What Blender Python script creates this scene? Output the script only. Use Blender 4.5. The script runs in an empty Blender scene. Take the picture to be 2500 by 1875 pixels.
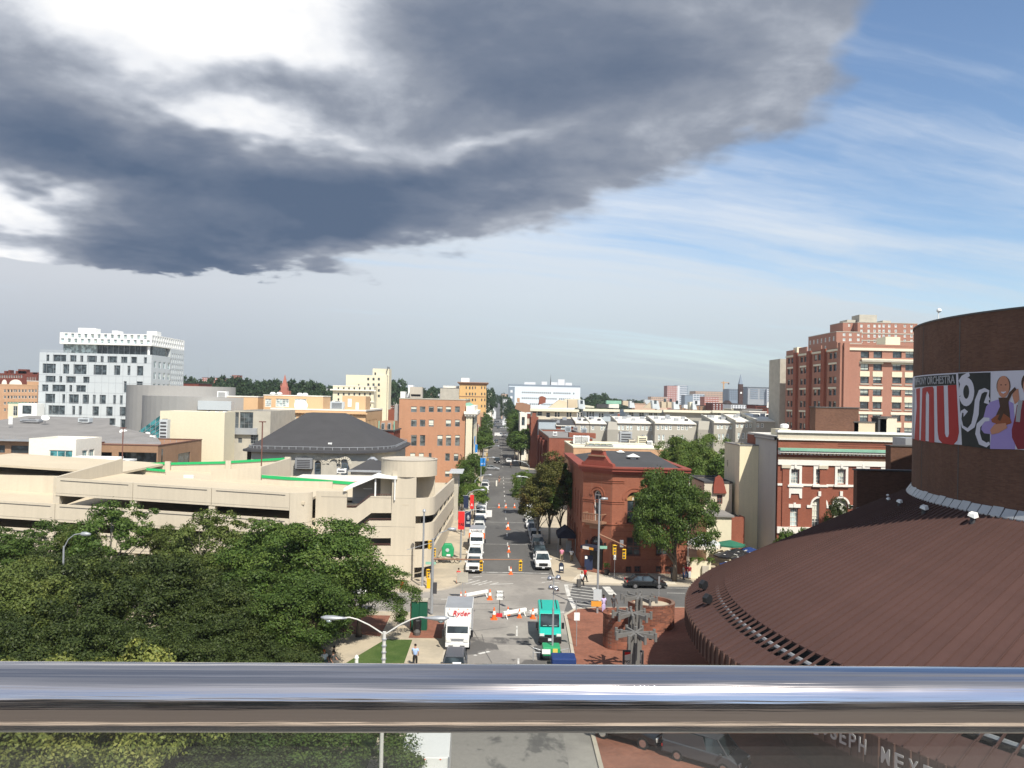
import bpy,math,random
import numpy as np
from math import sin,cos,radians,pi,atan2,hypot,sqrt
from mathutils import Vector,Matrix
random.seed(7)
SC=bpy.context.scene
COL=SC.collection
FOC=2060.0; CZ=22.0
YAW,PITCH,ROLL=0.0161169,0.0171160,radians(1.3)
def _axes():
 f=Vector((sin(YAW)*cos(PITCH),cos(YAW)*cos(PITCH),sin(PITCH)))
 r=Vector((cos(YAW),-sin(YAW),0))
 u=Vector((-sin(YAW)*sin(PITCH),-cos(YAW)*sin(PITCH),cos(PITCH)))
 c,s=cos(ROLL),sin(ROLL)
 return c*r+s*u,-s*r+c*u,f
CR,CU,CF=_axes()
cam=bpy.data.cameras.new('camera'); cam.sensor_width=36; cam.lens=36*FOC/2500
cam.clip_start=0.05; cam.clip_end=20000
cob=bpy.data.objects.new('camera',cam); COL.objects.link(cob)
cob.matrix_world=Matrix(((CR.x,CU.x,-CF.x,0),(CR.y,CU.y,-CF.y,0),(CR.z,CU.z,-CF.z,CZ),(0,0,0,1)))
SC.camera=cob
SC.render.resolution_x=1024; SC.render.resolution_y=768
SC.view_settings.view_transform='Standard'; SC.view_settings.look='None'
SC.view_settings.gamma=1; SC.view_settings.exposure=0.35; SC.view_settings.use_curve_mapping=False
SC.cycles.max_bounces=6; SC.cycles.diffuse_bounces=2; SC.cycles.glossy_bounces=3
SC.cycles.transparent_max_bounces=8; SC.cycles.transmission_bounces=4
def _ray(px,py):
 return CR*((px-1250)/FOC)+CU*(-(py-937.5)/FOC)+CF
def P(px,py,Y):
 d=_ray(px,py); t=Y/d.y; return Vector((d.x*t,Y,CZ+d.z*t))
def G(px,py,z=0.0):
 d=_ray(px,py); t=(z-CZ)/d.z; return Vector((d.x*t,d.y*t,z))
def PX(px,Y,py=1050):return P(px,py,Y).x
def PZ(py,Y,px=1216):return P(px,py,Y).z
SUN_EL,SUN_AZ=radians(50),radians(24)
SV=Vector((sin(SUN_AZ)*cos(SUN_EL),-cos(SUN_AZ)*cos(SUN_EL),sin(SUN_EL)))
sun=bpy.data.lights.new('sun','SUN'); sun.energy=4.6; sun.angle=radians(0.55); sun.color=(1.0,0.94,0.84)
so=bpy.data.objects.new('sun',sun); COL.objects.link(so)
so.rotation_euler=SV.to_track_quat('Z','Y').to_euler()
so.location=(0,0,120)
class NT:
 def __init__(s,tree):s.t=tree; s.n=tree.nodes; s.l=tree.links
 def node(s,typ,**kw):
  n=s.n.new(typ)
  for k,v in kw.items():setattr(n,k,v)
  return n
 def put(s,sock,v):
  if isinstance(v,bpy.types.NodeSocket):s.l.new(v,sock)
  elif v is not None:sock.default_value=v
 def m(s,op,a,b=None,c=None,clamp=False):
  n=s.node('ShaderNodeMath',operation=op,use_clamp=clamp)
  s.put(n.inputs[0],a)
  if b is not None:s.put(n.inputs[1],b)
  if c is not None:s.put(n.inputs[2],c)
  return n.outputs[0]
 def vm(s,op,a,b=None):
  n=s.node('ShaderNodeVectorMath',operation=op)
  s.put(n.inputs[0],a)
  if b is not None:s.put(n.inputs[1],b)
  return n.outputs[0]
 def xyz(s,x,y,z):
  n=s.node('ShaderNodeCombineXYZ')
  for i,v in enumerate((x,y,z)):s.put(n.inputs[i],v)
  return n.outputs[0]
 def noise(s,vec,scale,detail=4,rough=0.55,dist=0.0,out='Fac',dim='3D'):
  n=s.node('ShaderNodeTexNoise'); n.noise_dimensions=dim
  s.put(n.inputs['Vector'],vec); s.put(n.inputs['Scale'],scale)
  n.inputs['Detail'].default_value=detail; n.inputs['Roughness'].default_value=rough
  n.inputs['Distortion'].default_value=dist
  return n.outputs[0]if out=='Fac' else n.outputs['Color']
 def step(s,v,a,b,lo=0.0,hi=1.0,smooth=True):
  n=s.node('ShaderNodeMapRange',interpolation_type='SMOOTHSTEP' if smooth else 'LINEAR')
  s.put(n.inputs[0],v); n.inputs[1].default_value=a; n.inputs[2].default_value=b
  n.inputs[3].default_value=lo; n.inputs[4].default_value=hi
  return n.outputs[0]
 def mix(s,f,a,b,mode='MIX'):
  n=s.node('ShaderNodeMix',data_type='RGBA',blend_type=mode)
  s.put(n.inputs['Factor'],f)
  for i,v in((6,a),(7,b)):
   if isinstance(v,tuple):v=tuple(v)+(1,)if len(v)==3 else v
   s.put(n.inputs[i],v)
  return n.outputs[2]
 def ramp(s,f,stops,interp='LINEAR'):
  n=s.node('ShaderNodeValToRGB'); cr=n.color_ramp; cr.interpolation=interp
  while len(cr.elements)>1:cr.elements.remove(cr.elements[-1])
  cr.elements[0].position=stops[0][0]; cr.elements[0].color=tuple(stops[0][1])+(1,)
  for p,c in stops[1:]:
   e=cr.elements.new(p); e.color=tuple(c)+(1,)
  s.put(n.inputs[0],f); return n.outputs[0]
def make_world():
 w=bpy.data.worlds.new('World'); SC.world=w; w.use_nodes=True
 t=NT(w.node_tree); t.n.clear()
 out=t.node('ShaderNodeOutputWorld')
 tc=t.node('ShaderNodeTexCoord'); sep=t.node('ShaderNodeSeparateXYZ')
 t.l.new(tc.outputs['Generated'],sep.inputs[0])
 X,Y,Z=sep.outputs
 az=t.m('ARCTAN2',X,Y); el=t.m('ARCSINE',Z)
 zz=t.m('ADD',t.m('MAXIMUM',Z,0.0),0.20)
 cp=t.xyz(t.m('DIVIDE',X,zz),t.m('DIVIDE',Y,zz),0.0)
 sky=t.node('ShaderNodeTexSky',sky_type='NISHITA'); sky.sun_disc=False
 sky.sun_elevation=SUN_EL; sky.sun_rotation=radians(180)-SUN_AZ
 sky.air_density=1.0; sky.dust_density=0.4; sky.ozone_density=3.0
 w1=t.noise(cp,0.9,5,0.6,out='Color')
 warp=t.vm('SCALE',t.vm('SUBTRACT',w1,(0.5,0.5,0.5)),None); warp.node.inputs['Scale'].default_value=0.26
 ang=t.vm('ADD',t.xyz(az,el,0.0),warp)
 s2=t.node('ShaderNodeSeparateXYZ'); t.l.new(ang,s2.inputs[0]); wa,we=s2.outputs[0],s2.outputs[1]
 def pa(px,py):
  d=_ray(px,py); return atan2(d.x,d.y),math.asin(d.z/d.length)
 def blob(px,py,rx,ry,wt,rot=0.0):
  a,e=pa(px,py)
  dx=t.m('SUBTRACT',wa,a); dy=t.m('SUBTRACT',we,e)
  c,s_=cos(rot),sin(rot)
  u=t.m('DIVIDE',t.m('ADD',t.m('MULTIPLY',dx,c),t.m('MULTIPLY',dy,s_)),rx/FOC)
  v=t.m('DIVIDE',t.m('SUBTRACT',t.m('MULTIPLY',dy,c),t.m('MULTIPLY',dx,s_)),ry/FOC)
  d2=t.m('ADD',t.m('MULTIPLY',u,u),t.m('MULTIPLY',v,v))
  return t.m('MULTIPLY',t.m('EXPONENT',t.m('MULTIPLY',d2,-1.0)),wt)
 def total(bl):
  acc=None
  for b in bl:
   v=blob(*b); acc=v if acc is None else t.m('ADD',acc,v)
  return acc
 n1=t.noise(cp,1.7,9,0.55,0.35)
 n2=t.noise(cp,4.5,8,0.62,0.2)
 cov=total([(-500,140,1250,350,1.3),(600,80,800,400,1.2),(1150,90,520,300,1.15,0.15),(420,510,640,150,.95,0.06),(950,480,260,130,.5,0.3),(1540,160,360,180,.95,0.15),(700,-650,1500,560,1.3),(1930,90,210,120,.6,0.3)])
 cov=t.m('ADD',cov,t.m('MULTIPLY',t.m('SUBTRACT',n1,0.5),0.8))
 cov=t.m('ADD',cov,t.m('MULTIPLY',t.m('SUBTRACT',n2,0.5),0.34))
 back=t.m('MULTIPLY',t.step(Y,0.35,-0.3),0.35)
 cov=t.m('ADD',cov,t.m('ADD',back,t.m('MULTIPLY',t.step(Y,0.3,-0.3),t.m('MULTIPLY',t.m('SUBTRACT',n1,0.45),2.0))))
 cov=t.m('ADD',cov,t.step(el,0.55,1.0,0.0,0.8))  # overhead cloud out of view, added to grey the rail's reflection
 cov=t.m('SUBTRACT',cov,t.step(t.m('ADD',el,t.m('MULTIPLY',t.m('SUBTRACT',n1,0.5),0.10)),0.145,0.105,0.0,1.3))
 alpha=t.step(cov,0.62,0.92)
 dk=total([(450,460,430,105,.42,0.10),(60,300,300,80,.22),(900,500,330,110,.40,0.22),(560,610,480,60,.40,0.04),(1300,150,430,170,.22),(1000,60,200,130,.12),(1650,130,250,150,.18),(1350,420,250,60,.2,0.1),(620,195,170,42,.34,.1),(1000,-500,1500,420,.2),(-900,300,700,300,.2),(560,50,320,130,-.78),(180,40,240,110,-.30),(60,445,200,48,-.75),(40,600,190,65,-.75),(830,320,300,34,-.22,-0.08),(1220,345,230,28,-.28,0.2),(500,285,170,28,-.34)])
 dk=t.m('ADD',dk,t.m('MULTIPLY',t.m('SUBTRACT',n1,0.5),1.15))
 dk=t.m('ADD',dk,t.m('MULTIPLY',t.m('SUBTRACT',n2,0.5),0.50))
 dk=t.m('ADD',dk,t.step(el,0.75,1.25,0.0,0.22))  # overhead cloud darkened out of view for a darker band in the rail
 dk=t.m('ADD',dk,0.40,clamp=True)
 cc=t.ramp(dk,[(0.0,(1.0,1.0,1.0)),(0.14,(.86,.88,.92)),(0.32,(.50,.535,.605)),(0.5,(.295,.33,.40)),(0.7,(.185,.225,.305)),(1.0,(.105,.15,.235))])
 rot=t.node('ShaderNodeVectorRotate',rotation_type='Z_AXIS'); t.l.new(cp,rot.inputs['Vector']); rot.inputs['Angle'].default_value=radians(-12)
 st=t.vm('ADD',t.vm('MULTIPLY',rot.outputs[0],(0.26,1.7,1.0)),t.vm('MULTIPLY',w1,(0.3,.3,.3)))
 ci=t.noise(st,1.5,10,0.62,0.25)
 ci2=t.noise(st,0.55,4,0.5,0.0)
 veil=t.m('ADD',t.step(el,0.04,0.36,0.88,-.10,False),t.step(az,0.50,-0.3,0.0,0.50,False))
 veil=t.m('ADD',veil,t.m('MULTIPLY',t.m('SUBTRACT',t.m('ADD',t.m('MULTIPLY',ci,.65),t.m('MULTIPLY',ci2,.45)),0.555),4.2))
 veil=t.step(veil,0.0,1.0,0.0,0.94)
 vcol=t.ramp(el,[(0.0,(.49,.57,.61)),(0.05,(.56,.64,.69)),(0.12,(.67,.74,.80)),(0.22,(.76,.82,.90)),(0.5,(.82,.87,.95))])
 left=t.step(az,0.12,-0.5,0.0,0.85)
 vcol=t.mix(left,vcol,t.ramp(el,[(0.0,(.44,.50,.55)),(0.05,(.46,.49,.56)),(0.12,(.63,.64,.68)),(.3,(.66,.68,.72))]))
 bg=t.node('ShaderNodeBackground'); t.l.new(sky.outputs[0],bg.inputs[0]); bg.inputs[1].default_value=0.115
 bv=t.node('ShaderNodeBackground'); t.l.new(vcol,bv.inputs[0]); bv.inputs[1].default_value=0.80
 bc=t.node('ShaderNodeBackground'); t.l.new(cc,bc.inputs[0]); bc.inputs[1].default_value=0.80
 ma=t.node('ShaderNodeMixShader'); t.put(ma.inputs[0],veil); t.l.new(bg.outputs[0],ma.inputs[1]); t.l.new(bv.outputs[0],ma.inputs[2])
 mb=t.node('ShaderNodeMixShader'); t.put(mb.inputs[0],alpha); t.l.new(ma.outputs[0],mb.inputs[1]); t.l.new(bc.outputs[0],mb.inputs[2])
 t.l.new(mb.outputs[0],out.inputs[0])
make_world()
MATS={}
def M(name,col=None,rough=0.75,var=0.12,scale=1.2,metal=0.0,fine=0.06,streak=0.0,spec=0.3,bump=0.0,rnd=0.0):
 """plain painted / cast surface with grain, blotches and optional rain streaks"""
 if name in MATS:return MATS[name]
 m=bpy.data.materials.new(name); m.use_nodes=True; MATS[name]=m
 t=NT(m.node_tree); b=m.node_tree.nodes['Principled BSDF']
 tc=t.node('ShaderNodeTexCoord'); o=tc.outputs['Object']
 a=t.noise(o,scale*0.35,5,0.6); f=t.noise(o,scale*7,3,0.7)
 v=t.m('ADD',t.m('MULTIPLY',t.m('SUBTRACT',a,0.5),var*4),1.0)
 v=t.m('ADD',v,t.m('MULTIPLY',t.m('SUBTRACT',f,0.5),fine*4))
 if streak:
  s=t.noise(t.vm('MULTIPLY',o,(1.3,1.3,0.07)),1.4,6,0.65)
  v=t.m('ADD',v,t.m('MULTIPLY',t.m('SUBTRACT',s,0.5),streak*4))
 if rnd:
  oi=t.node('ShaderNodeObjectInfo')
  v=t.m('ADD',v,t.m('MULTIPLY',t.m('SUBTRACT',oi.outputs['Random'],0.5),rnd*2))
 v=t.m('MAXIMUM',v,0.1)
 c=t.vm('SCALE',tuple(col),None); t.l.new(v,c.node.inputs['Scale'])
 t.l.new(c,b.inputs['Base Color'])
 b.inputs['Roughness'].default_value=rough; b.inputs['Metallic'].default_value=metal
 b.inputs['Specular IOR Level'].default_value=spec
 if bump:
  bn=t.node('ShaderNodeBump'); bn.inputs['Strength'].default_value=bump; bn.inputs['Distance'].default_value=0.02
  t.l.new(f,bn.inputs['Height']); t.l.new(bn.outputs[0],b.inputs['Normal'])
 return m
def BR(name,c1,c2,mortar,bw=0.22,bh=0.075,var=0.12,rough=0.85,flat=False,streak=0.06):
 """brickwork: courses of real size, blotchy"""
 if name in MATS:return MATS[name]
 m=bpy.data.materials.new(name); m.use_nodes=True; MATS[name]=m
 t=NT(m.node_tree); b=m.node_tree.nodes['Principled BSDF']
 tc=t.node('ShaderNodeTexCoord'); o=tc.outputs['Object']
 sp=t.node('ShaderNodeSeparateXYZ'); t.l.new(o,sp.inputs[0])
 if flat:vec=o
 else:vec=t.xyz(t.m('ADD',sp.outputs[0],sp.outputs[1]),sp.outputs[2],0.0)
 bt=t.node('ShaderNodeTexBrick'); t.l.new(vec,bt.inputs[0])
 bt.inputs['Color1'].default_value=tuple(c1)+(1,); bt.inputs['Color2'].default_value=tuple(c2)+(1,)
 bt.inputs['Mortar'].default_value=tuple(mortar)+(1,); bt.inputs['Scale'].default_value=1
 bt.inputs['Mortar Size'].default_value=0.008; bt.inputs['Bias'].default_value=0.0
 bt.inputs['Brick Width'].default_value=bw; bt.inputs['Row Height'].default_value=bh
 a=t.noise(o,0.4,5,0.65); s=t.noise(t.vm('MULTIPLY',o,(1.1,1.1,0.1)),1.2,5,0.6)
 f=t.noise(o,3.0,3,0.7)
 v=t.m('ADD',t.m('MULTIPLY',t.m('SUBTRACT',a,0.5),var*4),1.0)
 v=t.m('ADD',v,t.m('MULTIPLY',t.m('SUBTRACT',s,0.5),streak*4))
 v=t.m('ADD',v,t.m('MULTIPLY',t.m('SUBTRACT',f,0.5),0.25))
 c=t.vm('SCALE',bt.outputs['Color'],None); t.l.new(v,c.node.inputs['Scale'])
 t.l.new(c,b.inputs['Base Color']); b.inputs['Roughness'].default_value=rough
 b.inputs['Specular IOR Level'].default_value=0.2
 return m
def GL(name,col=(.03,.04,.045),rough=0.08,blind=0.0,blindcol=(.55,.6,.52),spec=0.8):
 """window glass; a share of panes has a pale blind behind"""
 if name in MATS:return MATS[name]
 m=bpy.data.materials.new(name); m.use_nodes=True; MATS[name]=m
 t=NT(m.node_tree); b=m.node_tree.nodes['Principled BSDF']
 oi=t.node('ShaderNodeObjectInfo'); r=oi.outputs['Random']
 tc=t.node('ShaderNodeTexCoord')
 n=t.noise(t.vm('ADD',tc.outputs['Object'],t.xyz(t.m('MULTIPLY',r,50.0),0.0,0.0)),0.8,2,0.5)
 base=t.mix(t.step(n,0.42,0.62),tuple(col),tuple(min(1,x*2.6+.01)for x in col))
 if blind:
  sp=t.node('ShaderNodeSeparateXYZ'); t.l.new(tc.outputs['Generated'],sp.inputs[0])
  r2=t.m('FRACT',t.m('MULTIPLY',r,7.31))
  drop=t.m('SUBTRACT',1.0,t.m('MULTIPLY',r2,0.85))
  on=t.m('MULTIPLY',t.m('LESS_THAN',r,blind),t.m('GREATER_THAN',sp.outputs[2],drop))
  base=t.mix(on,base,tuple(blindcol))
 t.put(b.inputs['Base Color'],base)
 b.inputs['Roughness'].default_value=rough; b.inputs['Specular IOR Level'].default_value=spec
 return m
def TWO(name,ca,cb,scale=1.0,lo=.45,hi=.6,rough=.8,detail=6,fine=.08,stretch=(1,1,1),bump=0.0):
 """two colours in patches"""
 if name in MATS:return MATS[name]
 m=bpy.data.materials.new(name); m.use_nodes=True; MATS[name]=m
 t=NT(m.node_tree); b=m.node_tree.nodes['Principled BSDF']
 tc=t.node('ShaderNodeTexCoord'); o=t.vm('MULTIPLY',tc.outputs['Object'],stretch)
 a=t.noise(o,scale,detail,0.62,0.3); f=t.noise(tc.outputs['Object'],scale*14,3,0.7)
 c=t.mix(t.step(a,lo,hi),tuple(ca),tuple(cb))
 v=t.m('ADD',t.m('MULTIPLY',t.m('SUBTRACT',f,0.5),fine*4),1.0)
 c2=t.vm('SCALE',c,None); t.l.new(v,c2.node.inputs['Scale'])
 t.l.new(c2,b.inputs['Base Color']); b.inputs['Roughness'].default_value=rough
 b.inputs['Specular IOR Level'].default_value=0.25
 if bump:
  bn=t.node('ShaderNodeBump'); bn.inputs['Strength'].default_value=bump; bn.inputs['Distance'].default_value=0.02
  t.l.new(f,bn.inputs['Height']); t.l.new(bn.outputs[0],b.inputs['Normal'])
 return m
def LEAF(name,c1,c2,c3=None,amt=.3):
 if name in MATS:return MATS[name]
 m=bpy.data.materials.new(name); m.use_nodes=True; MATS[name]=m
 t=NT(m.node_tree); b=m.node_tree.nodes['Principled BSDF']
 ge=t.node('ShaderNodeNewGeometry'); r=ge.outputs['Random Per Island']
 tc=t.node('ShaderNodeTexCoord'); n=t.noise(tc.outputs['Object'],0.35,3,0.5)
 oi=t.node('ShaderNodeObjectInfo')
 c=t.mix(r,tuple(c1),tuple(c2))
 if c3:c=t.mix(t.m('MULTIPLY',t.step(t.m('ADD',n,t.m('MULTIPLY',t.m('SUBTRACT',r,.5),.2)),0.52,0.66),amt),c,tuple(c3))
 v=t.m('ADD',0.85,t.m('MULTIPLY',oi.outputs['Random'],0.3))
 c4=t.vm('SCALE',c,None); t.l.new(v,c4.node.inputs['Scale'])
 t.l.new(c4,b.inputs['Base Color']); b.inputs['Roughness'].default_value=0.55
 b.inputs['Specular IOR Level'].default_value=0.25
 tr=t.node('ShaderNodeBsdfTranslucent'); t.l.new(c4,tr.inputs[0])
 mx=t.node('ShaderNodeMixShader'); mx.inputs[0].default_value=0.15
 out=m.node_tree.nodes['Material Output']
 t.l.new(b.outputs[0],mx.inputs[1]); t.l.new(tr.outputs[0],mx.inputs[2]); t.l.new(mx.outputs[0],out.inputs[0])
 return m
def FLAT(name,col,rough=.6,metal=0.0,spec=.3):return M(name,col,rough,0.03,1.0,metal,0.02,0,spec)
class MB:
 def __init__(s):s.v=[]; s.f=[]; s.i=[]; s.k=0
 def add(s,vs,fs):
  n=len(s.v); s.v+=[tuple(v)for v in vs]; s.f+=[tuple(a+n for a in f)for f in fs]; s.i+=[s.k]*len(fs); return s
 def slot(s,k):s.k=k; return s
 def face(s,pts):return s.add(pts,[tuple(range(len(pts)))])
 def box(s,x0,x1,y0,y1,z0,z1):
  if x0>x1:x0,x1=x1,x0
  if y0>y1:y0,y1=y1,y0
  if z0>z1:z0,z1=z1,z0
  return s.add([(x0,y0,z0),(x1,y0,z0),(x1,y1,z0),(x0,y1,z0),(x0,y0,z1),(x1,y0,z1),(x1,y1,z1),(x0,y1,z1)],[(0,3,2,1),(4,5,6,7),(0,1,5,4),(1,2,6,5),(2,3,7,6),(3,0,4,7)])
 def prism(s,pts,a,b,ax='z'):
  """polygon extruded: ax z: pts (x,y); ax y: pts (x,z); ax x: pts (y,z)"""
  def mk(p,h):return(p[0],p[1],h)if ax=='z' else(p[0],h,p[1])if ax=='y' else(h,p[0],p[1])
  n=len(pts); ar=sum(pts[i][0]*pts[(i+1)%n][1]-pts[(i+1)%n][0]*pts[i][1]for i in range(n))
  if(ar<0)!=(ax=='y'):pts=pts[::-1]
  if a>b:a,b=b,a
  vs=[mk(p,a)for p in pts]+[mk(p,b)for p in pts]
  fs=[tuple(range(n))[::-1],tuple(range(n,2*n))]+[(i,(i+1)%n,n+(i+1)%n,n+i)for i in range(n)]
  return s.add(vs,fs)
 def ring(s,rings,cap=True):
  n=len(rings[0]); vs=[p for r in rings for p in r]; fs=[]
  for k in range(len(rings)-1):
   for i in range(n):fs.append((k*n+i,k*n+(i+1)%n,(k+1)*n+(i+1)%n,(k+1)*n+i))
  if cap:fs.append(tuple(range(n))[::-1]); fs.append(tuple(range((len(rings)-1)*n,len(rings)*n)))
  return s.add(vs,fs)
 def lathe(s,c,prof,n=16,cap=True):
  return s.ring([[(c[0]+r*cos(2*pi*i/n),c[1]+r*sin(2*pi*i/n),c[2]+z)for i in range(n)]for r,z in prof],cap)
 def cyl(s,c,r,h,n=12,r2=None):return s.lathe(c,[(r,0),(r if r2 is None else r2,h)],n)
 def tube(s,pts,r,n=6):
  pts=[Vector(p)for p in pts]; rs=r if isinstance(r,(list,tuple))else[r]*len(pts); rings=[]
  ref=Vector((0,0,1))
  for i,p in enumerate(pts):
   d=(pts[min(i+1,len(pts)-1)]-pts[max(i-1,0)]).normalized()
   rf=ref if abs(d.dot(ref))<0.95 else Vector((0,1,0))
   a=d.cross(rf).normalized(); b=d.cross(a).normalized()
   rings.append([p+(a*cos(2*pi*k/n)-b*sin(2*pi*k/n))*rs[i]for k in range(n)])
  return s.ring(rings)
 def hdisc(s,c,r,ax,t,n=14):
  """disc lying on its side, axis ax ('x' or 'y')"""
  pts=[(c[1]+r*cos(2*pi*i/n),c[2]+r*sin(2*pi*i/n))for i in range(n)]if ax=='x' else[(c[0]+r*cos(2*pi*i/n),c[2]+r*sin(2*pi*i/n))for i in range(n)]
  h=c[0]if ax=='x' else c[1]
  return s.prism(pts,h-t/2,h+t/2,ax)
 def mesh(s,name,mats,smooth=False):
  me=bpy.data.meshes.new(name); me.from_pydata(s.v,[],s.f)
  for m in(mats if isinstance(mats,(list,tuple))else[mats]):me.materials.append(m)
  if s.k or any(s.i):me.polygons.foreach_set('material_index',s.i)
  if smooth:me.polygons.foreach_set('use_smooth',[True]*len(me.polygons))
  me.update(); return me
 def build(s,name,mats,parent=None,smooth=False,loc=None,rz=0.0,bevel=0.0,auto=0):
  o=bpy.data.objects.new(name,s.mesh(name,mats,smooth)); COL.objects.link(o)
  if parent:o.parent=parent
  if loc is not None:o.location=loc
  if rz:o.rotation_euler.z=rz
  if bevel:
   b=o.modifiers.new('bevel','BEVEL'); b.width=bevel; b.segments=2; b.limit_method='ANGLE'; b.angle_limit=radians(35)
  return o
def tag(o,label=None,cat=None,group=None,kind=None):
 if label:o['label']=label
 if cat:o['category']=cat
 if group:o['group']=group
 if kind:o['kind']=kind
 return o
def thing(name,label,cat,loc=(0,0,0),rz=0.0,group=None):
 o=bpy.data.objects.new(name,None); COL.objects.link(o); o.location=loc; o.rotation_euler.z=rz
 o.empty_display_size=0.5
 return tag(o,label,cat,group)
def part(name,me,parent,loc=(0,0,0),rz=0.0):
 o=bpy.data.objects.new(name,me); COL.objects.link(o); o.parent=parent; o.location=loc
 if rz:o.rotation_euler.z=rz
 return o
def dup(root,loc=None,rz=None,label=None,scale=None,group=None):
 kids={}
 def rec(o,par):
  c=o.copy(); COL.objects.link(c)
  if par:c.parent=par
  for ch in KIDS.get(o.name,[]):rec(ch,c)
  return c
 KIDS={}
 stack=[root]
 while stack:
  q=stack.pop(); ks=list(q.children)
  KIDS[q.name]=ks; stack+=ks
 r=rec(root,None)
 if loc is not None:r.location=loc
 if rz is not None:r.rotation_euler.z=rz
 if scale:r.scale=(scale,)*3 if not isinstance(scale,tuple)else scale
 if label:r['label']=label
 if group:r['group']=group
 return r
def struct(name,mb,mat,loc=None):
 o=mb.build(name,mat,loc=loc); o['kind']='structure'; return o
def text_mesh(txt,size,mat,depth=0.02,font_w=1.0,name='lettering',shear=0.0):
 cu=bpy.data.curves.new('t','FONT'); cu.body=txt; cu.size=size; cu.extrude=depth/2; cu.shear=shear; cu.resolution_u=2
 cu.align_x='CENTER'; cu.align_y='CENTER'; cu.offset=size*0.012
 ob=bpy.data.objects.new('t',cu); COL.objects.link(ob)
 me=bpy.data.meshes.new_from_object(ob.evaluated_get(bpy.context.evaluated_depsgraph_get()))
 bpy.data.objects.remove(ob)
 for v in me.vertices:v.co.x*=font_w
 me.materials.clear(); me.materials.append(mat); return me
def text(txt,size,mat,parent,loc,rot=(pi/2,0,0),font_w=1.0,depth=.02,name='lettering',shear=0.0):
 bpy.context.view_layer.update()
 o=bpy.data.objects.new(name,text_mesh(txt,size,mat,depth,font_w,name,shear)); COL.objects.link(o)
 if parent:o.parent=parent
 o.location=loc; o.rotation_euler=rot; return o
def wall(mb,o,ux,W,H,holes=(),t=0.25):
 """o lower-left corner seen from outside, ux unit direction to the right; holes (u,v,w,h[,arch])"""
 o=Vector(o); ux=Vector((ux[0],ux[1],0)); n=Vector((ux.y,-ux.x,0))
 def pt(u,v,d=0.0):q=o+ux*u-n*d; return(q.x,q.y,q.z+v)
 hs=[(max(0,h[0]),max(0,h[1]),min(W,h[0]+h[2]),min(H,h[1]+h[3]),len(h)>4 and h[4])for h in holes]
 hs=[h for h in hs if h[2]-h[0]>.02 and h[3]-h[1]>.02]
 vs=sorted({0.0,H}|{round(h[1],4)for h in hs}|{round(h[3],4)for h in hs})
 for v0,v1 in zip(vs,vs[1:]):
  if v1-v0<1e-4:continue
  mid=(v0+v1)/2; cuts=sorted((h[0],h[2])for h in hs if h[1]<mid<h[3]); u=0.0
  for a,b in cuts:
   if a-u>1e-4:mb.face([pt(u,v0),pt(a,v0),pt(a,v1),pt(u,v1)])
   u=max(u,b)
  if W-u>1e-4:mb.face([pt(u,v0),pt(W,v0),pt(W,v1),pt(u,v1)])
 for a,b,c,d,arch in hs:
  top=d
  if arch:
   r=(c-a)/2; top=d-r; cx=(a+c)/2; N=10
   arc=[(cx+r*cos(pi-pi*i/N),top+r*sin(pi-pi*i/N))for i in range(N+1)]
   for i in range(N):
    p,q=arc[i],arc[i+1]; k=(a,d)if i<N/2 else(c,d)
    mb.face([pt(*k),pt(*p),pt(*q)])
    mb.face([pt(*p),pt(*p,t),pt(*q,t),pt(*q)])
  mb.face([pt(a,b),pt(a,b,t),pt(a,top,t),pt(a,top)])
  mb.face([pt(c,b),pt(c,top),pt(c,top,t),pt(c,b,t)])
  mb.face([pt(a,b),pt(c,b),pt(c,b,t),pt(a,b,t)])
  if not arch:mb.face([pt(a,d),pt(a,d,t),pt(c,d,t),pt(c,d)])
 return mb
WC={}
def win_meshes(w,h,style):
 key=(round(w,2),round(h,2),style)
 if key in WC:return WC[key]
 fm,gm,nx,nz,fw,arch=WSTY[style]
 r=w/2 if arch else 0
 f=MB(); fw=min(fw,w*.2)
 f.box(0,fw,-.03,.08,0,h-r); f.box(w-fw,w,-.03,.08,0,h-r)
 f.box(0,w,-.05,.09,0,fw)
 if not arch:f.box(fw,w-fw,-.03,.08,h-fw,h)
 else:
  N=10
  for i in range(N):
   a0,a1=pi-pi*i/N,pi-pi*(i+1)/N; ro,ri=r,r-fw
   f.prism([(r+ro*cos(a0),h-r+ro*sin(a0)),(r+ro*cos(a1),h-r+ro*sin(a1)),(r+ri*cos(a1),h-r+ri*sin(a1)),(r+ri*cos(a0),h-r+ri*sin(a0))],-.03,.08,'y')
  f.box(fw,w-fw,-.03,.06,h-r-fw/2,h-r+fw/2)
 mw=fw*.6
 for i in range(1,nx):f.box(w*i/nx-mw/2,w*i/nx+mw/2,-.01,.05,fw,h-fw-(0 if not arch else.05))
 for i in range(1,nz):f.box(fw,w-fw,-.012,.052,(h-r)*i/nz-mw/2,(h-r)*i/nz+mw/2)
 g=MB()
 if arch:
  g.prism([(fw/2,fw/2),(w-fw/2,fw/2)]+[(r+(r-fw/2)*cos(pi*i/10),h-r+(r-fw/2)*sin(pi*i/10))for i in range(11)],.035,.045,'y')
 else:g.box(fw/2,w-fw/2,.035,.045,fw/2,h-fw/2)
 WC[key]=(f.mesh('window',M_(fm)),g.mesh('pane',M_(gm))); return WC[key]
def M_(x):return MATS[x]if isinstance(x,str)else x
WSTY={}
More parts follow.
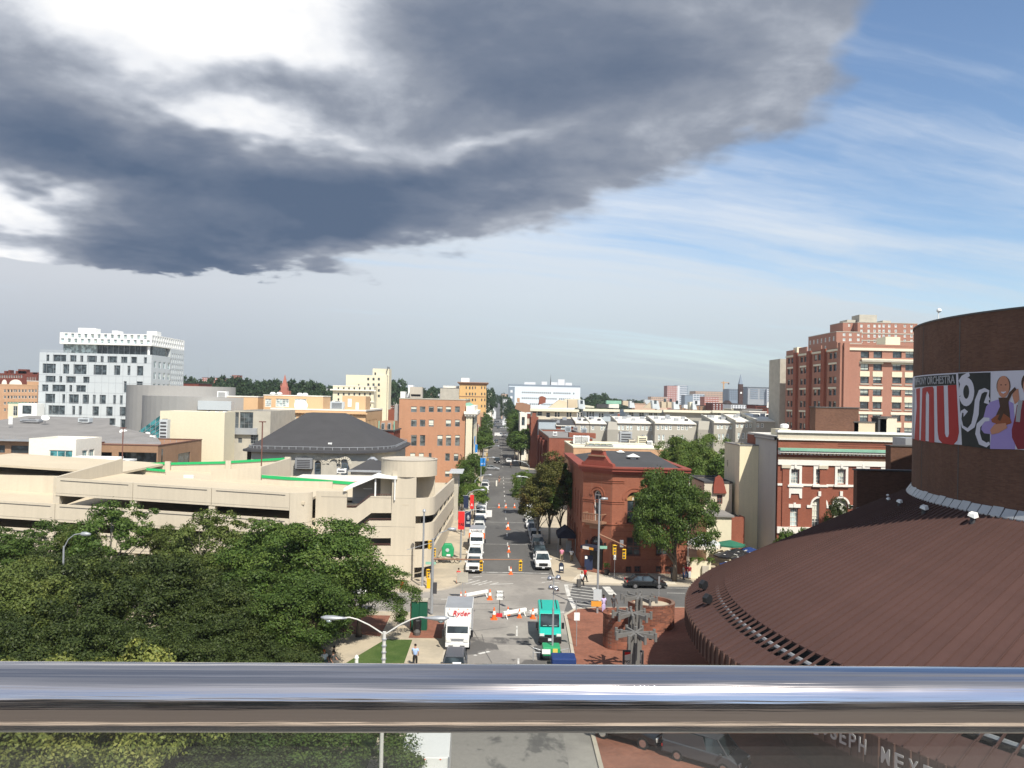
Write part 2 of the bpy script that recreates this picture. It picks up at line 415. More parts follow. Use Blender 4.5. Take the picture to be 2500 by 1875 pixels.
def windows(parent,o,ux,holes,style,t=0.18,sub=True,name='window'):
 ux=Vector((ux[0],ux[1],0)); n=Vector((ux.y,-ux.x,0)); o=Vector(o); rz=atan2(ux.y,ux.x); res=[]
 for h in holes:
  fm,gm=win_meshes(h[2],h[3],style)
  q=o+ux*h[0]-n*t; q=Vector((q.x,q.y,o.z+h[1]))
  w=part(name,fm,parent,q,rz); part('pane',gm,w); res.append(w)
 return res
def grid(u0,du,nu,v0,dv,nv,w,h,arch=False):
 return[(u0+i*du,v0+j*dv,w,h)+((True,)if arch else())for j in range(nv)for i in range(nu)]
def building(name,label,cat,x0,x1,y0,y1,z1,wm,rm,front=(),left=(),right=(),fsty=None,lsty=None,rsty=None,z0=0.0,parapet=0.5,cop=None,t=0.2,group=None,coph=.25):
 """rectangular block: wall with openings, flat roof below a parapet, coping; front faces the camera side"""
 W,D,H=x1-x0,y1-y0,z1-z0
 e=thing(name,label,cat,(x0,y0,z0),0,group)
 mb=MB()
 wall(mb,(0,0,0),(1,0),W,H,front,t); wall(mb,(0,D,0),(0,-1),D,H,left,t); wall(mb,(W,0,0),(0,1),D,H,right,t)
 wall(mb,(W,D,0),(-1,0),W,H)
 k=.25
 if parapet:
  mb.box(k,W-k,0.02,k,H-parapet,H-.01); mb.box(k,W-k,D-k,D-.02,H-parapet,H-.01); mb.box(.02,k,.02,D-.02,H-parapet,H-.01); mb.box(W-k,W-.02,.02,D-.02,H-parapet,H-.01)
 mb.build('wall',wm,e)
 MB().box(k if parapet else-.3,W-k if parapet else W+.3,k if parapet else-.3,D-k if parapet else D+.3,H-parapet-.1 if parapet else H,H-parapet if parapet else H+.25).build('roof',rm,e)
 if cop:
  c=MB(); a=.09; h0,h1=H-.002,H-.002+coph
  c.box(-a,W+a,-a,k+a,h0,h1); c.box(-a,W+a,D-k-a,D+a,h0,h1); c.box(-a,k+a,k+a,D-k-a,h0,h1); c.box(W-k-a,W+a,k+a,D-k-a,h0,h1)
  c.build('coping',cop,e)
 if front and fsty:windows(e,(0,0,0),(1,0),front,fsty,t*.7)
 if left and lsty:windows(e,(0,D,0),(0,-1),left,lsty,t*.7)
 if right and rsty:windows(e,(W,0,0),(0,1),right,rsty,t*.7)
 return e
def pwin(rects,Y,x0,z0=0.0):
 """openings measured as pixel rectangles on a frontal wall at depth Y -> (u,v,w,h)"""
 r=[]
 for q in rects:
  a=P(q[0],q[3],Y); b=P(q[2],q[1],Y); r.append((a.x-x0,a.z-z0,b.x-a.x,b.z-a.z)+tuple(q[4:]))
 return r
def pcrop(cx,cy,s,rects):return[(cx+a/s,cy+b/s,cx+c/s,cy+d/s)+tuple(r)for a,b,c,d,*r in rects]
M('concrete',(.52,.47,.39),.9,.08,1.0,streak=.05)
M('white_trim',(.80,.77,.70),.6,.05)
M('white_paint',(.80,.80,.78),.45,.03,spec=.5)
M('black_paint',(.018,.018,.02),.35,.05,spec=.5)
M('dark_metal',(.07,.07,.075),.5,.1)
M('grey_metal',(.30,.31,.32),.45,.1,metal=.3)
M('galv',(.42,.44,.46),.45,.12,metal=.4)
M('rubber',(.02,.02,.02),.8,.05)
M('roof_grey',(.25,.24,.23),.9,.15,.8)
M('roof_pale',(.70,.67,.60),.9,.12,.8)
M('roof_dark',(.07,.07,.072),.9,.15,.8)
M('copper',(.25,.48,.36),.7,.15)
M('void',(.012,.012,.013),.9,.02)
GL('glass'); GL('glass_blind',blind=.6); GL('glass_pale',(.22,.27,.27),blind=.35); GL('glass_teal',(.03,.12,.13),.05)
GL('glass_curtain',(.06,.07,.07),blind=.9,blindcol=(.75,.77,.66))
WSTY.update(sash=('white_trim','glass',1,2,.09,False),sashb=('white_trim','glass_blind',1,2,.09,False),plain=('dark_metal','glass',1,1,.06,False),dbl=('white_trim','glass',2,2,.1,False),arch=('white_trim','glass',2,3,.09,True),steel=('grey_metal','glass',3,3,.08,False),blind=('grey_metal','glass_curtain',1,2,.07,False),dark2=('dark_metal','glass_blind',2,2,.08,False),teal=('white_trim','glass_teal',3,1,.12,False))
#  SETTING
TWO('city_ground',(.20,.19,.17),(.13,.13,.12),.02,.4,.6)
TWO('asphalt',(.105,.103,.10),(.14,.137,.13),.12,.42,.62,.9,7,.10,(1,.35,1))
TWO('asphalt_near',(.12,.115,.11),(.25,.235,.215),.22,.46,.52,.9,7,.10,(1,.6,1))
TWO('concrete_road',(.32,.30,.27),(.245,.23,.21),.15,.42,.62,.9,7,.08)
TWO('cross_asphalt',(.13,.128,.125),(.10,.10,.098),.2,.42,.62,.9,7,.10)
TWO('sidewalk',(.50,.43,.32),(.40,.35,.27),.25,.42,.62,.9,6,.06)
TWO('sidewalk_pale',(.62,.56,.45),(.52,.46,.36),.3,.42,.62,.9,6,.05)
BR('brick_paving',(.30,.115,.07),(.22,.085,.055),(.20,.13,.10),.2,.1,.25,flat=True)
TWO('lawn',(.055,.10,.022),(.085,.13,.035),.5,.4,.62,.95,8,.35)
M('kerb',(.48,.43,.35),.9,.1)
TWO('road_paint',(.62,.61,.57),(.30,.29,.27),1.2,.50,.66,.7,8,.12)
M('iron',(.10,.095,.09),.7,.2)
g=MB().face([(-6000,-400,-.03),(6000,-400,-.03),(6000,9000,-.03),(-6000,9000,-.03)])
struct('ground',g,MATS['city_ground'])
def slab(name,pts,z1,mat,z0=-.02):return struct(name,MB().prism(pts,z0,z1,'z'),MATS[mat])
def sheet(name,pts,z,mat):return struct(name,MB().face([(x,y,z)for x,y in pts]),MATS[mat])
XL,XR=-3.7,7.5
sheet('street_asphalt_near',[(-4.6,20),(4.6,20),(4.9,78),(-4.6,78)],.004,'asphalt_near')
sheet('street_gutter_concrete',[(4.6,20),(7.4,20),(7.4,78),(4.9,78)],.004,'concrete_road')
sheet('intersection',[(-8,78),(9,78),(9,92),(12,106.2),(-8,106.2)],.004,'concrete_road')
sheet('street_asphalt_far',[(-4,106.2),(8,106.2),(8,3000),(-4,3000)],.004,'asphalt')
sheet('cross_street_right',[(7.4,88),(11.5,86),(140,86),(140,102),(9.6,101.8)],.008,'cross_asphalt')
sheet('cross_street_left',[(-140,80),(-8,80),(-8,97),(-140,97)],.008,'concrete_road')
sheet('second_cross_street',[(-160,244),(260,244),(260,262),(-160,262)],.008,'asphalt')
sheet('third_cross_street',[(-160,478),(260,478),(260,494),(-160,494)],.008,'asphalt')
def arc(cx,cy,r,a0,a1,n=6):return[(cx+r*cos(radians(a0+(a1-a0)*i/n)),cy+r*sin(radians(a0+(a1-a0)*i/n)))for i in range(n+1)]
slab('pavement_left',[(-90,95.0)]+arc(-10.2,101.6,6.5,-90,0)+[(XL,243),(-90,243)],.13,'sidewalk')
slab('pavement_right',[(90,101.0),(90,243),(XR,243)]+arc(12.0,105.3,4.5,180,270)[0:],.13,'sidewalk')
slab('pavement_corner_pale',[(9.4,102.2),(10.8,101.2),(22,101.4),(22,104),(14,106),(10.5,106)],.134,'sidewalk_pale')
for a,b in((263,477),(495,1400)):
 slab('pavement_left',[(-160,a),(XL,a),(XL,b),(-160,b)],.13,'sidewalk')
 slab('pavement_right',[(XR,a),(260,a),(260,b),(XR,b)],.13,'sidewalk')
slab('pavement_near_left',[(-80,30),(-4.4,30),(-4.1,80),(-5.6,84.5),(-9,86),(-80,86)],.12,'sidewalk')
slab('lawn',[(-60,34),(-7.2,34),(-7.2,76.2),(-9.6,76.2),(-13,66),(-18,58),(-60,58)],.16,'lawn')
slab('lawn',[(-60,62),(-18,62),(-14,72),(-17,78),(-60,78)],.16,'lawn')
slab('brick_paved_corner',[(-7.6,76.9),(-4.6,76.9),(-4.6,82.4),(-7.6,84)],.145,'brick_paving')
slab('brick_paved_corner',[(-20,80),(-10.2,77.2),(-10.2,84.5),(-20,84.5)],.145,'brick_paving')
pl=[(6.6,30),(6.9,60),(7.0,69.8),(7.4,82),(7.5,86),(8.7,88.4),(11,89.3),(20,90.0),(95,90.0),(95,30)]
slab('plaza_kerb',[(x-(.28 if x<12 else 0),y+(.28 if y>85 else 0))for x,y in pl],.13,'kerb')
slab('plaza',pl,.15,'brick_paving')
def strip(name,pts,w,h,mat,z0=0.0):
 m=MB()
 for(x0,y0),(x1,y1)in zip(pts,pts[1:]):
  d=Vector((x1-x0,y1-y0)).normalized(); n=Vector((-d.y,d.x))*w/2
  m.prism([(x0-n.x,y0-n.y),(x1-n.x,y1-n.y),(x1+n.x,y1+n.y),(x0+n.x,y0+n.y)],z0,h,'z')
 return struct(name,m,MATS[mat])
strip('kerb',[(-90,95.0)]+arc(-10.2,101.6,6.6,-90,0)+[(XL,243)],.2,.145,'kerb')
strip('kerb',[(XR,243)]+arc(12.0,105.3,4.5,180,270)+[(60,100.7)],.2,.145,'kerb')
strip('kerb',[(-4.35,30),(-4.05,80),(-5.5,84.6),(-9,86.1),(-80,86.1)],.2,.14,'kerb')
def paint(name,quads,z=.012,zs=()):
 m=MB()
 for k,q in enumerate(quads):m.face([(x,y,z+(.006 if k in zs else 0))for x,y in q])
 return struct(name,m,MATS['road_paint'])
def qd(a,b,w):
 d=Vector((b[0]-a[0],b[1]-a[1])).normalized(); n=Vector((-d.y,d.x))*w/2
 return[(a[0]-n.x,a[1]-n.y),(b[0]-n.x,b[1]-n.y),(b[0]+n.x,b[1]+n.y),(a[0]+n.x,a[1]+n.y)]
def gp(cx,cy,s,x,y):v=G(cx+x/s,cy+y/s); return(v.x,v.y)
paint('lane_dashes',[qd((1.95,y),(1.95,y+3.0),.16)for y in range(108,236,9)]+[qd((2.0,y),(2.0,y+3),.16)for y in range(270,900,12)])
paint('stop_lines',[qd((XL+.5,106.9),(XR-.6,106.9),.3),qd((XL+.4,222),(XR-.4,222),.35),qd((XL+.4,232),(XR-.4,232),.35),qd((XL+.4,150.0),(XR-.4,150.0),.14),qd((XL+.4,170.0),(XR-.4,170.0),.14),qd((-1.5,127.5),(XR-.5,127.5),.12)])
c6=lambda x,y:gp(950,1350,4.424,x,y)
paint('crosswalk_far',[qd(c6(x0,y0),c6(x1,y1),.2)for x0,y0,x1,y1 in((830,335,980,292),(895,345,1060,300),(965,347,1110,308),(1090,342,1180,322),(1110,340,1340,332),(900,262,1000,252),(1640,270,1790,262),(1650,320,1760,305),(1770,323,1840,323),(830,300,900,285))])
c7=lambda x,y:gp(1350,1380,5.53,x,y)
q=[qd(c7(175,262),c7(215,420),.45),qd(c7(225,440),c7(300,590),.5),qd(c7(545,300),c7(600,380),.5),qd(c7(610,420),c7(670,560),.5)]
for i,(a,b)in enumerate((((180,262),(560,310)),((205,310),(600,355)),((215,345),(615,395)),((230,385),(625,435)),((245,425),(640,475)),((262,470),(650,520)),((280,515),(650,560)),((300,560),(480,590)))):q.append(qd(c7(*a),c7(*b),.22))
paint('crosswalk_right',q,zs=(0,1,2,3))
paint('turn_marks',[qd(c7(715,290),c7(810,400),.9),qd(c7(1540,308),c7(2200,316),.14),qd(c7(1540,375),c7(1780,380),.14),qd((22,94.8),(130,95.2),.14),qd(c6(1380,790),c6(1380,900),.14),qd(c6(1395,1140),c6(1400,1300),.16),qd(c6(970,1090),c6(1085,1065),.35),qd(c6(915,1108),c6(945,1104),.3)],.014)
paint('crosswalk_near',[qd(c6(1230,640),c6(1890,640),.35),qd(c6(560,500),c6(850,500),.2)],.013)
sheet('road_patch',[c6(1160,990),c6(1560,1000),c6(1600,1160),c6(1230,1140)],.0105,'concrete_road')
sheet('road_patch',[c6(1560,1010),c6(1640,1000),c6(1640,1090),c6(1590,1090)],.0105,'asphalt')
struct('tar_seams',(lambda m:[m.face([(x,y,.016)for x,y in qd(a,b,.06)])for a,b in((c6(830,610),c6(1500,605)),(c6(850,850),c6(1280,800)),(c6(840,720),c6(1110,1190)),(c6(830,770),c6(900,560)),(c6(1000,880),c6(1040,1020)))]and m)(MB()),MATS['iron'])
for i,(x,y,r)in enumerate(((1640,390,.42),(1180,420,.3),(1875,443,.35),(1315,885,.42),(1870,540,.35),(905,625,.25),(1310,605,.25))):
 a=c6(x,y); o=MB().cyl((0,0,0),r,.012,14).build('manhole_cover',MATS['iron'],loc=(a[0],a[1],.006))
 tag(o,['large iron manhole cover near the right edge of the intersection','small iron cover in the middle of the intersection','iron cover beside the striped crosswalk','iron manhole cover in the near lane left of the teal van','iron cover right behind the teal van','dark patch cover behind the white box truck','dark patch cover right of the upright paper sign'][i],'manhole cover','iron covers in the roadway')
M('terrace_wall',(.66,.56,.44),.8,.08,streak=.04); M('terrace_floor',(.12,.105,.09),.9,.1)
bt=thing('terrace_building','pale concrete building under the camera, with an unseen wall added for the handrail to reflect','building',(0,0,0))
MB().box(-40,40,-30,.55,0,20.5).build('wall',MATS['terrace_wall'],bt)
MB().box(-40,40,-4.2,.35,20.5,20.53).build('floor',MATS['terrace_floor'],bt)
m=MB(); m.box(-40,40,-9,-4.2,20.5,20.9); m.box(-40,40,-9,-4.2,22.1,22.7)
for i in range(-13,14):m.box(i*3-.25,i*3+.25,-5,-4.2,20.9,22.1)
m.build('added_back_wall',MATS['terrace_wall'],bt)  # unseen wall behind the camera, added and sized for the rail's reflections
for i in range(-13,13):MB().box(i*3+.25,i*3+2.75,-4.6,-4.5,20.9,22.1).build('window',MATS['glass'],bt)
def steel():
 m=bpy.data.materials.new('polished_steel'); m.use_nodes=True; t=NT(m.node_tree); b=m.node_tree.nodes['Principled BSDF']
 tc=t.node('ShaderNodeTexCoord'); o=t.vm('MULTIPLY',tc.outputs['Object'],(1.2,90,90))
 n=t.noise(o,1.0,4,0.6); n2=t.noise(t.vm('MULTIPLY',tc.outputs['Object'],(6,500,500)),1.0,2,.5); sm=t.noise(tc.outputs['Object'],7,4,.6)
 t.put(b.inputs['Base Color'],t.mix(t.m('ADD',t.m('MULTIPLY',n,.6),t.m('MULTIPLY',n2,.4)),(.60,.56,.55),(.84,.80,.80))); b.inputs['Metallic'].default_value=1
 t.put(b.inputs['Roughness'],t.m('ADD',t.m('ADD',t.m('MULTIPLY',n,.08),t.m('MULTIPLY',sm,.10)),.02))
 bn=t.node('ShaderNodeBump'); bn.inputs['Strength'].default_value=.3; bn.inputs['Distance'].default_value=.002
 t.put(bn.inputs['Height'],t.m('ADD',n,t.m('MULTIPLY',n2,.3))); t.l.new(bn.outputs[0],b.inputs['Normal'])
 MATS['polished_steel']=m; return m
steel()
gl=bpy.data.materials.new('rail_glass'); gl.use_nodes=True; t=NT(gl.node_tree); t.n.clear(); MATS['rail_glass']=gl
o_=t.node('ShaderNodeOutputMaterial'); tr=t.node('ShaderNodeBsdfTransparent'); tr.inputs[0].default_value=(.90,.92,.91,1)
gs=t.node('ShaderNodeBsdfGlossy'); gs.inputs['Roughness'].default_value=.02; df=t.node('ShaderNodeBsdfDiffuse'); df.inputs[0].default_value=(.6,.6,.6,1)
mx=t.node('ShaderNodeMixShader'); mx.inputs[0].default_value=.05; t.l.new(tr.outputs[0],mx.inputs[1]); t.l.new(gs.outputs[0],mx.inputs[2])
mx2=t.node('ShaderNodeMixShader'); mx2.inputs[0].default_value=.03; t.l.new(mx.outputs[0],mx2.inputs[1]); t.l.new(df.outputs[0],mx2.inputs[2]); t.l.new(mx2.outputs[0],o_.inputs[0])
RD=.80
top,bot=P(1216,1624.5,RD).z,P(1216,1784,RD).z
rc=(top+bot)/2; rr=(top-bot)/2
print('rail',rc,rr)
rail=thing('handrail','polished steel handrail crossing the whole foreground, above a glass guard','railing',(0,RD,rc),radians(2.2))
mm=MB(); N=72
prof=[]
for i in range(N):
 a=2*pi*i/N; r_=rr
 for g0 in(1.05,2.35):
  r_-=.0012*math.exp(-((a-g0)/.03)**2)
 prof.append((-r_*cos(a)*1.0,r_*sin(a)))
mm.ring([[(x,y,z)for y,z in prof]for x in np.linspace(-2.2,2.2,23)])
mm.build('rail_tube',MATS['polished_steel'],rail,smooth=True)
MB().box(-2.2,2.2,-.005,.005,-1.15,-rr+.004).build('glass_panel',MATS['rail_glass'],rail)
for x in(-1.9,1.9):MB().box(x-.02,x+.02,-.03,.03,-1.3+(.0),-1.0).build('clamp',MATS['grey_metal'],rail)
#  LEFT SIDE
M('garage_concrete',(.575,.51,.40),.88,.05,.5,streak=.065,fine=.03)
M('garage_deck',(.58,.50,.37),.9,.07,.4)
M('green_rail',(.02,.42,.13),.5,.04,spec=.4)
M('cream',(.72,.66,.49),.85,.03,.4,streak=.02)
M('off_white',(.84,.80,.70),.8,.03,.4)
M('white_panel',(.53,.57,.585),.35,.04,.6,spec=.5)
M('white_clean',(.86,.87,.84),.5,.02)
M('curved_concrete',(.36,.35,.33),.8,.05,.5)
M('tan_stucco',(.66,.44,.25),.85,.05,.5)
M('stone',(.46,.43,.36),.9,.14,1.5,fine=.12)
M('slate',(.065,.064,.066),.85,.10,1.2)
M('brown_roof',(.33,.19,.12),.9,.06)
BR('brown_brick',(.37,.22,.13),(.31,.18,.11),(.33,.24,.17))
BR('orange_brick',(.50,.25,.145),(.455,.22,.125),(.49,.32,.21),var=.07)
BR('red_brick',(.29,.088,.055),(.24,.068,.042),(.29,.15,.10),var=.10)
BR('dark_red_brick',(.20,.05,.035),(.16,.04,.03),(.16,.08,.06),var=.12)
BR('tan_brick',(.56,.33,.19),(.52,.30,.17),(.52,.36,.24))
GY=99.0
gar=thing('parking_garage','long cream concrete parking garage with open decks, green-topped parapets and corner stair tower','parking garage',(0,GY,0))
def gt(x):return 10.4+(-24-x)*.0444
def para(x0,x1,za,zb,y0,y1,dz=0.0):
 """band following the ramp"""
 return([(x0,y0,gt(x0)+za),(x1,y0,gt(x1)+za),(x1,y1,gt(x1)+za),(x0,y1,gt(x0)+za)],[(x0,y0,gt(x0)+zb),(x1,y0,gt(x1)+zb),(x1,y1,gt(x1)+zb),(x0,y1,gt(x0)+zb)])
XC=[-69.3,-60.2,-51.1,-42.2,-33.1,-24.0]
for k in range(4):
 for i in range(5):
  if k==0 and i<2:continue
  a,b=XC[i]+.03,XC[i+1]-.03
  m=MB(); z=-3.05*k
  m.ring(list(para(a,b,z-2.05,z,0,.3)))
  m.build('spandrel_panel',MATS['garage_concrete'],gar)
  m=MB(); m.ring(list(para(a+.5,b-.5,z-.34,z-.26,-.035,0))); m.ring(list(para(a,b,z-1.78,z-1.76,-.01,0)))
  m.build('panel_groove',MATS['iron'],gar)
for i,x in enumerate(XC[1:5]):
 m=MB()
 for k in range(0 if i>=1 else 1,4):
  z=gt(x)-3.05*k-3.05; m.box(x-.30,x+.42,.08,1.0,z,z+1.0)
 m.build('column',MATS['garage_concrete'],gar)
for x in(XC[0],):pass
def deck(x0,x1,y0,y1,dz,name='deck',th=.3):
 m=MB(); m.ring([[(x0,y0,gt(x0)+dz-th),(x1,y0,gt(x1)+dz-th),(x1,y1,gt(x1)+dz-th),(x0,y1,gt(x0)+dz-th)],[(x0,y0,gt(x0)+dz),(x1,y0,gt(x1)+dz),(x1,y1,gt(x1)+dz),(x0,y1,gt(x0)+dz)]])
 m.build(name,MATS['garage_deck'],gar)
deck(-51.3,-22.4,.3,17,-1.0); deck(-22.4,-13.5,6.5,17,-1.0)
for k in range(1,4):deck(-75,-21,.31,33,-1.0-3.05*k-.02)
deck(-75,-51.3,17,33.2,-.9)
MB().box(-75,-21.5,33.0,33.3,0,8.2).build('rear_wall',MATS['garage_concrete'],gar)
for k in range(0,4):MB().box(-74,-22,15.0,15.25,-.05+0,gt(-51)-1.35-3.05*k if k==0 else.2).build('inner_wall',MATS['garage_concrete'],gar)if k==0 else None
def pwall(name,pts,th,mat='garage_concrete'):
 """wall along a plan line with top and bottom heights: (x,y,zbot,ztop)"""
 m=MB()
 for p,q in zip(pts,pts[1:]):
  d=Vector((q[0]-p[0],q[1]-p[1])).normalized(); n=Vector((-d.y,d.x))*th
  m.ring([[(p[0],p[1],p[2]),(q[0],q[1],q[2]),(q[0]+n.x,q[1]+n.y,q[2]),(p[0]+n.x,p[1]+n.y,p[2])],[(p[0],p[1],p[3]),(q[0],q[1],q[3]),(q[0]+n.x,q[1]+n.y,q[3]),(p[0]+n.x,p[1]+n.y,p[3])]])
 return m.build(name,MATS[mat],gar)
def PG(px,py,Y):v=P(px,py,Y); return v.x,v.z
pwall('end_parapet',[(-51.2,.32,8.0,gt(-51.2)),(-50.9,17.0,9.2,12.6)],.35)
a=PG(639,1159,116); b=PG(925,1181,116)
pwall('back_parapet',[(a[0],17.0,7.5,a[1]),(b[0],17.0,7.0,b[1])],.3)
m=MB(); m.ring([[(a[0],16.9,a[1]-.42),(b[0],16.9,b[1]-.42),(b[0],16.98,b[1]-.42),(a[0],16.98,a[1]-.42)],[(a[0],16.9,a[1]-.02),(b[0],16.9,b[1]-.02),(b[0],16.98,b[1]-.02),(a[0],16.98,a[1]-.02)]]); m.build('green_guard_rail',MATS['green_rail'],gar)
a=PG(516,1147,116); b=PG(638,1142,116)
pwall('ramp_wall',[(a[0],16.8,8.5,a[1]),(b[0],16.8,8.0,b[1])],.4)
c=PG(710,1118,131)
pwall('ramp_wall',[(b[0],17.0,8.6,b[1]+.1),(c[0],32.3,8.6,c[1])],.35)
a=PG(0,1165,117); b=PG(145,1160,117)
pwall('retaining_wall',[(-80,17.5,7,a[1]+.4),(a[0],17.5,7.0,a[1]),(-50.9,17.5,7.0,b[1])],.4)
for(x0,y0),(x1,y1),Y in(((20,1138),(108,1138),131),((120,1138),(258,1134),131),((300,1134),(405,1128),131),((418,1129),(553,1126),131),((562,1125),(697,1117),131)):
 a,b=PG(x0,y0,Y),PG(x1,y1,Y)
 pwall('rear_parapet',[(a[0],32.0,a[1]-2.2,a[1]-.3),(b[0],32.0,b[1]-2.2,b[1]-.3)],.25)
 m=MB(); m.ring([[(a[0],31.85,a[1]-.36),(b[0],31.85,b[1]-.36),(b[0],31.95,b[1]-.36),(a[0],31.95,a[1]-.36)],[(a[0],31.85,a[1]),(b[0],31.85,b[1]),(b[0],31.95,b[1]),(a[0],31.95,a[1])]])
 m.build('green_guard_rail',MATS['green_rail'],gar)
 MB().box(b[0]-.05,b[0]+.75,31.7,32.2,b[1]-1.6,b[1]+.1).build('parapet_post',MATS['garage_concrete'],gar)
a,b=PG(302,1138,125),PG(404,1146,125)
m=MB(); m.ring([[(a[0],25.8,a[1]-.3),(b[0],25.8,b[1]-.36),(b[0],25.95,b[1]-.36),(a[0],25.95,a[1]-.3)],[(a[0],25.8,a[1]),(b[0],25.8,b[1]),(b[0],25.95,b[1]),(a[0],25.95,a[1])]]); m.build('green_guard_rail',MATS['green_rail'],gar)
pwall('inner_parapet',[(a[0]-.2,26,9,a[1]-.3),(b[0],26,9,b[1]-.36)],.25)
m=MB(); m.ring([[(-75,17.1,9.9),(-22,17.1,8.3),(-22,33,8.6),(-75,33,10.2)],[(-75,17.1,10.2),(-22,17.1,8.6),(-22,33,8.9),(-75,33,10.5)]]); m.build('deck',MATS['garage_deck'],gar)
for k,(z0,z1)in enumerate(((6.9,gt(-24)-.03),(3.9,6.87),(0.13,3.87))):
 m=MB(); pts=[(-24+2.3*sin(a_),0.0+2.0*(1-cos(a_))*1.0)for a_ in np.linspace(0,1.35,8)]
 pts2=[(x,y+.35)for x,y in pts][::-1]
 m.prism(pts+pts2,z0,z1,'z'); m.build('curved_panel',MATS['garage_concrete'],gar,smooth=False)
SY=2.0; s3=lambda x,y:PG(850+x/4.1475,1080+y/4.1475,GY+SY)
xa=PG(784,1300,GY+SY)[0]; xb=s3(-23,900)[0]; xc=s3(437,800)[0]; xd=s3(680,800)[0]
MB().box(xa-.75,xb,SY,SY+.35,.13,10.45).build('stair_wall',MATS['garage_concrete'],gar)
m=MB(); m.box(xc,xd,SY-.02,SY+.5,.13,13.0); m.build('stair_pier',MATS['garage_concrete'],gar)
m=MB()
for za in(3.0,6.4,9.8):m.box(xa-.1,xd+.01,SY-.026,SY-.021,za,za+.02)
for za in(3.0,6.4):m.box(xa-.1,xb-.02,SY-.006,SY-.001,za,za+.02)
m.build('joint',MATS['iron'],gar)
def sp(name,top,bot,y0=SY-.01,y1=SY+.3):
 t_=[s3(*p)for p in top]; b_=[s3(*p)for p in bot]
 MB().prism(t_+b_[::-1],y0,y1,'y').build(name,MATS['garage_concrete'],gar)
tops=[[(-23,665),(75,665),(230,545),(437,545)],[(-23,915),(75,915),(210,795),(437,795)],[(-23,1170),(70,1168),(220,1050),(437,1050)]]
bots=[[(-23,835),(75,835),(235,715),(437,715)],[(-23,1090),(60,1090),(215,970),(437,970)]]
sp('stair_spandrel',tops[0],bots[0]); sp('stair_spandrel',tops[1],bots[1])
t_=[s3(*p)for p in tops[2]]; MB().prism(t_+[(xc,.13),(xb,.13)],SY-.01,SY+.3,'y').build('stair_spandrel',MATS['garage_concrete'],gar)
M('oxide',(.16,.075,.06),.7,.1)
for tp in tops:
 pts=[(s3(*p)[0],SY+.15,s3(*p)[1]+.22)for p in tp]; MB().tube(pts,.035).build('hand_rail',MATS['oxide'],gar)
 for p,q in zip(tp,tp[1:]):
  a,b=s3(*p),s3(*q); nst=max(1,int(abs(b[0]-a[0])/.28)); m=MB()
  for i in range(nst):x=a[0]+(b[0]-a[0])*i/nst; z=a[1]+(b[1]-a[1])*i/nst; m.box(x,x+.03,SY+.13,SY+.16,z-.05,z+.2)
  m.build('baluster_run',MATS['oxide'],gar)
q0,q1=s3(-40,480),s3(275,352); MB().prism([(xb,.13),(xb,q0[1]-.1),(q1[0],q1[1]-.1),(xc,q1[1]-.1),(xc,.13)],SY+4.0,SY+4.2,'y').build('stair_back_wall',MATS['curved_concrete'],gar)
for i in range(3):
 a=s3(60,(700,950,1200)[i]); b=s3(230,(580,830,1090)[i])
 MB().prism([(a[0],a[1]-.3),(a[0],a[1]),(b[0],b[1]),(b[0],b[1]-.3)],SY+.4,SY+2.2,'y').build('stair_flight',MATS['concrete'],gar)
 MB().box(b[0],xc,SY+.31,SY+4.2,b[1]-.3,b[1]).build('landing',MATS['concrete'],gar)
 MB().box(xb,a[0],SY+.31,SY+4.2,a[1]-.3,a[1]).build('landing',MATS['concrete'],gar)
a,b,c,d=s3(-40,460),s3(275,330),s3(500,345),s3(275,545)
m=MB(); m.prism([(a[0],a[1]),(b[0],b[1]),(c[0],c[1]),(c[0],c[1]-.32),(b[0]+.1,b[1]-.32),(a[0],a[1]-.38)],SY-.35,SY+4,'y'); m.build('canopy',MATS['white_clean'],gar)
m=MB(); m.box(b[0]-.05,b[0]+.12,SY+.05,SY+.2,d[1],b[1]-.3); m.box(xc+.3,xc+.42,SY-.3,SY-.1,9.6,12.2); m.build('canopy_post',MATS['white_clean'],gar)
l0=s3(100,500); MB().box(l0[0],l0[0]+1.1,SY+3.9,SY+4.1,l0[1]-.1,l0[1]).build('tube_lamp',MATS['white_clean'],gar)
RX,RYc,RR=-7.4,5.0,2.5
def corner(z0,z1,name='corner_panel',out=0.0,r=RR,a0=-90,a1=0):
 cx,cy=RX-RR,RYc-.5
 po=[(cx+(r+out)*cos(radians(a_)),cy+(r+out)*sin(radians(a_)))for a_ in np.linspace(a0,a1,10)]
 pi_=[(cx+(r-.3)*cos(radians(a_)),cy+(r-.3)*sin(radians(a_)))for a_ in np.linspace(a1,a0,10)]
 MB().prism(po+pi_,z0,z1,'z').build(name,MATS['garage_concrete'],gar)
for z1,z0 in((9.85,7.7),(6.8,4.7),(3.7,1.6)):
 corner(z0,z1)
 m=MB(); y0,y1=RYc-.5,55
 m.ring([[(RX-.3,y0,z0),(RX,y0,z0),(RX,y1,z0-2.4),(RX-.3,y1,z0-2.4)],[(RX-.3,y0,z1),(RX,y0,z1),(RX,y1,z1-2.4),(RX-.3,y1,z1-2.4)]])
 m.build('side_spandrel',MATS['garage_concrete'],gar)
m=MB()
for y in range(14,55,9):m.box(RX-.9,RX-.05,y-.3,y+.3,.13,8.0-(y-5)*.045)
m.build('side_columns',MATS['garage_concrete'],gar)
m=MB(); m.ring([[(-21,4.6,8.3),(RX-.3,4.6,8.6),(RX-.3,55,6.1),(-21,55,6.1)],[(-21,4.6,8.6),(RX-.3,4.6,8.9),(RX-.3,55,6.4),(-21,55,6.4)]]); m.build('deck',MATS['garage_deck'],gar)
MB().box(-21.6,-21.3,17,55,.1,9.2).build('inner_wall',MATS['garage_concrete'],gar)
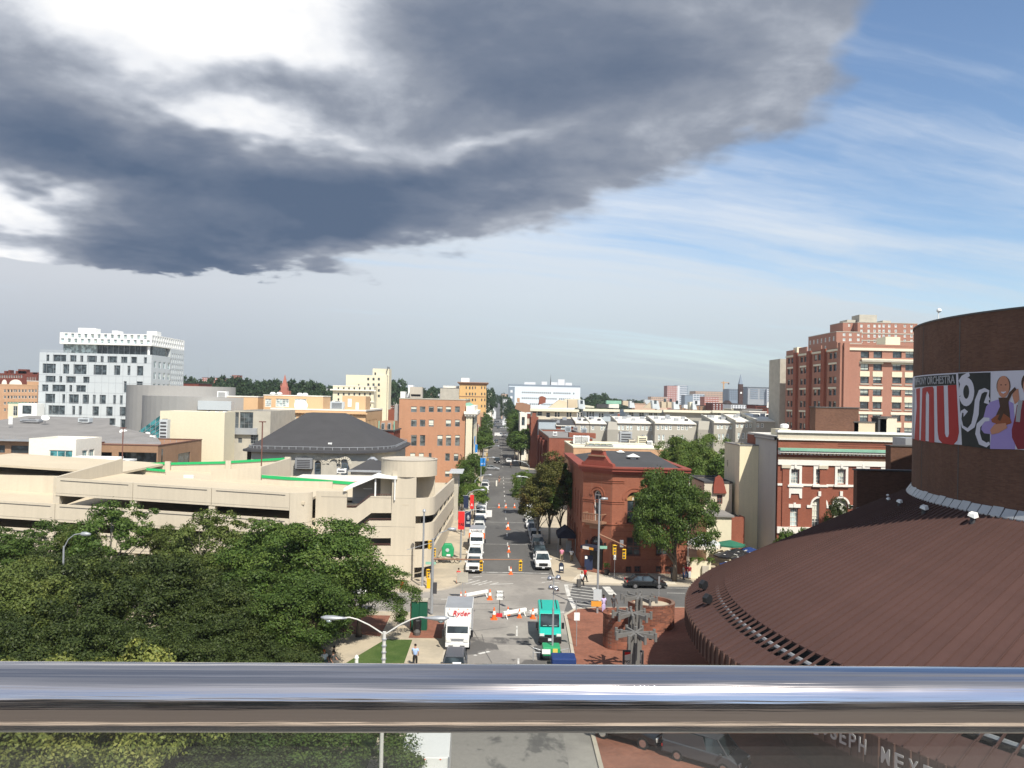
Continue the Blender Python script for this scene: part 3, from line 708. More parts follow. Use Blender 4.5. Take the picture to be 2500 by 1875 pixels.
MB().box(-21.3,RX-.05,54.7,55,.13,6.2).build('rear_wall',MATS['garage_concrete'],gar)
MB().box(xc+.1,RX-2,8.2,8.5,.13,12.4).build('stair_back_wall',MATS['garage_concrete'],gar)
dx,dy=(s3(300,300)[0]+s3(880,300)[0])/2,SY+3.2; dr=(s3(880,300)[0]-s3(300,300)[0])/2
m=MB(); m.lathe((dx,dy,0),[(dr,12.35),(dr,14.25)],40,True); m.build('tower_drum',MATS['garage_concrete'],gar)
m=MB(); m.lathe((dx,dy,0),[(dr+.04,14.26),(dr+.04,14.36),(dr-.25,14.37),(dr-.25,14.27)],40); m.build('drum_coping',MATS['concrete'],gar)
m=MB(); m.lathe((dx,dy,0),[(dr-.15,9.0),(dr-.15,9.05)],30); m.build('landing',MATS['garage_deck'],gar)
m=MB(); m.box(RX-2.6,RX-.25,RYc+1.6,RYc+1.9,8.8,12.36); m.build('tower_pier',MATS['garage_concrete'],gar); MB().box(dx-dr+.1,xc,SY+2,SY+5.6,8.8,12.36).build('tower_pier',MATS['garage_concrete'],gar)
MB().box(RX-.4,RX+.7,51,56,.13,8.6).build('stone_pier',MATS['stone'],gar)
MB().box(RX-.9,RX+1.5,49.5,56.5,8.6,8.85).build('pier_canopy',MATS['white_panel'],gar)
MB().box(PG(446/1+0,1120,115)[0],PG(470,1120,115)[0],16.5,16.9,9.3,10.6).build('notice_box',MATS['white_trim'],gar)
def deck_lamp(px,pyb,pyt,Y,label):
 b=P(px,pyb,Y); t=P(px,pyt,Y); e=thing('deck_lamp',label,'lamp post',(b.x,Y,b.z))
 h=t.z-b.z; MB().cyl((0,0,0),.09,h,8).build('pole',MATS['oxide'],e); MB().box(-.45,.45,-.15,.15,h,h+.14).build('lamp_head',MATS['oxide'],e)
deck_lamp(298,1136,1046,131,'dark slim lamp post on the upper garage deck in front of the brown brick building')
deck_lamp(638,1138,1031,117,'dark slim lamp post on the garage deck in front of the dark hipped roof')
def pb(px0,px1,pyt,Y,depth,name,label,cat,wm,rm,front=(),fsty=None,right=(),rsty=None,left=(),lsty=None,ref='r',**kw):
 a=P(px0,pyt,Y); b=P(px1,pyt,Y)
 return building(name,label,cat,a.x,b.x,Y,Y+depth,(a.z+b.z)/2,wm,rm,front=pwin(front,Y,a.x),fsty=fsty,right=right,rsty=rsty,left=left,lsty=lsty,**kw)
c1=lambda rs:pcrop(0,780,4.424,rs)
c2=lambda rs:pcrop(450,880,4.424,rs)
c3=lambda rs:pcrop(900,880,5.53,rs)
e=pb(71,186,1071.5,140,9,'low_white_building','low plain white building with a band of teal windows behind the garage','building',MATS['off_white'],MATS['roof_pale'],front=c1([(527,1415,785,1556)]),fsty='teal',right=[(2.2,8.3,1.8,3.4),(4.6,8.3,1.8,3.4)],rsty='teal',parapet=.4)
e=pb(180,278,1120,136,2.5,'low_white_wall','low white canopy wall beside the teal-windowed white building','wall',MATS['white_clean'],MATS['white_clean'],parapet=0)
e=pb(262,313,1126,135.5,2.2,'white_van_roof_shelter','small white shelter against the brown brick building','shelter',MATS['white_clean'],MATS['white_clean'],parapet=0)
e=pb(207,386,1086.5,150,22,'brown_brick_building','low brown brick building with satellite dishes and pipes on its flat roof','building',MATS['brown_brick'],MATS['brown_roof'],front=c1([(912,1435,1208,1530),(1275,1440,1692,1600)]),right=[(9.5,7.6,6.3,2.6)],rsty='plain',parapet=.2,cop=MATS['oxide'],coph=.12)
MB().box(.5,13,1.6,1.9,6,11.6).build('glazed_recess',MATS['glass'],e)
def dish(x,y,z,r,label,az=0.0,col='white_clean',tilt=50,grp=None):
 d=thing('satellite_dish',label,'satellite dish',(x,y,z),az,grp)
 m=MB(); R_=Matrix.Rotation(radians(90-tilt),4,'X'); rings=[]
 for k in range(6):rr_=r*k/5+.001; rings.append([tuple(R_@Vector((rr_*cos(2*pi*i/18),rr_*sin(2*pi*i/18),.22*rr_*rr_/r))+Vector((0,0,r*1.15)))for i in range(18)])
 m.ring(rings,False); rings2=[[(p[0],p[1]+.03,p[2])for p in rg]for rg in rings]; m.ring(rings2[::-1],False); m.build('reflector',MATS[col],d,smooth=True)
 m=MB(); m.tube([(0,.1,0),(0,.12,r*1.1)],r*.07); m.tube([(0,0,r*1.15),(0,-r*.75,r*1.5)],r*.03); m.cyl((0,-.0,0),r*.25,.04,10); m.build('mount',MATS['grey_metal'],d)
 return d
def ac(x,y,z,w,d,h,label,grp=None,col='grey_metal',cat='air conditioner'):
 e=thing('rooftop_unit',label,cat,(x,y,z),0,grp)
 MB().box(0,w,0,d,.12,h).build('casing',MATS[col],e,bevel=.03)
 m=MB()
 for i in range(5):zz=.3+(h-.5)*i/5; m.box(w*.12,w*.88,-.02,-.002,zz,zz+(h-.5)/9)
 m.build('louvre_panel',MATS['dark_metal'],e); MB().cyl((w/2,d/2,h),min(w,d)*.32,.1,12).build('fan_guard',MATS['dark_metal'],e)
 m=MB(); m.box(.05,.2,.05,d-.05,0,.12); m.box(w-.2,w-.05,.05,d-.05,0,.12); m.build('skid',MATS['dark_metal'],e); return e
def onroof(px,py,z):v=G(px,py,z); return v.x,v.y,z
q=onroof(303,1073,12.15); dish(q[0],q[1],q[2],1.0,'large white dish near the front edge of the brown brick roof',.9)
q=onroof(360,1066,12.15); dish(q[0],q[1],q[2],.5,'small white dish in front of the glass pyramid',.4)
q=onroof(317,1072,12.15); ac(q[0],q[1],q[2],1.2,1,.9,'small grey roof unit beside the large white dish')
q=onroof(388,1072,12.15); ac(q[0],q[1],q[2],1.6,1.6,4.0,'tall pale roof unit at the right end of the brown brick roof',col='white_panel')
q=onroof(365,1077,12.15); ac(q[0],q[1],q[2],.9,.8,1.1,'small white roof unit in front of the tall pale one',col='white_clean')
q=onroof(345,1070,12.15); ac(q[0],q[1],q[2],1.7,1.0,.5,'flat dark roof hatch on the brown brick roof',col='dark_metal',cat='roof hatch')
st=thing('grey_roofed_hall','long low brick hall with a broad grey roof at the far left','building',(0,0,0))
z1,z2=12.4,13.9
m=MB(); yE,yR=158,176
L=-110; a,b=PX(300,yE,1070),PX(60,yE)
m.add([(L,yE-1,z1),(-62,yE-1,z1),(PX(380,172),172,12.9),(PX(267,yR),yR,14.7),(PX(140,yR),yR,z2),(L,yR,z2)],[(0,1,4,5),(1,2,3,4)])
m.add([(L,yR,z2),(PX(140,yR),yR,z2),(PX(267,yR),yR,14.7),(PX(267,200),200,15.2),(L,200,15.4)],[(0,1,2,3,4)])
m.add([(PX(380,172),172,12.9),(PX(380,172),172.01,2),(-62,yE-.5,2),(-62,yE-1,z1)],[(0,1,2,3)])
m.build('roof',MATS['roof_grey'],st)
m=MB(); m.box(L,-62,yE-1.15,yE-.95,z1-.35,z1+.02); m.build('gutter',MATS['galv'],st)
m=MB(); wall(m,(L,yE,0),(1,0),-62-L,12.1,grid(2,4.5,10,9.8,1,1,3.4,1.4)); m.build('wall',MATS['brown_brick'],st)
windows(st,(L,yE,0),(1,0),grid(2,4.5,10,9.8,1,1,3.4,1.4),'plain')
MB().box(L,-62.1,yE-.15,yE-.01,8.6,9.1).build('string_course',MATS['white_trim'],st)
for px,py,w in((45,1066,.4),(20,1066,.4)):pass
m=MB();
for i in range(34):x=L+14+i*1.1; m.box(x,x+.05,yE+.2,yE+.25,z1,z1+.45)
m.build('snow_guard',MATS['galv'],st)
q=onroof(110,1032,14.6); dish(q[0],q[1],q[2],.8,'white dish on the broad grey roof at far left',.6)
q=onroof(190,1032,14.7); ac(q[0],q[1],q[2],2.4,1.6,1.0,'pale roof unit on the broad grey roof',col='white_panel')
q=onroof(48,1030,14.6); e=ac(q[0],q[1],q[2],4.0,2.0,.6,'long curved grey skylight on the far left roof',col='galv',cat='skylight')
for i,px in enumerate((22,25,29)):
 q=onroof(px,1036,14.4); o=MB().cyl((0,0,0),.12,1.6,8).build('vent_pipe',MATS['white_clean'],loc=q); tag(o,('left','middle','right')[i]+' one of three white vent pipes at the far left roof edge','pipe','three white vent pipes')
gp_=thing('glass_pyramid','sloping dark teal glass roof between the white tower block and the cream wall','glass roof',(0,0,0))
A,B_,C_=P(318,1068,200),P(393,1013,200),P(393,1075,200)
m=MB(); m.prism([(A.x,A.z),(B_.x,B_.z),(C_.x,C_.z)],200,216,'y'); m.build('glass_slope',MATS['glass_teal'],gp_)
for i in range(1,6):
 f=i/6; m=MB(); m.tube([(A.x+(B_.x-A.x)*f,199.95,A.z+(B_.z-A.z)*f),(A.x+(B_.x-A.x)*f,199.95,C_.z)],.05); m.tube([(A.x+(C_.x-A.x)*f,199.94,A.z+(C_.z-A.z)*f),(C_.x,199.94,C_.z+(B_.z-C_.z)*(1-f)*0+f*0+(B_.z-C_.z)*(1-f))],.05); m.build('glazing_bar',MATS['galv'],gp_)
e=pb(391,549,1004.5,176,7,'cream_block','plain sunlit cream block with three small white vents on top','building',MATS['cream'],MATS['roof_pale'],parapet=.1,z0=0)
for i,px in enumerate((509,530,549)):
 v=P(px,1001,178); o=ac(v.x-.4,178,v.z-1.1,.7,.7,.8,('left','middle','right')[i]+' one of three small white vents on the cream block','three white vents',col='white_clean',cat='vent')
e=pb(571,661,1003,184,22,'glazed_tan_wing','tan theatre wing with a tall steel-framed window wall','building',MATS['stone'],MATS['roof_grey'],front=c2([(545,560,590,740),(596,560,745,745),(580,835,625,890),(715,800,800,900)]),fsty='steel',parapet=.3)
v=P(570,1058,183.4); w2=P(627,1045,183.4); MB().box(v.x-e.location.x,w2.x-e.location.x,-.7,-.02,v.z-.2,v.z+1.2).build('balcony_band',MATS['galv'],e)
th=thing('curved_theatre','grey curved concrete theatre in two stepped drums','theatre',(0,0,0))
cx=PX(506,236,960); m=MB(); m.lathe((cx,236,0),[(16.5,0),(16.5,P(506,969,219.5).z)],48); m.build('lower_drum',MATS['curved_concrete'],th)
cx2=PX(445,250,945); m=MB(); m.lathe((cx2,250,0),[(15,0),(15,P(445,942,235).z)],48); m.build('upper_drum',MATS['curved_concrete'],th)
v0,v1=P(481,978,218),P(562,1002,218)
MB().box(v0.x,v1.x,218.6,221,v1.z,v0.z).build('white_bay',MATS['white_panel'],th)
v=P(530,967,225); ac(v.x,225,v.z-.6,2.4,2,1.9,'white roof plant on the lower grey drum',col='white_clean',cat='roof plant')
LY=300.0
la=thing('white_office_block','tall white panelled block with scattered square windows and a checkered top','office building',(0,LY,0))
lx0,lx1=PX(94,LY,950),PX(368,LY,950); lz=P(230,863,LY).z
W1=[(498,380,533,452),(570,382,716,455),(754,386,826,458),(864,390,900,461),(938,392,1046,463),(1084,396,1120,466),(1158,398,1266,468),(1305,402,1376,472),(1414,403,1478,474),(1552,408,1587,477),(458,478,603,580),(678,483,748,586),(790,487,936,590),(1008,492,1153,597),(1229,496,1300,600),(1374,500,1410,602),(1476,503,1548,606),(490,609,600,678),(638,612,672,680),(711,614,819,684),(895,618,966,687),(1334,667,1368,790),(1472,670,1541,795),(452,703,522,775),(562,706,707,778),(747,708,780,780),(820,711,928,782),(486,803,596,902),(669,807,704,905),(741,809,851,908),(889,811,961,911),(1000,814,1034,912),(1073,815,1144,914),(1219,817,1253,916),(1292,820,1327,919),(1366,821,1400,920),(1430,823,1465,921),(1540,825,1574,924),(404,933,444,1026),(520,930,702,1029),(776,934,812,1032),(848,936,884,1035),(996,939,1068,1040),(1144,942,1217,1043),(1290,945,1361,1046),(1463,950,1535,1048),(552,1058,697,1092),(734,1059,770,1094),(808,1062,860,1096),(952,1064,1028,1110),(1102,1067,1247,1140),(1297,1084,1600,1195)]
H1=pwin(c1(W1),LY,lx0)
m=MB(); wall(m,(lx0,0,0),(1,0),lx1-lx0,lz,H1,.5); sideH=grid(2,4.2,4,6,4.0,7,2.2,2.4); wall(m,(lx1,0,0),(0,1),17,lz,sideH,.3); m.box(lx0,lx1,16.9,17,0,lz-.1)
m.build('wall',MATS['white_panel'],la)
WSTY['panel']=('grey_metal','glass',1,1,.12,False); WSTY['panelb']=('white_panel','glass_pale',1,1,.1,False)
windows(la,(lx0,0,0),(1,0),H1,'panel',.35); windows(la,(lx1,0,0),(0,1),sideH,'panelb',.2)
MB().box(lx0+.3,lx1-.3,.3,16.8,lz-.5,lz-.3).build('roof',MATS['roof_pale'],la)
m=MB()
for px in range(112,366,17):x=PX(px,LY,950); m.box(x-.04,x+.04,-.02,-.003,5,lz)
for py in(884,917,934,959,984,1013):z=P(230,py,LY).z; m.box(lx0,lx1,-.021,-.004,z-.04,z+.04)
m.build('panel_joint',MATS['galv'],la)
m=MB()
for i in range(26):x=lx0+.3+i*.42; m.box(x,x+.12,.1,.2,lz,lz+1.0)
m.build('parapet_fin',MATS['white_panel'],la)
gx0,gx1=PX(146,LY,850),PX(360,LY,850); cz0,cz1=P(230,841,LY).z,P(230,813.5,LY).z
MB().box(gx0,gx0+12,2.5,16,lz-.3,cz0).build('glass_storey',MATS['glass_pale'],la); MB().box(gx0+12.02,lx1-1,3,16,lz-.3,cz0).build('glass_storey',MATS['glass'],la)
m=MB()
for i in range(16):m.box(gx0+i*1.95,gx0+i*1.95+.1,2.4,2.5,lz-.3,cz0)
m.build('mullion',MATS['galv'],la)
MB().cyl((lx1-1.6,1.2,lz-.3),.45,cz0-lz+.3,12).build('round_column',MATS['white_clean'],la)
MB().cyl((PX(324,LY),1.2,0),.9,P(324,1026,LY).z,14).build('round_column',MATS['white_clean'],la)
cw=lx1-gx0; ch=cz1-cz0
chk=[(.5+.0+(i*2+(1 if j else 0))*cw/28,ch*(.12+.44*j),cw/30,ch*.36)for j in(0,1)for i in range(14)if(i*2+j)*cw/28+cw/30+.5<cw]
m=MB(); wall(m,(gx0,-.3,cz0),(1,0),cw,ch,chk,.5)
sd=31.0; chs=[(.4+(i*2+(j%2))*sd/30,ch*(.12+.44*j),sd/33,ch*.36)for j in(0,1)for i in range(15)if(i*2+j%2)*sd/30+sd/33+.4<sd]
wall(m,(lx1,-.3,cz0),(0,1),sd,ch,chs,.4); m.box(gx0+.1,lx1-.1,-.2,sd-.4,cz0-.01,cz0+.1); m.box(gx0,gx0+.02,-.3,sd,cz0,cz1); m.build('checkered_crown',MATS['white_clean'],la)
MB().box(gx0+.1,lx1-.1,.3,sd-.6,cz1-.3,cz1-.2).build('roof',MATS['roof_pale'],la)
windows(la,(gx0,-.3,cz0),(1,0),chk,'panelb',.35); windows(la,(lx1,-.3,cz0),(0,1),chs,'panelb',.3)
wz0,wz1=8,cz0; hh=wz1-wz0
chw=[(.5+(i*2+(j%2))*.95,.6+j*2.0,.75,1.5)for j in range(14)for i in range(7)if.5+(i*2+j%2)*.95+.75<13.6 and.6+j*2+1.5<hh]
m=MB(); wall(m,(lx1,17.2,wz0),(0,1),13.5,hh,chw,.35); wall(m,(lx1-9,17.1,0),(1,0),9,wz1); m.box(lx1-9,lx1-.4,17.2,30.6,0,wz0); m.build('checkered_wing',MATS['white_panel'],la)
windows(la,(lx1,17.2,wz0),(0,1),chw,'panelb',.25)
for a_,b_,c_,d_ in((860,105,1045,140),(1225,135,1292,152),(1600,140,1705,175)):
 v0=P(a_/4.424,780+c_*0+b_/4.424,LY+8); v1=P(c_/4.424,780+d_/4.424,LY+8)
 MB().box(v0.x,v1.x,7,11,cz1-.2,v0.z+.4).build('roof_box',MATS['white_clean'],la)
e=pb(45,90,985,294,5,'white_annexe_cube','small bright white cube with one dark window at the foot of the white block','building',MATS['white_clean'],MATS['roof_pale'],front=c1([(238,930,342,1020)]),fsty='panel',parapet=.2)
e=pb(20,46,985,296,8,'cream_pavilion','narrow cream pavilion with a pink framed window left of the white cube','building',MATS['cream'],MATS['roof_pale'],front=c1([(138,935,190,1040)]),fsty='dbl',parapet=.2,cop=MATS['copper'])
rows=[(x0,y0,x0+24,y0+30)for y0 in(755,823,890,960)for x0 in(40,78,114,160,196,232,264,306,340,374)]
e=pb(-90,92,939,360,14,'tan_apartment_block','tan brick apartment block with small square windows at the far left','apartment block',MATS['tan_brick'],MATS['roof_pale'],front=c1([(x-230,a,c-230,d)for x,a,c,d in rows if x>300]+rows),fsty='sash',parapet=.3,cop=MATS['tan_stucco'])
e=pb(66,95,931,361,10,'tan_head_house','tan stair head rising above the tan apartment block','building',MATS['tan_brick'],MATS['roof_pale'],parapet=.2,cop=MATS['white_trim'])
rows=[(x0,600,x0+16,630)for x0 in range(-60,250,26)]+[(290+i*18,620,300+i*18,680)for i in range(6)]
e=pb(-90,92,911,400,16,'dark_red_brick_block','dark red brick block with arched white fanlights behind the tan apartments','building',MATS['dark_red_brick'],MATS['roof_dark'],front=c1(rows),fsty='sash',parapet=.3)
for x0,x1 in((18,75),(100,238)):
 v0,v1=P(x0/4.424,780+700/4.424,399.8),P(x1/4.424,780+650/4.424,399.8); r_=(v1.x-v0.x)/2
 MB().prism([(v0.x+r_+r_*cos(a_)-e.location.x,v0.z+(v1.z-v0.z)*sin(a_))for a_ in np.linspace(0,pi,12)],-.3,-.02,'y').build('fanlight',MATS['off_white'],e)
for i,(px,w,h)in enumerate(((10,1.2,1.4),(20,1,1.8),(38,5,1.4),(44,4,2.2),(60,6,.8),(80,4,.6))):
 v=P(px,911,404); MB().box(v.x-e.location.x,v.x+w-e.location.x,4,7,v.z-.6,v.z+h-.3).build('chimney',MATS['dark_red_brick'],e)
M('pale_stone',(.56,.52,.43),.85,.1); WSTY['archd']=('far_frame','glass',1,2,.07,True); M('far_frame',(.10,.14,.20),.5)
sh=thing('slate_roofed_stone_hall','stone hall with arched windows under a huge dark hipped roof','hall',(0,0,0))
EY=140.0; ez=P(770,1101,EY).z; xl,xr=PX(588,EY,1100),PX(968,EY+8,1100)
def octo(x0,x1,y0,y1,c):
 pts=[]
 for cx_,cy_,a0 in((x1-c,y0+c,-90),(x1-c,y1-c,0),(x0+c*.25,y1-c*.25,90),(x0+c*.25,y0+c*.25,180)):
  cc_=c if cx_==x1-c else c*.25
  for i in range(7):a_=radians(a0+15*i); pts.append((cx_+cc_*cos(a_),cy_+cc_*sin(a_)))
 return pts
ea=octo(xl,xr,EY,EY+40,11); rd=octo(PX(746,EY+18,1010),PX(836,EY+18,1010),EY+18,EY+24,2)
rz_=P(790,1009,EY+18).z
m=MB(); m.ring([[(x,y,ez)for x,y in ea],[(x,y,rz_)for x,y in rd]]); m.build('hipped_roof',MATS['slate'],sh)
m=MB(); m.ring([[(x,y,ez-.35)for x,y in octo(xl-.3,xr+.3,EY-.3,EY+40.3,11)],[(x,y,ez-.02)for x,y in octo(xl-.3,xr+.3,EY-.3,EY+40.3,11)]]); m.build('eave',MATS['dark_metal'],sh)
wp=octo(xl+.7,xr-.7,EY+.7,EY+39.3,10.4)
m=MB(); hls=pwin(c2([(1403,1082,1478,1240,True),(1580,1082,1652,1240,True),(1692,1082,1764,1240,True)]),EY+.7,xl+1.5)
m.prism(wp,0,4,'z')
wall(m,(xl+1.5,EY+.7,4),(1,0),xr-11.1-xl-1.5,ez-4.3,[(a,b-4,c,d,True)for a,b,c,d,*_ in hls],.5)
wall(m,(xl+.75,EY+38,4),(0,-1),37,ez-4.3)
for p,q in zip(wp[:7],wp[1:8]):m.face([(p[0],p[1],4),(q[0],q[1],4),(q[0],q[1],ez-.3),(p[0],p[1],ez-.3)])
m.face([(wp[7][0],wp[7][1],4),(wp[8][0],wp[8][1],4),(wp[8][0],wp[8][1],ez-.3),(wp[7][0],wp[7][1],ez-.3)])
m.build('stone_wall',MATS['stone'],sh)
windows(sh,(xl+1.5,EY+.7,0),(1,0),hls,'archd',.3)
for h in hls:
 r_=h[2]/2+.25; cx_=xl+1.5+h[0]+h[2]/2; zc=h[1]+h[3]-h[2]/2; m=MB()
 for i in range(9):
  a0,a1=pi*i/9+.03,pi*(i+1)/9-.03
  m.prism([(cx_+r_*cos(a0),zc+r_*sin(a0)),(cx_+r_*cos(a1),zc+r_*sin(a1)),(cx_+(r_+.45)*cos(a1),zc+(r_+.45)*sin(a1)),(cx_+(r_+.45)*cos(a0),zc+(r_+.45)*sin(a0))],EY+.6,EY+.7,'y')
 m.build('arch_stones',MATS['pale_stone'],sh)
m=MB(); ee=octo(xl+.5,xr-.5,EY+.5,EY+39.5,10.6)
for p,q in zip(ee,ee[1:]+ee[:1]):
 n=max(1,int(hypot(q[0]-p[0],q[1]-p[1])/1.1))
 for i in range(n):x,y=p[0]+(q[0]-p[0])*i/n,p[1]+(q[1]-p[1])*i/n; m.box(x-.04,x+.04,y-.04,y+.04,ez+.05,ez+.65)
 m.tube([(p[0],p[1],ez+.6),(q[0],q[1],ez+.6)],.04,4)
m.build('snow_guard',MATS['galv'],sh)
v=P(802,1092,142); o=ac(v.x-.3,143,v.z-.2,.6,.6,.9,'small white vent near the eave of the dark hipped roof',col='white_clean',cat='vent')
m=MB(); a,b=PX(853,133,1140),PX(935,133,1140); v=P(910,1117,138); z_=P(890,1148,133).z
w_=thing('small_slate_roof_wing','small dark pyramid-roofed wing between the stone hall and the stair tower','building wing',(0,0,0))
m.add([(a,133,z_),(b,133,z_),(b,143,z_),(a,143,z_),(v.x,138,v.z)],[(0,1,4),(1,2,4),(2,3,4),(3,0,4)]); m.build('roof',MATS['slate'],w_)
MB().box(a+.2,b-.2,133.2,142.8,0,z_).build('wall',MATS['stone'],w_); MB().box(a-.1,b+.1,132.85,133,z_-.3,z_+.02).build('gutter',MATS['galv'],w_)
MB().cyl((v.x,138,v.z-.4),.9,.5,14,.3).build('roof_cap',MATS['galv'],w_)
z_=9.4; a,b=PX(712,124,1150),PX(935,124,1150)
fl=thing('flat_white_roof_building','low building with a flat white roof and pink edge between garage and stone hall','building',(0,0,0))
MB().box(a,b,117.8,131.5,0,z_).build('wall',MATS['tan_brick'],fl); MB().box(a-.1,b,117.7,131.6,z_,z_+.12).build('roof',MATS['roof_pale'],fl)
M('pink_membrane',(.62,.27,.24),.8,.08)
m=MB(); m.add([(PX(760,119,1165),119,z_+.14),(b,121,z_+.14),(b,124.5,z_+.14)],[(0,1,2)]); m.build('pink_strip',MATS['pink_membrane'],fl)
q=onroof(822,1157,z_+.12); ac(q[0],q[1],q[2],1.4,1.2,.8,'white roof unit on the flat white roof',col='white_clean')
q=onroof(879,1151,z_+.12); e=thing('roof_ventilator','round galvanised ventilator beside the stair tower','ventilator',q); MB().lathe((0,0,0),[(.35,0),(.35,.35),(.62,.45),(.62,.75),(.2,1.0)],14).build('cowl',MATS['galv'],e)
q=onroof(712,1146,z_+.12); ac(q[0]+.5,q[1],q[2],2.8,1.6,1.9,'louvred grey roof unit at the foot of the stone hall')
q=onroof(705,1160,z_);
WSTY['big']=('white_trim','glass_pale',4,4,.14,False)
e=pb(661,893,1002,212,30,'tan_arts_building','wide tan building with tall gridded windows and a flat cornice','building',MATS['tan_stucco'],MATS['roof_pale'],front=c2([(937,592,995,810),(1046,590,1207,810),(1253,590,1400,700),(1450,590,1600,700),(1745,595,1820,760)]),fsty='big',right=grid(1.5,2.4,8,9,4,2,1.3,2.6),rsty='plain',parapet=.3,cop=MATS['white_trim'],coph=.4)
W_=PX(893,212)-PX(661,212)
z_=P(780,1002,212).z; MB().box(-.5,W_+.5,-.7,-.02,z_-.75,z_-.35).build('cornice',MATS['tan_stucco'],e)
m=MB()
for i in range(30):m.box(.2+i*W_/30,.45+i*W_/30,-.5,-.02,z_-1.05,z_-.76)
m.build('cornice_brackets',MATS['brown_roof'],e)
e=pb(644,789,967,224,10,'tan_penthouse','tan penthouse with gridded studio windows above the tan arts building','building',MATS['tan_stucco'],MATS['roof_pale'],front=c2([(870,415,940,500),(985,415,1132,500),(1190,415,1320,500)]),fsty='big',parapet=.2,cop=MATS['white_trim'])
for i,(px,py)in enumerate(((666,960),(682,960),(732,962),(745,962))):
 v=P(px,py,228); e=thing('mushroom_vent',('first','second','third','fourth')[i]+' white mushroom vent from the left above the tan penthouse','vent',(v.x,228,v.z-.6),0,'white mushroom vents on the penthouse'); MB().lathe((0,0,0),[(.4,-.5),(.4,.3),(.8,.35),(.8,.6),(.4,.9)],12).build('cap',MATS['white_clean'],e)
v=P(731,1000,213); dish(v.x,214.5,v.z-1.0,1.65,'very large white satellite dish on the front cornice of the tan arts building',.25,tilt=28)
e=pb(836,893,967,220,8,'tan_stair_tower','plain tan stair head with two white doors on the tan arts building roof','building',MATS['tan_stucco'],MATS['roof_pale'],parapet=.1)
for x0,x1,y0,y1 in((1765,1808,415,500),(1850,1885,455,530)):
 v0,v1=P(450+x0/4.424,880+y1/4.424,220),P(450+x1/4.424,880+y0/4.424,220); MB().box(v0.x-e.location.x,v1.x-e.location.x,-.12,-.01,v0.z,v1.z).build('door',MATS['white_clean'],e)
v=P(806,985,216); ac(v.x,216,v.z-1.5,3.4,2,2.0,'pale grey roof unit left of the tan stair head',col='white_panel')
e=pb(550,630,969,226,8,'tan_corner_block','low tan block rising behind the curved grey theatre','building',MATS['tan_stucco'],MATS['roof_pale'],parapet=.2,cop=MATS['white_trim'])
c2y=lambda rs:c2(rs)
hw=grid_px=[(1975+i*57,y0,1998+i*57,y0+28)for y0 in(188,248,310,370)for i in range(3)]
e=pb(845,945,916,330,12,'cream_hotel_tower','tall cream tower with rows of small windows','tower',MATS['cream'],MATS['roof_pale'],front=c2(hw+[(1878+0,255,1890,300)]),fsty='plain',right=grid(1.5,3,3,8,3.4,8,1,1.6),rsty='plain',parapet=.4)
e=pb(910,950,900,333,8,'cream_tower_head','stepped cream head on top of the cream tower','tower',MATS['cream'],MATS['roof_pale'],front=c2([(2052,130,2072,158)]),fsty='plain',parapet=.3)
hw=[(1655+i*57,y0,1674+i*57,y0+28)for y0 in(290,350,410,470)for i in range(7)]
e=pb(813,913,943,320,8,'cream_hotel_wing','lower cream wing with two moulded cornices in front of the cream tower','building',MATS['cream'],MATS['roof_pale'],front=c2(hw),fsty='plain',parapet=.3,cop=MATS['white_trim'])
w_=PX(913,320)-PX(813,320); z_=P(860,954,320).z
MB().box(-.9,w_+.9,-1.0,-.02,z_,z_+.5).build('cornice',MATS['off_white'],e); MB().box(-.3,w_+.3,-.4,-.02,z_-4.2,z_-3.9).build('string_course',MATS['off_white'],e)
OY=205.0; cols=[(570,650),(690,765),(810,880),(925,1000),(1040,1115),(1165,1232)]
ow=[(a,622,b,697)for a,b in cols]+[(a,800,b,892)for i,(a,b)in enumerate(cols)if i!=3]+[(a,1008,b,1152)for i,(a,b)in enumerate(cols)if i!=2]+[(558,1248,630,1340),(675,1250,745,1345),(810,1250,850,1335),(1032,1255,1097,1355),(1148,1258,1213,1358),(1030,1490,1092,1570),(1145,1492,1208,1575)]
ob=pb(975,1137,975.5,OY,34,'orange_brick_building','sunlit orange brick office building with six columns of sash windows','office building',MATS['orange_brick'],MATS['roof_grey'],front=c3(ow),fsty='blind',left=[],parapet=.4,cop=MATS['stone'])
ox=ob.location.x; x0,x1=PX(1137,OY)-ox+.02,PX(1156,OY)-ox; hz=P(1140,992,OY).z
sw=grid(2.0,3.6,9,3,4.4,4,1.6,2.4)
m=MB(); m.box(x0,x1-.3,-.4,-.0,0,hz-2.4); wall(m,(x1,-.4,0),(0,1),34,hz-2,sw,.4); m.box(x0,x1-.41,0.01,33.5,0,hz-2); m.build('cream_street_front',MATS['cream'],ob); windows(ob,(x1,-.4,0),(0,1),sw,'sash',.3)
m=MB(); m.box(x0-.5,x1+.9,-1.2,34,hz-1.9,hz-1.2); m.box(x0-.2,x1+.3,-.7,33.8,hz-2.5,hz-1.92); m.box(x0,x1+.1,-.5,33.6,hz-1.18,hz+.1); m.box(x0-.15,x1+.35,-.7,33.7,6.3,6.7)
for i in range(4):m.box(x0-.3+i*.75,x0+.05+i*.75,-1.0,-.71,hz-2.3,hz-1.92)
for i in range(40):m.box(x1+.31,x1+.7,-.6+i*.85,-.25+i*.85,hz-2.3,hz-1.92)
m.build('cornice',MATS['off_white'],ob)
m=MB(); m.prism([(PX(1123,OY)-ox,P(1123,976,OY).z),(PX(1148,OY)-ox,hz),(x0+.1,hz-.2),(PX(1120,OY)-ox,20.6)],.5,33,'y'); m.build('copper_gutter',MATS['copper'],ob)
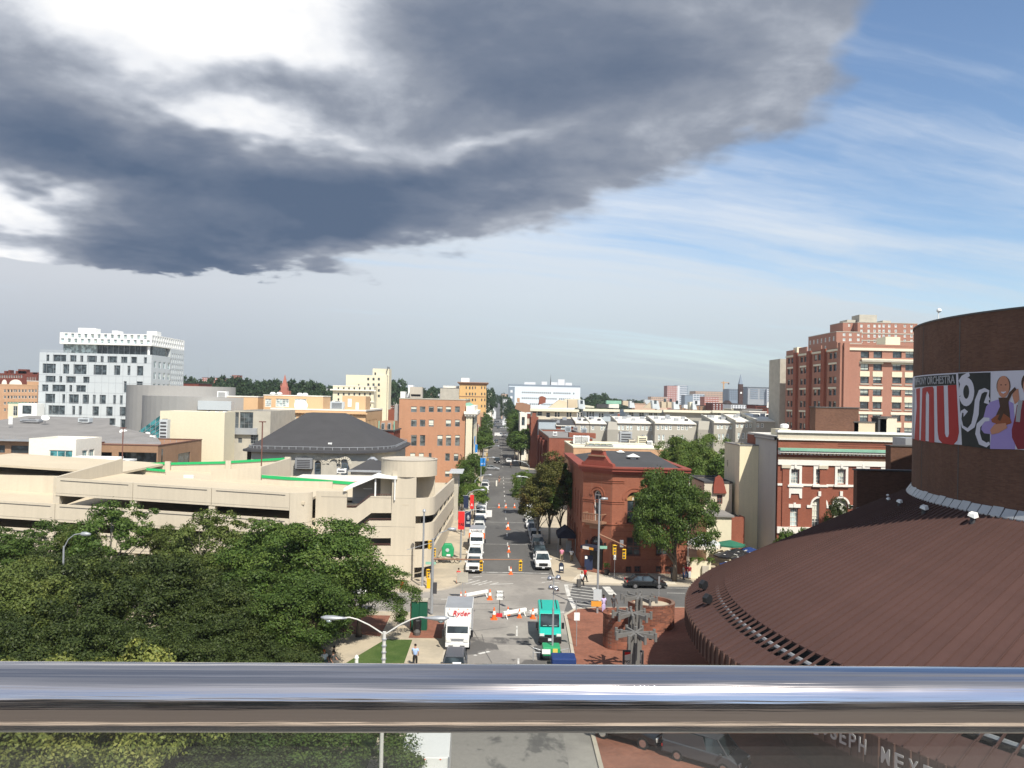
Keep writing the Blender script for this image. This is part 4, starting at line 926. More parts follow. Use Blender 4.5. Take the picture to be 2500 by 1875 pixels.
m=MB(); zt=P(1100,1108,OY).z; m.tube([(PX(1125,OY)-ox,-.1,zt),(PX(1128,OY)-ox,-.1,zt-.3),(PX(1128,OY)-ox,-.1,1)],.07); m.build('drainpipe',MATS['oxide'],ob)
for x0_,y0_,x1_,y1_,cl,lb in((428,420,495,490,'white_clean','small white box unit at the left of the orange building roof'),(530,335,600,480,'white_clean','white roof plant left of the slotted grey box'),(578,362,740,485,'concrete','grey roof box with a dark slot on the orange building')):
 v0,v1=P(900+x0_/5.53,880+y1_/5.53,214),P(900+x1_/5.53,880+y0_/5.53,214); e=thing('roof_box',lb,'roof plant',(v0.x,214 if cl!='concrete' else 210,21.0)); MB().box(0,v1.x-v0.x,0,3.4,0,v1.z-21.0).build('casing',MATS[cl],e)
 if cl=='concrete':MB().box(.3,v1.x-v0.x-.3,-.05,-.003,(v1.z-21)*.3,(v1.z-21)*.45).build('slot',MATS['void'],e)
e=thing('roof_pipe_rack','dark flat duct lying behind the parapet of the orange building','duct',(PX(993,208,970),208,21.1)); MB().box(0,4.6,0,.5,.15,.5).build('duct',MATS['dark_metal'],e)
MB().box(PX(962,206)-ox,-.02,1,32,0,P(968,988,206).z).build('grey_party_wall',MATS['curved_concrete'],ob)
e=pb(925,962,1052,190,12,'mansard_house','small brown house with a mansard roof and two dormers left of the orange building','house',MATS['dark_red_brick'],MATS['roof_dark'],front=c3([(150+i*40,985,168+i*40,1035)for i in range(4)]),fsty='sash',parapet=0)
m=MB(); w_=PX(962,190)-PX(925,190); z0_=P(940,1052,190).z; z1_=P(940,1029,190).z
m.ring([[(0,0,z0_),(w_,0,z0_),(w_,10,z0_),(0,10,z0_)],[(.3,1,z1_),(w_-.3,1,z1_),(w_-.3,9,z1_),(.3,9,z1_)]]); m.build('mansard',MATS['brown_roof'],e)
for u in(.9,2.3):MB().box(u-.35,u+.35,-.1,.8,z0_+.3,z1_-.3).build('dormer',MATS['curved_concrete'],e); MB().box(u-.22,u+.22,-.14,-.102,z0_+.45,z1_-.55).build('dormer_window',MATS['glass'],e)
for u in(0,w_):MB().box(u-.12,u+.12,-.1,.1,z0_-.2,z1_+.1).build('copper_edge',MATS['copper'],e)
e=pb(948,964,1000,240,12,'red_infill_house','narrow red brick house between the cream tower and the orange building','house',MATS['red_brick'],MATS['roof_grey'],parapet=.2)
M('yellow_stone',(.68,.43,.18),.85,.05)
yw=[(x,y,x+16,y+34)for y in(352,436,516,600)for x in(1310,1432,1518,1560)]+[(1355,352,1375,390),(1395,352,1412,390),(1355,435,1375,472),(1392,435,1410,472),(1345,516,1367,550),(1392,516,1413,550)]
e=pb(1122,1187,936,497,20,'yellow_corner_tower','yellow stone tower with a wide dark overhanging cornice','tower',MATS['yellow_stone'],MATS['roof_grey'],front=c3(yw),fsty='plain',right=grid(1.5,4,4,6,4.5,5,1.2,2.2),rsty='plain',parapet=.3)
w_=PX(1187,497)-PX(1122,497); z_=P(1150,936,497).z
m=MB(); m.ring([[(0,0,z_-.9),(w_,0,z_-.9),(w_,20,z_-.9),(0,20,z_-.9)],[(-1.3,-1.3,z_+.3),(w_+1.3,-1.3,z_+.3),(w_+1.3,21.3,z_+.3),(-1.3,21.3,z_+.3)],[(-1.3,-1.3,z_+.7),(w_+1.3,-1.3,z_+.7),(w_+1.3,21.3,z_+.7),(-1.3,21.3,z_+.7)]]); m.build('cornice',MATS['brown_roof'],e)
MB().box(-.15,w_+.15,-.15,-.01,P(1150,968,497).z-.2,P(1150,968,497).z+.2).build('string_course',MATS['brown_roof'],e)
v0,v1=P(1126,933,500),P(1146,923,500); MB().box(v0.x-e.location.x,v1.x-e.location.x,3,7,v0.z-.4,v1.z).build('roof_box',MATS['white_clean'],e)
e=pb(1075,1121,948,496,14,'blank_grey_block','blank pale grey block left of the yellow tower','building',MATS['stone'],MATS['roof_pale'],parapet=.3,cop=MATS['slate'])
e=pb(1082,1119,942,502,8,'pale_penthouse','long low pale penthouse on the blank grey block','building',MATS['roof_pale'],MATS['roof_pale'],parapet=.2)
e=pb(1188,1200,960,620,10,'white_street_house','white house beyond the yellow tower on the left of the street','house',MATS['off_white'],MATS['roof_grey'],front=[(1190,968,1193,975),(1195,968,1198,975)],fsty='plain',parapet=.2)
#  CONCERT HALL (right foreground)
M('roof_metal',(.092,.050,.043),.68,.2,.25,fine=.06,spec=.22,rnd=.06)
BR('hall_brick',(.165,.085,.055),(.125,.062,.042),(.12,.08,.06),.3,.09,.16,streak=.05)
BR('plinth_brick',(.30,.115,.07),(.13,.055,.04),(.20,.13,.10),.45,.16,.25)
M('fascia',(.13,.075,.06),.55,.08)
HX,HY,HR,HD=54.6,58.0,40.3,23.2
HZ0,HZ1,DT=6.3,15.4,28.3
hall=thing('concert_hall','round brown concert hall with a broad ribbed metal roof and brick drum with banner','concert hall',(HX,HY,0))
RT0,RT1=37.4,38.7
sl=(HZ1-HZ0)/(HR-HD)
def zr(r):return HZ0+(HR-r)*sl
NP=300; da=2*pi/NP
def wedge(r0,r1,lift=0.0,th=.12,seam=.10,sw=.05):
 m=MB(); a=da/2*.985
 def q(r,s,z):return(-r*cos(s),-r*sin(s),z)
 m.ring([[q(r0,-a,zr(r0)-th),q(r0,a,zr(r0)-th),q(r0,a,zr(r0)),q(r0,-a,zr(r0))],[q(r1,-a,zr(r1)-th),q(r1,a,zr(r1)-th),q(r1,a,zr(r1)),q(r1,-a,zr(r1))]])
 def sq(r,y0,y1,z0,z1):return[(-r*cos(a)+0,-r*sin(a)+y0,z0),(-r*cos(a),-r*sin(a)+y1,z0),(-r*cos(a),-r*sin(a)+y1,z1),(-r*cos(a),-r*sin(a)+y0,z1)]
 m.ring([sq(r0,-.0,sw*min(1,r0/HR+.1),zr(r0)+.004,zr(r0)+seam),sq(r1,0,sw,zr(r1)+.004,zr(r1)+seam)])
 return m
pm=wedge(HD+.05,RT0).mesh('roof_panel',MATS['roof_metal']); lm=wedge(RT1,HR).mesh('eave_panel',MATS['roof_metal'])
fm=MB(); a_=da/2
fm.box(-HR-.02,-HR+.1,-HR*a_*.97,HR*a_*.97,HZ0-1.45,HZ0-.02); fm.box(-HR-.14,-HR-.02,-.035,.035,HZ0-1.45,HZ0+.03); fm=fm.mesh('fascia_panel',MATS['fascia'])
bm=MB(); bm.ring([[(-RT0,-.03,zr(RT0)-.1),(-RT0,.03,zr(RT0)-.1),(-RT0,.03,zr(RT0)+.06),(-RT0,-.03,zr(RT0)+.06)],[(-RT1,-.03,zr(RT1)-.1),(-RT1,.03,zr(RT1)-.1),(-RT1,.03,zr(RT1)+.06),(-RT1,-.03,zr(RT1)+.06)]]); bm=bm.mesh('gutter_bar',MATS['roof_metal'])
rest=MB()
for i in range(NP):
 s_=i*da; s2=(s_+pi)%(2*pi)-pi
 if-1.05<s2<1.35:
  part('roof_panel',pm,hall,(0,0,0),s_); part('eave_panel',lm,hall,(0,0,0),s_); part('fascia_panel',fm,hall,(0,0,0),s_); part('gutter_bar',bm,hall,(0,0,0),s_+da/2)
def conering(m,r0,r1,z0,z1,a0,a1,n=60):
 vs=[]; fs=[]
 for i in range(n+1):
  t_=a0+(a1-a0)*i/n; vs+=[(-r0*cos(t_),-r0*sin(t_),z0),(-r1*cos(t_),-r1*sin(t_),z1)]
  if i:k=2*i; fs.append((k-2,k-1,k+1,k))
 return m.add(vs,fs)
m=MB(); conering(m,HD,HR,HZ1,HZ0,1.34,2*pi-1.06); m.build('rear_roof',MATS['roof_metal'],hall)
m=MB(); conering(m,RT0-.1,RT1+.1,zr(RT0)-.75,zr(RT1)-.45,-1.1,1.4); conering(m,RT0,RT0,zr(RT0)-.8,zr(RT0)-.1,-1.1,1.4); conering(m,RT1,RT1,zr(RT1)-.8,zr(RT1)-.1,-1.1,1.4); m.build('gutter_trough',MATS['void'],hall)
m=MB(); n=120
m.tube([(-(RT0+.55)*cos(t_),-(RT0+.55)*sin(t_),zr(RT0)-.55)for t_ in np.linspace(-.5,1.35,n)],.13,6); m.build('white_gutter_pipe',MATS['galv'],hall)
m=MB(); m.lathe((0,0,0),[(HR-4.5,.15),(HR-4.5,HZ0-.2)],90,False); m.build('lower_wall',MATS['hall_brick'],hall)
m=MB(); conering(m,HR-4.5,HR-.05,HZ0-1.2,HZ0-1.43,0,2*pi,90); m.build('soffit',MATS['fascia'],hall)
m=MB(); m.lathe((0,0,0),[(HD,HZ1-2),(HD,DT),(HD-.4,DT),(HD-.4,DT-1.0)],128,False); m.build('brick_drum',MATS['hall_brick'],hall,smooth=False)
m=MB(); m.lathe((0,0,0),[(HD+.06,DT-.02),(HD+.06,DT+.10),(HD-.5,DT+.12),(HD-.5,DT)],128,False); m.build('drum_coping',MATS['iron'],hall)
m=MB(); m.lathe((0,0,0),[(HD-.3,DT-1.0),(.1,DT-.9)],64,False); m.build('drum_roof',MATS['roof_dark'],hall)
for k in range(60):
 t_=-1.1+k*2.5/60; x0_,x1_=t_+.002,t_+2.5/60-.002; m=MB(); r0_,r1_=HD+.4,HD+.04
 m.ring([[(-r0_*cos(x),-r0_*sin(x),zr(r0_)+.02)for x in(x0_,x1_)]+[(-(r0_)*cos(x),-(r0_)*sin(x),zr(r0_)+.1)for x in(x1_,x0_)],[(-r1_*cos(x),-r1_*sin(x),HZ1+.1)for x in(x0_,x1_)]+[(-r1_*cos(x),-r1_*sin(x),HZ1+.40+.05*(k%3==1))for x in(x1_,x0_)]]); m.build('lead_flashing',MATS['galv'],hall)
m=MB()
for t_ in np.arange(-1.0,1.4,.26):conering(m,HD+.012,HD+.012,HZ1,DT-.1,t_,t_+.004,1)
m.build('brick_joint',MATS['iron'],hall)
def ring_ang(px,R,py=1000):
 d=_ray(px,py); d=Vector((d.x,d.y)); c=Vector((HX,HY)); b=d.dot(c); A=d.dot(d); C=c.dot(c)-R*R; D=b*b-A*C
 if D<0:D=0
 t_=(b-sqrt(D))/A; p=d*t_-c; return atan2(-p.y,-p.x)
def wrap(me_verts,R):return[(-(R+z)*cos(x/R),-(R+z)*sin(x/R),y)for x,y,z in me_verts]
BT,BB=24.45,19.55
def B(cx_,cy_):
 """banner point: crop pixel -> (arc length, height)"""
 px=2100+cx_/4.74; a=ring_ang(max(px,2229.5),HD+.05,1000)
 yt=925+(cx_-625)/4.74*(-7/268.); yb=1066.5+(cx_-610)/4.74*(24/271.); py=730+cy_/4.74
 return a*HD,BT+(BB-BT)*(py-yt)/(yb-yt)
bn=thing('concert_banner','long curved banner with red letters, black scroll logo and two musicians on the brick drum','banner',(HX,HY,0))
FLAT('banner_white',(.62,.62,.70)); FLAT('banner_black',(.02,.025,.025)); FLAT('banner_red',(.40,.022,.022)); FLAT('banner_lavender',(.33,.26,.56)); FLAT('banner_skin',(.52,.24,.15))
FLAT('banner_brown',(.07,.035,.02)); FLAT('banner_maroon',(.22,.02,.03)); FLAT('banner_grey',(.35,.36,.38)); FLAT('banner_hair',(.16,.10,.07)); FLAT('banner_fiddle',(.28,.08,.03))
def bpoly(name,pts,mat,lay):
 """flat print cut in vertical slices so that it follows the curve"""
 xs=[p[0]for p in pts]; m=MB(); import mathutils
 st_=[B(*p)for p in pts]; tri=mathutils.geometry.tessellate_polygon([[Vector((p[0],p[1],0))for p in st_]])
 vs=[Vector((p[0],p[1],0))for p in st_]; tr_=[tuple(t_)for t_ in tri]
 T=[[vs[i]for i in t_]for t_ in tr_]; out=[]
 while T:
  t_=T.pop(); L=[(t_[(i+1)%3]-t_[i]).to_2d().x for i in range(3)]; k=max(range(3),key=lambda i:abs(L[i]))
  if abs(L[k])>.7:mid=(t_[k]+t_[(k+1)%3])/2; o=t_[(k+2)%3]; T.append([t_[k],mid,o]); T.append([mid,t_[(k+1)%3],o])
  else:out.append(t_)
 R=HD+.05+.006*lay
 for t_ in out:m.face([(-R*cos(v.x/HD),-R*sin(v.x/HD),v.y)for v in t_])
 return m.build(name,MATS[mat],bn)
def bline(name,pts,w,mat,lay):
 """stroke of given widths through crop points"""
 P_=[Vector(B(*p))for p in pts]; ws=w if isinstance(w,list)else[w]*len(P_); m=MB(); R=HD+.05+.006*lay; L=[]; Rr=[]
 for i,p in enumerate(P_):
  d=(P_[min(i+1,len(P_)-1)]-P_[max(i-1,0)]).normalized(); n=Vector((-d.y,d.x))*ws[i]/2; L.append(p+n); Rr.append(p-n)
 f=lambda v:(-R*cos(v.x/HD),-R*sin(v.x/HD),v.y)
 for i in range(len(P_)-1):m.face([f(L[i]),f(L[i+1]),f(Rr[i+1]),f(Rr[i])])
 return m.build(name,MATS[mat],bn)
a0,a1=ring_ang(2229.5,HD+.05)-.05,ring_ang(2500,HD+.05)+.42
m=MB(); n=40; pr=[]
for i in range(n+1):t_=a0+(a1-a0)*i/n; pr.append(t_)
for z0,z1,mt,nm in((BB,BT,'banner_white','banner_sheet'),):
 m=MB(); conering(m,HD+.05,HD+.05,z0,z1,a0,a1,n); conering(m,HD+.05,HD+.0,z1,z1,a0,a1,n); m.build(nm,MATS[mt],bn)
bpoly('header_strip',[(627,936),(1105,925),(1110,1035),(627,1048)],'banner_black',1)
bpoly('red_letter',[(645,1062),(690,1055),(690,1612),(632,1600),(655,1250)],'banner_red',1)
bpoly('red_letter',[(716,1060),(740,1050),(835,1045),(850,1070),(866,1625),(800,1620),(795,1130),(772,1092),(758,1130),(762,1615),(706,1610)],'banner_red',1)
bpoly('red_letter',[(882,1042),(963,1040),(985,1530),(1000,1565),(1022,1565),(1032,1530),(1010,1038),(1112,1035),(1148,1520),(1130,1600),(1085,1645),(960,1630),(915,1590),(900,1500)],'banner_red',1)
bpoly('edge_shade',[(609,1062),(628,1062),(625,1598),(609,1596)],'banner_grey',1)
bpoly('logo_panel',[(1128,918),(1505,912),(1508,1690),(1185,1652)],'banner_black',1)
ring_=lambda cx_,cy_,rx,ry,a0,a1,n=20:[(cx_+rx*cos(radians(a0+(a1-a0)*i/n)),cy_-ry*sin(radians(a0+(a1-a0)*i/n)))for i in range(n+1)]
bline('logo_scroll',ring_(1228,1108,62,108,200,560),[.5]*21,'banner_white',2)
bline('logo_scroll',[(1145,1010),(1180,970),(1260,925)],[.3,.4,.3],'banner_white',2)
bline('logo_scroll',[(1490,1200),(1470,1205),(1475,1150),(1485,1105),(1440,1090),(1390,1110),(1355,1200),(1345,1330),(1310,1450),(1250,1495),(1190,1460),(1165,1380),(1175,1310),(1205,1300),(1225,1335)],[.5,.6,.2,.2,.25,.35,.45,.5,.4,.25,.2,.22,.2,.3,.6],'banner_white',3)
bline('logo_scroll',[(1500,1390),(1440,1390),(1375,1450),(1365,1530),(1400,1620),(1470,1650),(1505,1630)],[.2,.3,.4,.45,.4,.3,.2],'banner_white',3)
bpoly('printed_shirt',[(1500,1215),(1590,1190),(1700,1195),(1775,1230),(1790,1400),(1800,1700),(1510,1690),(1520,1540),(1440,1530),(1405,1490),(1430,1370),(1460,1260)],'banner_lavender',2)
bpoly('printed_scarf',[(1600,1170),(1710,1170),(1735,1320),(1745,1440),(1690,1440),(1660,1340),(1640,1500),(1570,1490),(1575,1350),(1620,1260)],'banner_brown',3)
bpoly('printed_fiddle',[(1520,1390),(1580,1350),(1660,1330),(1740,1380),(1760,1430),(1700,1450),(1600,1440),(1530,1420)],'banner_fiddle',4)
bline('printed_fiddle_neck',[(1610,1400),(1740,1130),(1800,1075)],[.25,.22,.2],'banner_brown',5)
bpoly('printed_arm',[(1510,1500),(1560,1440),(1690,1430),(1710,1480),(1610,1530),(1530,1545)],'banner_skin',5)
bpoly('printed_hand',[(1760,1150),(1790,1090),(1830,1080),(1845,1200),(1790,1240)],'banner_skin',3)
bpoly('printed_hair',ring_(1657,1050,82,102,0,340,16),'banner_hair',3)
bpoly('printed_face',ring_(1657,1060,70,112,0,340,16),'banner_skin',4)
for x in(1632,1685):bpoly('printed_eye',ring_(x,1040,9,7,0,320,6),'banner_brown',5)
bline('printed_mouth',[(1632,1112),(1658,1122),(1688,1110)],[.05,.12,.05],'banner_white',5)
bpoly('printed_jacket',[(1815,1250),(1880,1200),(2100,1220),(2150,1700),(1830,1700),(1765,1580),(1760,1500),(1800,1350)],'banner_maroon',4)
bline('printed_strap',[(1860,1200),(1840,1300),(1830,1420)],[.3]*3,'banner_grey',5)
bpoly('printed_hair',ring_(1925,1020,62,90,0,340,16),'banner_brown',4)
bpoly('printed_face',ring_(1935,1060,50,95,0,340,16),'banner_skin',5)
def wrapped_text(txt,size,mat,s0,s1,z,R,parent,name='lettering',fw=None,lift=.0):
 me=text_mesh(txt,size,mat,.03); xs=[v.co.x for v in me.vertices]; a,b=min(xs),max(xs)
 for v in me.vertices:
  s_=s0+(v.co.x-a)/(b-a)*(s1-s0); r_=R+v.co.z+.015; h=v.co.y+z; v.co=(-r_*cos(s_/R),-r_*sin(s_/R),h)
 o=bpy.data.objects.new(name,me); COL.objects.link(o); o.parent=parent; return o
sA,sB=B(1098,980)[0],B(629,980)[0]
wrapped_text('YMPHONY ORCHESTRA',.80,MATS['banner_grey'],sB+.1,sA,B(900,985)[1],HD+.07,bn)
def fa(px,py):return ring_ang(px,HR+.15,py)*(HR+.15)
FLAT('letter_metal',(.55,.54,.53),.4)
for txt,p0,p1 in(('JOSEPH',(1985,1790),(2120,1850)),('MEYERHOFF',(2147,1850),(2500,1930))):
 for i,ch in enumerate(txt):
  f0,f1=i/len(txt)+.02,(i+.82)/len(txt); s0_=fa(*p0); s1_=fa(*p1); a,b=s0_+(s1_-s0_)*f0,s0_+(s1_-s0_)*f1
  wrapped_text(ch,1.05,MATS['letter_metal'],a,b,HZ0-.72,HR+.17,hall,'fascia_letter')
w1=thing('brick_roof_wall','dark brick wall rising from the ribbed roof left of the drum','wall',(34.5,80.3,0))
m=MB(); m.prism([(0,10.5),(0,15.85),(12,15.75),(12,10.5)],0,.8,'y'); m.build('wall',MATS['hall_brick'],w1)
MB().box(-.1,12,-.1,.9,15.86,15.98).build('coping',MATS['iron'],w1)
m=MB(); m.ring([[(-.05,-.5,zr(30)),(-.05,-.05,zr(30)),(-.05,-.02,zr(30)+.5)],[(7.6,-.5,zr(25.2)),(7.6,-.05,zr(25.2)),(7.6,-.02,zr(25.2)+.5)]]); m.build('lead_flashing',MATS['galv'],w1)
w2_=thing('upper_brick_block','taller dark brick block behind the ribbed roof, touching the drum','wall',(P(2175,1090,89).x,89,0))
MB().box(0,8,0,1.2,8,P(2200,1090,89).z).build('wall',MATS['hall_brick'],w2_); MB().box(-.1,8,-.1,1.3,P(2200,1090,89).z,P(2200,1090,89).z+.12).build('coping',MATS['iron'],w2_)
v=P(2222,1078,92); MB().box(v.x-P(2175,1090,89).x-1,8,2,5,17.5,v.z+.4).build('roof_box',MATS['galv'],w2_)
def on_cone(px,py):
 d=_ray(px,py); best=None
 for k in range(200,1400):
  Y=k*.1; p=Vector((d.x/d.y*Y,Y,CZ+d.z/d.y*Y)); r_=hypot(p.x-HX,p.y-HY)
  if r_<HR and p.z<=zr(r_):return p
 return Vector((20,60,8))
for i,(px,py,lb)in enumerate(((2168,1226,'smallest pale roof vent, near the dark brick wall'),(2195,1236,'pale tilted roof vent, second from the brick wall'),(2255,1256,'white hooded roof vent left of the rightmost one'),(2374,1278,'white hooded roof vent furthest right on the ribbed roof'),(2167,1215,'tiny roof vent beside the lead flashing'))):
 p=on_cone(px,py); e=thing('hooded_vent',lb,'vent',tuple(p),.6); s_=(.5,.7,.9,1.0,.4)[i]
 MB().lathe((0,0,-.1),[(.16*s_,0),(.16*s_,.55*s_)],10).build('pipe',MATS['dark_metal'],e); m=MB(); m.ring([[(-.25*s_,-.25*s_,.35*s_),(.3*s_,-.25*s_,.4*s_),(.3*s_,.2*s_,.55*s_),(-.25*s_,.2*s_,.5*s_)],[(-.2*s_,-.2*s_,.62*s_),(.25*s_,-.2*s_,.7*s_),(.2*s_,.15*s_,.75*s_),(-.2*s_,.15*s_,.68*s_)]]); m.build('hood',MATS['white_clean'],e)
for px,py,lb in((1704,1420,'black floodlight at the far end of the eave'),(1719,1486,'black floodlight on the eave nearer the camera')):
 a=ring_ang(px+8,RT1+.3,py+16); x,y=HX-(RT1+.3)*cos(a),HY-(RT1+.3)*sin(a); e=thing('floodlight',lb,'floodlight',(x,y,zr(RT1+.3)),.5); e.scale=(.72,)*3
 MB().tube([(0,0,0),(0,0,.5)],.05).build('stem',MATS['black_paint'],e); m=MB(); m.prism([(-.45,.35),(.1,.15),(.45,.55),(.35,1.05),(-.05,1.25),(-.5,.85)],-.3,.3,'y'); m.build('lamp_housing',MATS['black_paint'],e,bevel=.04)
v=P(2291,774,76); e=thing('roof_camera','small white aerial standing on the rim of the brick drum','aerial',(v.x,76,v.z-.3)); MB().tube([(0,0,-1),(0,0,.9)],.05).build('mast',MATS['white_clean'],e); MB().lathe((.05,0,.7),[(.1,0),(.22,.15),(.2,.3),(.05,.4)],10).build('dome',MATS['white_clean'],e)
#  BRICK CORNER BUILDING
M('red_stone',(.31,.11,.063),.85,.08,1.0,fine=.05,streak=.05); M('red_trim',(.27,.07,.048),.7,.12,1.5)
BR('corner_brick',(.33,.118,.068),(.28,.092,.055),(.30,.14,.09),.22,.075,.10)
CY=107.5; cb=thing('red_corner_building','red brick corner building with arched windows, a chamfered entrance bay and dark roof','building',(0,0,0))
cx0=11.4; cxa=PX(1494,CY,1250); cxb=PX(1679,CY,1250); cyA=110.6; CZT=P(1540,1141,CY).z; CB=134.5
c4=lambda rs:pcrop(1400,1100,5.53,rs)
fh=pwin(c4([(718,565,928,990,True),(712,1172,912,1425),(705,1565,785,1650),(822,1560,910,1650),(1110,1560,1190,1650),(1235,1560,1320,1650),(1110,1180,1300,1420),(1110,565,1320,990,True)]),CY,cxa)
m=MB(); wall(m,(cxa,CY,0),(1,0),cxb-cxa,CZT-.9,fh,.45)
wall(m,(cxb,CY,0),(0,1),CB-CY,CZT-.9); wall(m,(cxb,CB,0),(-1,0),cxb-cx0,CZT-.9)
cd=Vector((cxa-cx0,CY-cyA)); cl=cd.length; cu=(cd.x/cl,cd.y/cl)
bh=[(cl/2-.62,P(1470,1278,CY+1).z,1.25,P(1466,1198,CY+1).z-P(1470,1278,CY+1).z,True),(cl/2-1.05,0.2,2.1,P(1466,1310,CY+1).z-.2,True)]
wall(m,(cx0,cyA,0),cu,cl,CZT-.9,bh,.5)
sidew=CB-cyA; shh=[]
for i in range(6):shh+=[(1.2+i*3.9,5.9,1.3,3.6,True),(1.2+i*3.9,1.6,1.3,2.8)]
wall(m,(cx0,CB,0),(0,-1),sidew,CZT-.9,shh,.4)
m.build('brick_wall',MATS['corner_brick'],cb)
WSTY['archb']=('oxide','glass',2,2,.16,True); WSTY['brn']=('oxide','glass',2,2,.16,False); WSTY['archw']=('white_trim','glass',2,1,.12,True)
windows(cb,(cxa,CY,0),(1,0),[fh[0],fh[7]],'archb',.35); windows(cb,(cxa,CY,0),(1,0),fh[1:7],'brn',.35)
windows(cb,(cx0,cyA,0),cu,bh[:1],'archw',.35); windows(cb,(cx0,cyA,0),cu,bh[1:],'archb',.4)
windows(cb,(cx0,CB,0),(0,-1),[h for h in shh if len(h)>4],'archb',.3); windows(cb,(cx0,CB,0),(0,-1),[h for h in shh if len(h)==4],'brn',.3)
def frame_pts(off):return[(cx0-off,CB),(cx0-off,cyA-off*.5),(cxa-off*.2,CY-off),(cxb+off*.3,CY-off),(cxb+off*.3,CB)]
def mould(name,z0,z1,off,mat):
 p=frame_pts(off); m=MB(); m.prism(p+[(cxb-.6,CB),(cxb-.6,CY+.6),(cxa+.4,CY+.6),(cx0+.6,cyA+.4),(cx0+.6,CB)],z0,z1,'z'); return m.build(name,MATS[mat],cb)
mould('cornice',CZT-.9,CZT-.55,.25,'red_trim'); mould('cornice',CZT-.548,CZT-.2,.6,'red_trim'); mould('cornice_lip',CZT-.198,CZT,.75,'red_trim')
for z,h,o_ in((P(1560,1176,CY).z,.10,.1),(P(1560,1181,CY).z,.08,.07),(P(1520,1226,CY).z,.1,.08),(P(1520,1231,CY).z,.07,.06),(P(1520,1282,CY).z,.12,.1)):
 p=frame_pts(o_); m=MB()
 for a,b in zip(p[1:4],p[2:4]):
  d=Vector((b[0]-a[0],b[1]-a[1])); segs=[(0,1)]
  if a==p[2]and h<.11 and z<12 and z>8:segs=[(0,(fh[0][0]-.35)/(cxb-cxa)),((fh[0][0]+fh[0][2]+.35)/(cxb-cxa),1)]
  for s0_,s1_ in segs:
   q0,q1=Vector(a)+d*s0_,Vector(a)+d*s1_; n_=Vector((-d.y,d.x)).normalized()*(o_-.005); m.prism([q0,q1,q1+n_,q0+n_],z,z+h,'z')
 m.build('string_course',MATS['red_stone'],cb)
for z in(1.9,3.1,3.9,4.7,5.4):m=MB(); m.box(cxa+.05,cxb,CY-.03,CY-.004,z,z+.03); m.build('rustication_joint',MATS['dark_red_brick'],cb)
def archring(o,ux,cx_,zc,r0,r1,th,n=14):
 m=MB(); ux=Vector((ux[0],ux[1])); nn=Vector((ux.y,-ux.x)); o=Vector(o)
 for i in range(n):
  a0_,a1_=pi*i/n,pi*(i+1)/n; pts=[(r0,a0_),(r1,a0_),(r1,a1_),(r0,a1_)]; f=[(o+ux*(cx_+r*cos(a)),zc+r*sin(a))for r,a in pts]
  m.ring([[(q.x,q.y,z)for q,z in f],[(q.x+nn.x*th,q.y+nn.y*th,z)for q,z in f]])
 return m.build('arch_moulding',MATS['red_stone'],cb)
for h in(fh[0],fh[7]):
 zc=h[1]+h[3]-h[2]/2
 for r0,r1,th in((h[2]/2+.03,h[2]/2+.25,.12),(h[2]/2+.45,h[2]/2+.62,.08)):archring((cxa,CY),(1,0),h[0]+h[2]/2,zc,r0,r1,th)
h=bh[0]; zc=h[1]+h[3]-h[2]/2
for r0,r1,th in((.68,.88,.12),(1.05,1.2,.08)):archring((cx0,cyA),cu,cl/2,zc,r0,r1,th)
M('amber_glass',(.45,.28,.12),.3,.1)
v=P(1547,1216,CY); MB().prism([(v.x+.9*cos(a),v.z-.5+.9*sin(a))for a in np.linspace(.15,pi-.15,10)],CY+.27,CY+.29,'y').build('fanlight',MATS['amber_glass'],cb)
o=text('B',.5,MATS['off_white'],cb,(v.x,CY+.25,v.z-.15)); o.name='monogram'
bal=MB(); mid=Vector((cx0+cd.x/2,cyA+cd.y/2)); nn=Vector((cu[1],-cu[0])); uu=Vector(cu); zb=P(1470,1280,CY-1).z
def bx(mm,u0,u1,n0,n1,z0,z1):
 c=[mid+uu*u0+nn*n0,mid+uu*u1+nn*n0,mid+uu*u1+nn*n1,mid+uu*u0+nn*n1]; mm.prism([(q.x,q.y)for q in c],z0,z1,'z')
M('weathered_stone',(.30,.17,.11),.9,.15,1.5)
bx(bal,-1.55,1.55,.02,1.1,zb-.15,zb+.1); bx(bal,-1.2,1.2,.02,.8,zb-.45,zb-.16); bx(bal,-.8,.8,.02,.5,zb-.9,zb-.46); bal.build('balcony_slab',MATS['weathered_stone'],cb)
m=MB(); bx(m,-1.5,1.5,1.0,1.12,zb+1.0,zb+1.12); bx(m,-1.5,-1.38,.05,.99,zb+1.0,zb+1.12); bx(m,1.38,1.5,.05,.99,zb+1.0,zb+1.12); m.build('balcony_rail',MATS['weathered_stone'],cb)
for i in range(12):m=MB(); u=-1.45+i*.263; bx(m,u-.05,u+.05,1.02,1.1,zb+.1,zb+1.0); m.build('baluster',MATS['weathered_stone'],cb)
M('navy_cloth',(.02,.022,.04),.85,.1)
m=MB(); bx(m,-1.3,1.2,.05,1.7,2.95,3.35); m.build('entrance_awning',MATS['navy_cloth'],cb)
m=MB(); bx(m,-.9,.1,1.71,1.76,2.95,3.32); m.build('awning_sign',MATS['white_trim'],cb)
m=MB(); bx(m,.1,.75,1.71,1.77,2.97,3.25); M('amber_sign',(.75,.33,.05),.6,.03); m.build('awning_sign',MATS['amber_sign'],cb)
m=MB(); bx(m,-.95,.95,-.05,.0,.2,2.9); m.build('dark_door',MATS['black_paint'],cb)
m=MB(); bx(m,-1.9,2.2,.06,1.5,.13,.26); m.build('door_step',MATS['brick_paving'],cb)
for s_ in(-1.45,1.45):m=MB(); bx(m,s_-.12,s_+.12,.05,.3,3.3,3.8); m.build('wall_lantern',MATS['black_paint'],cb)
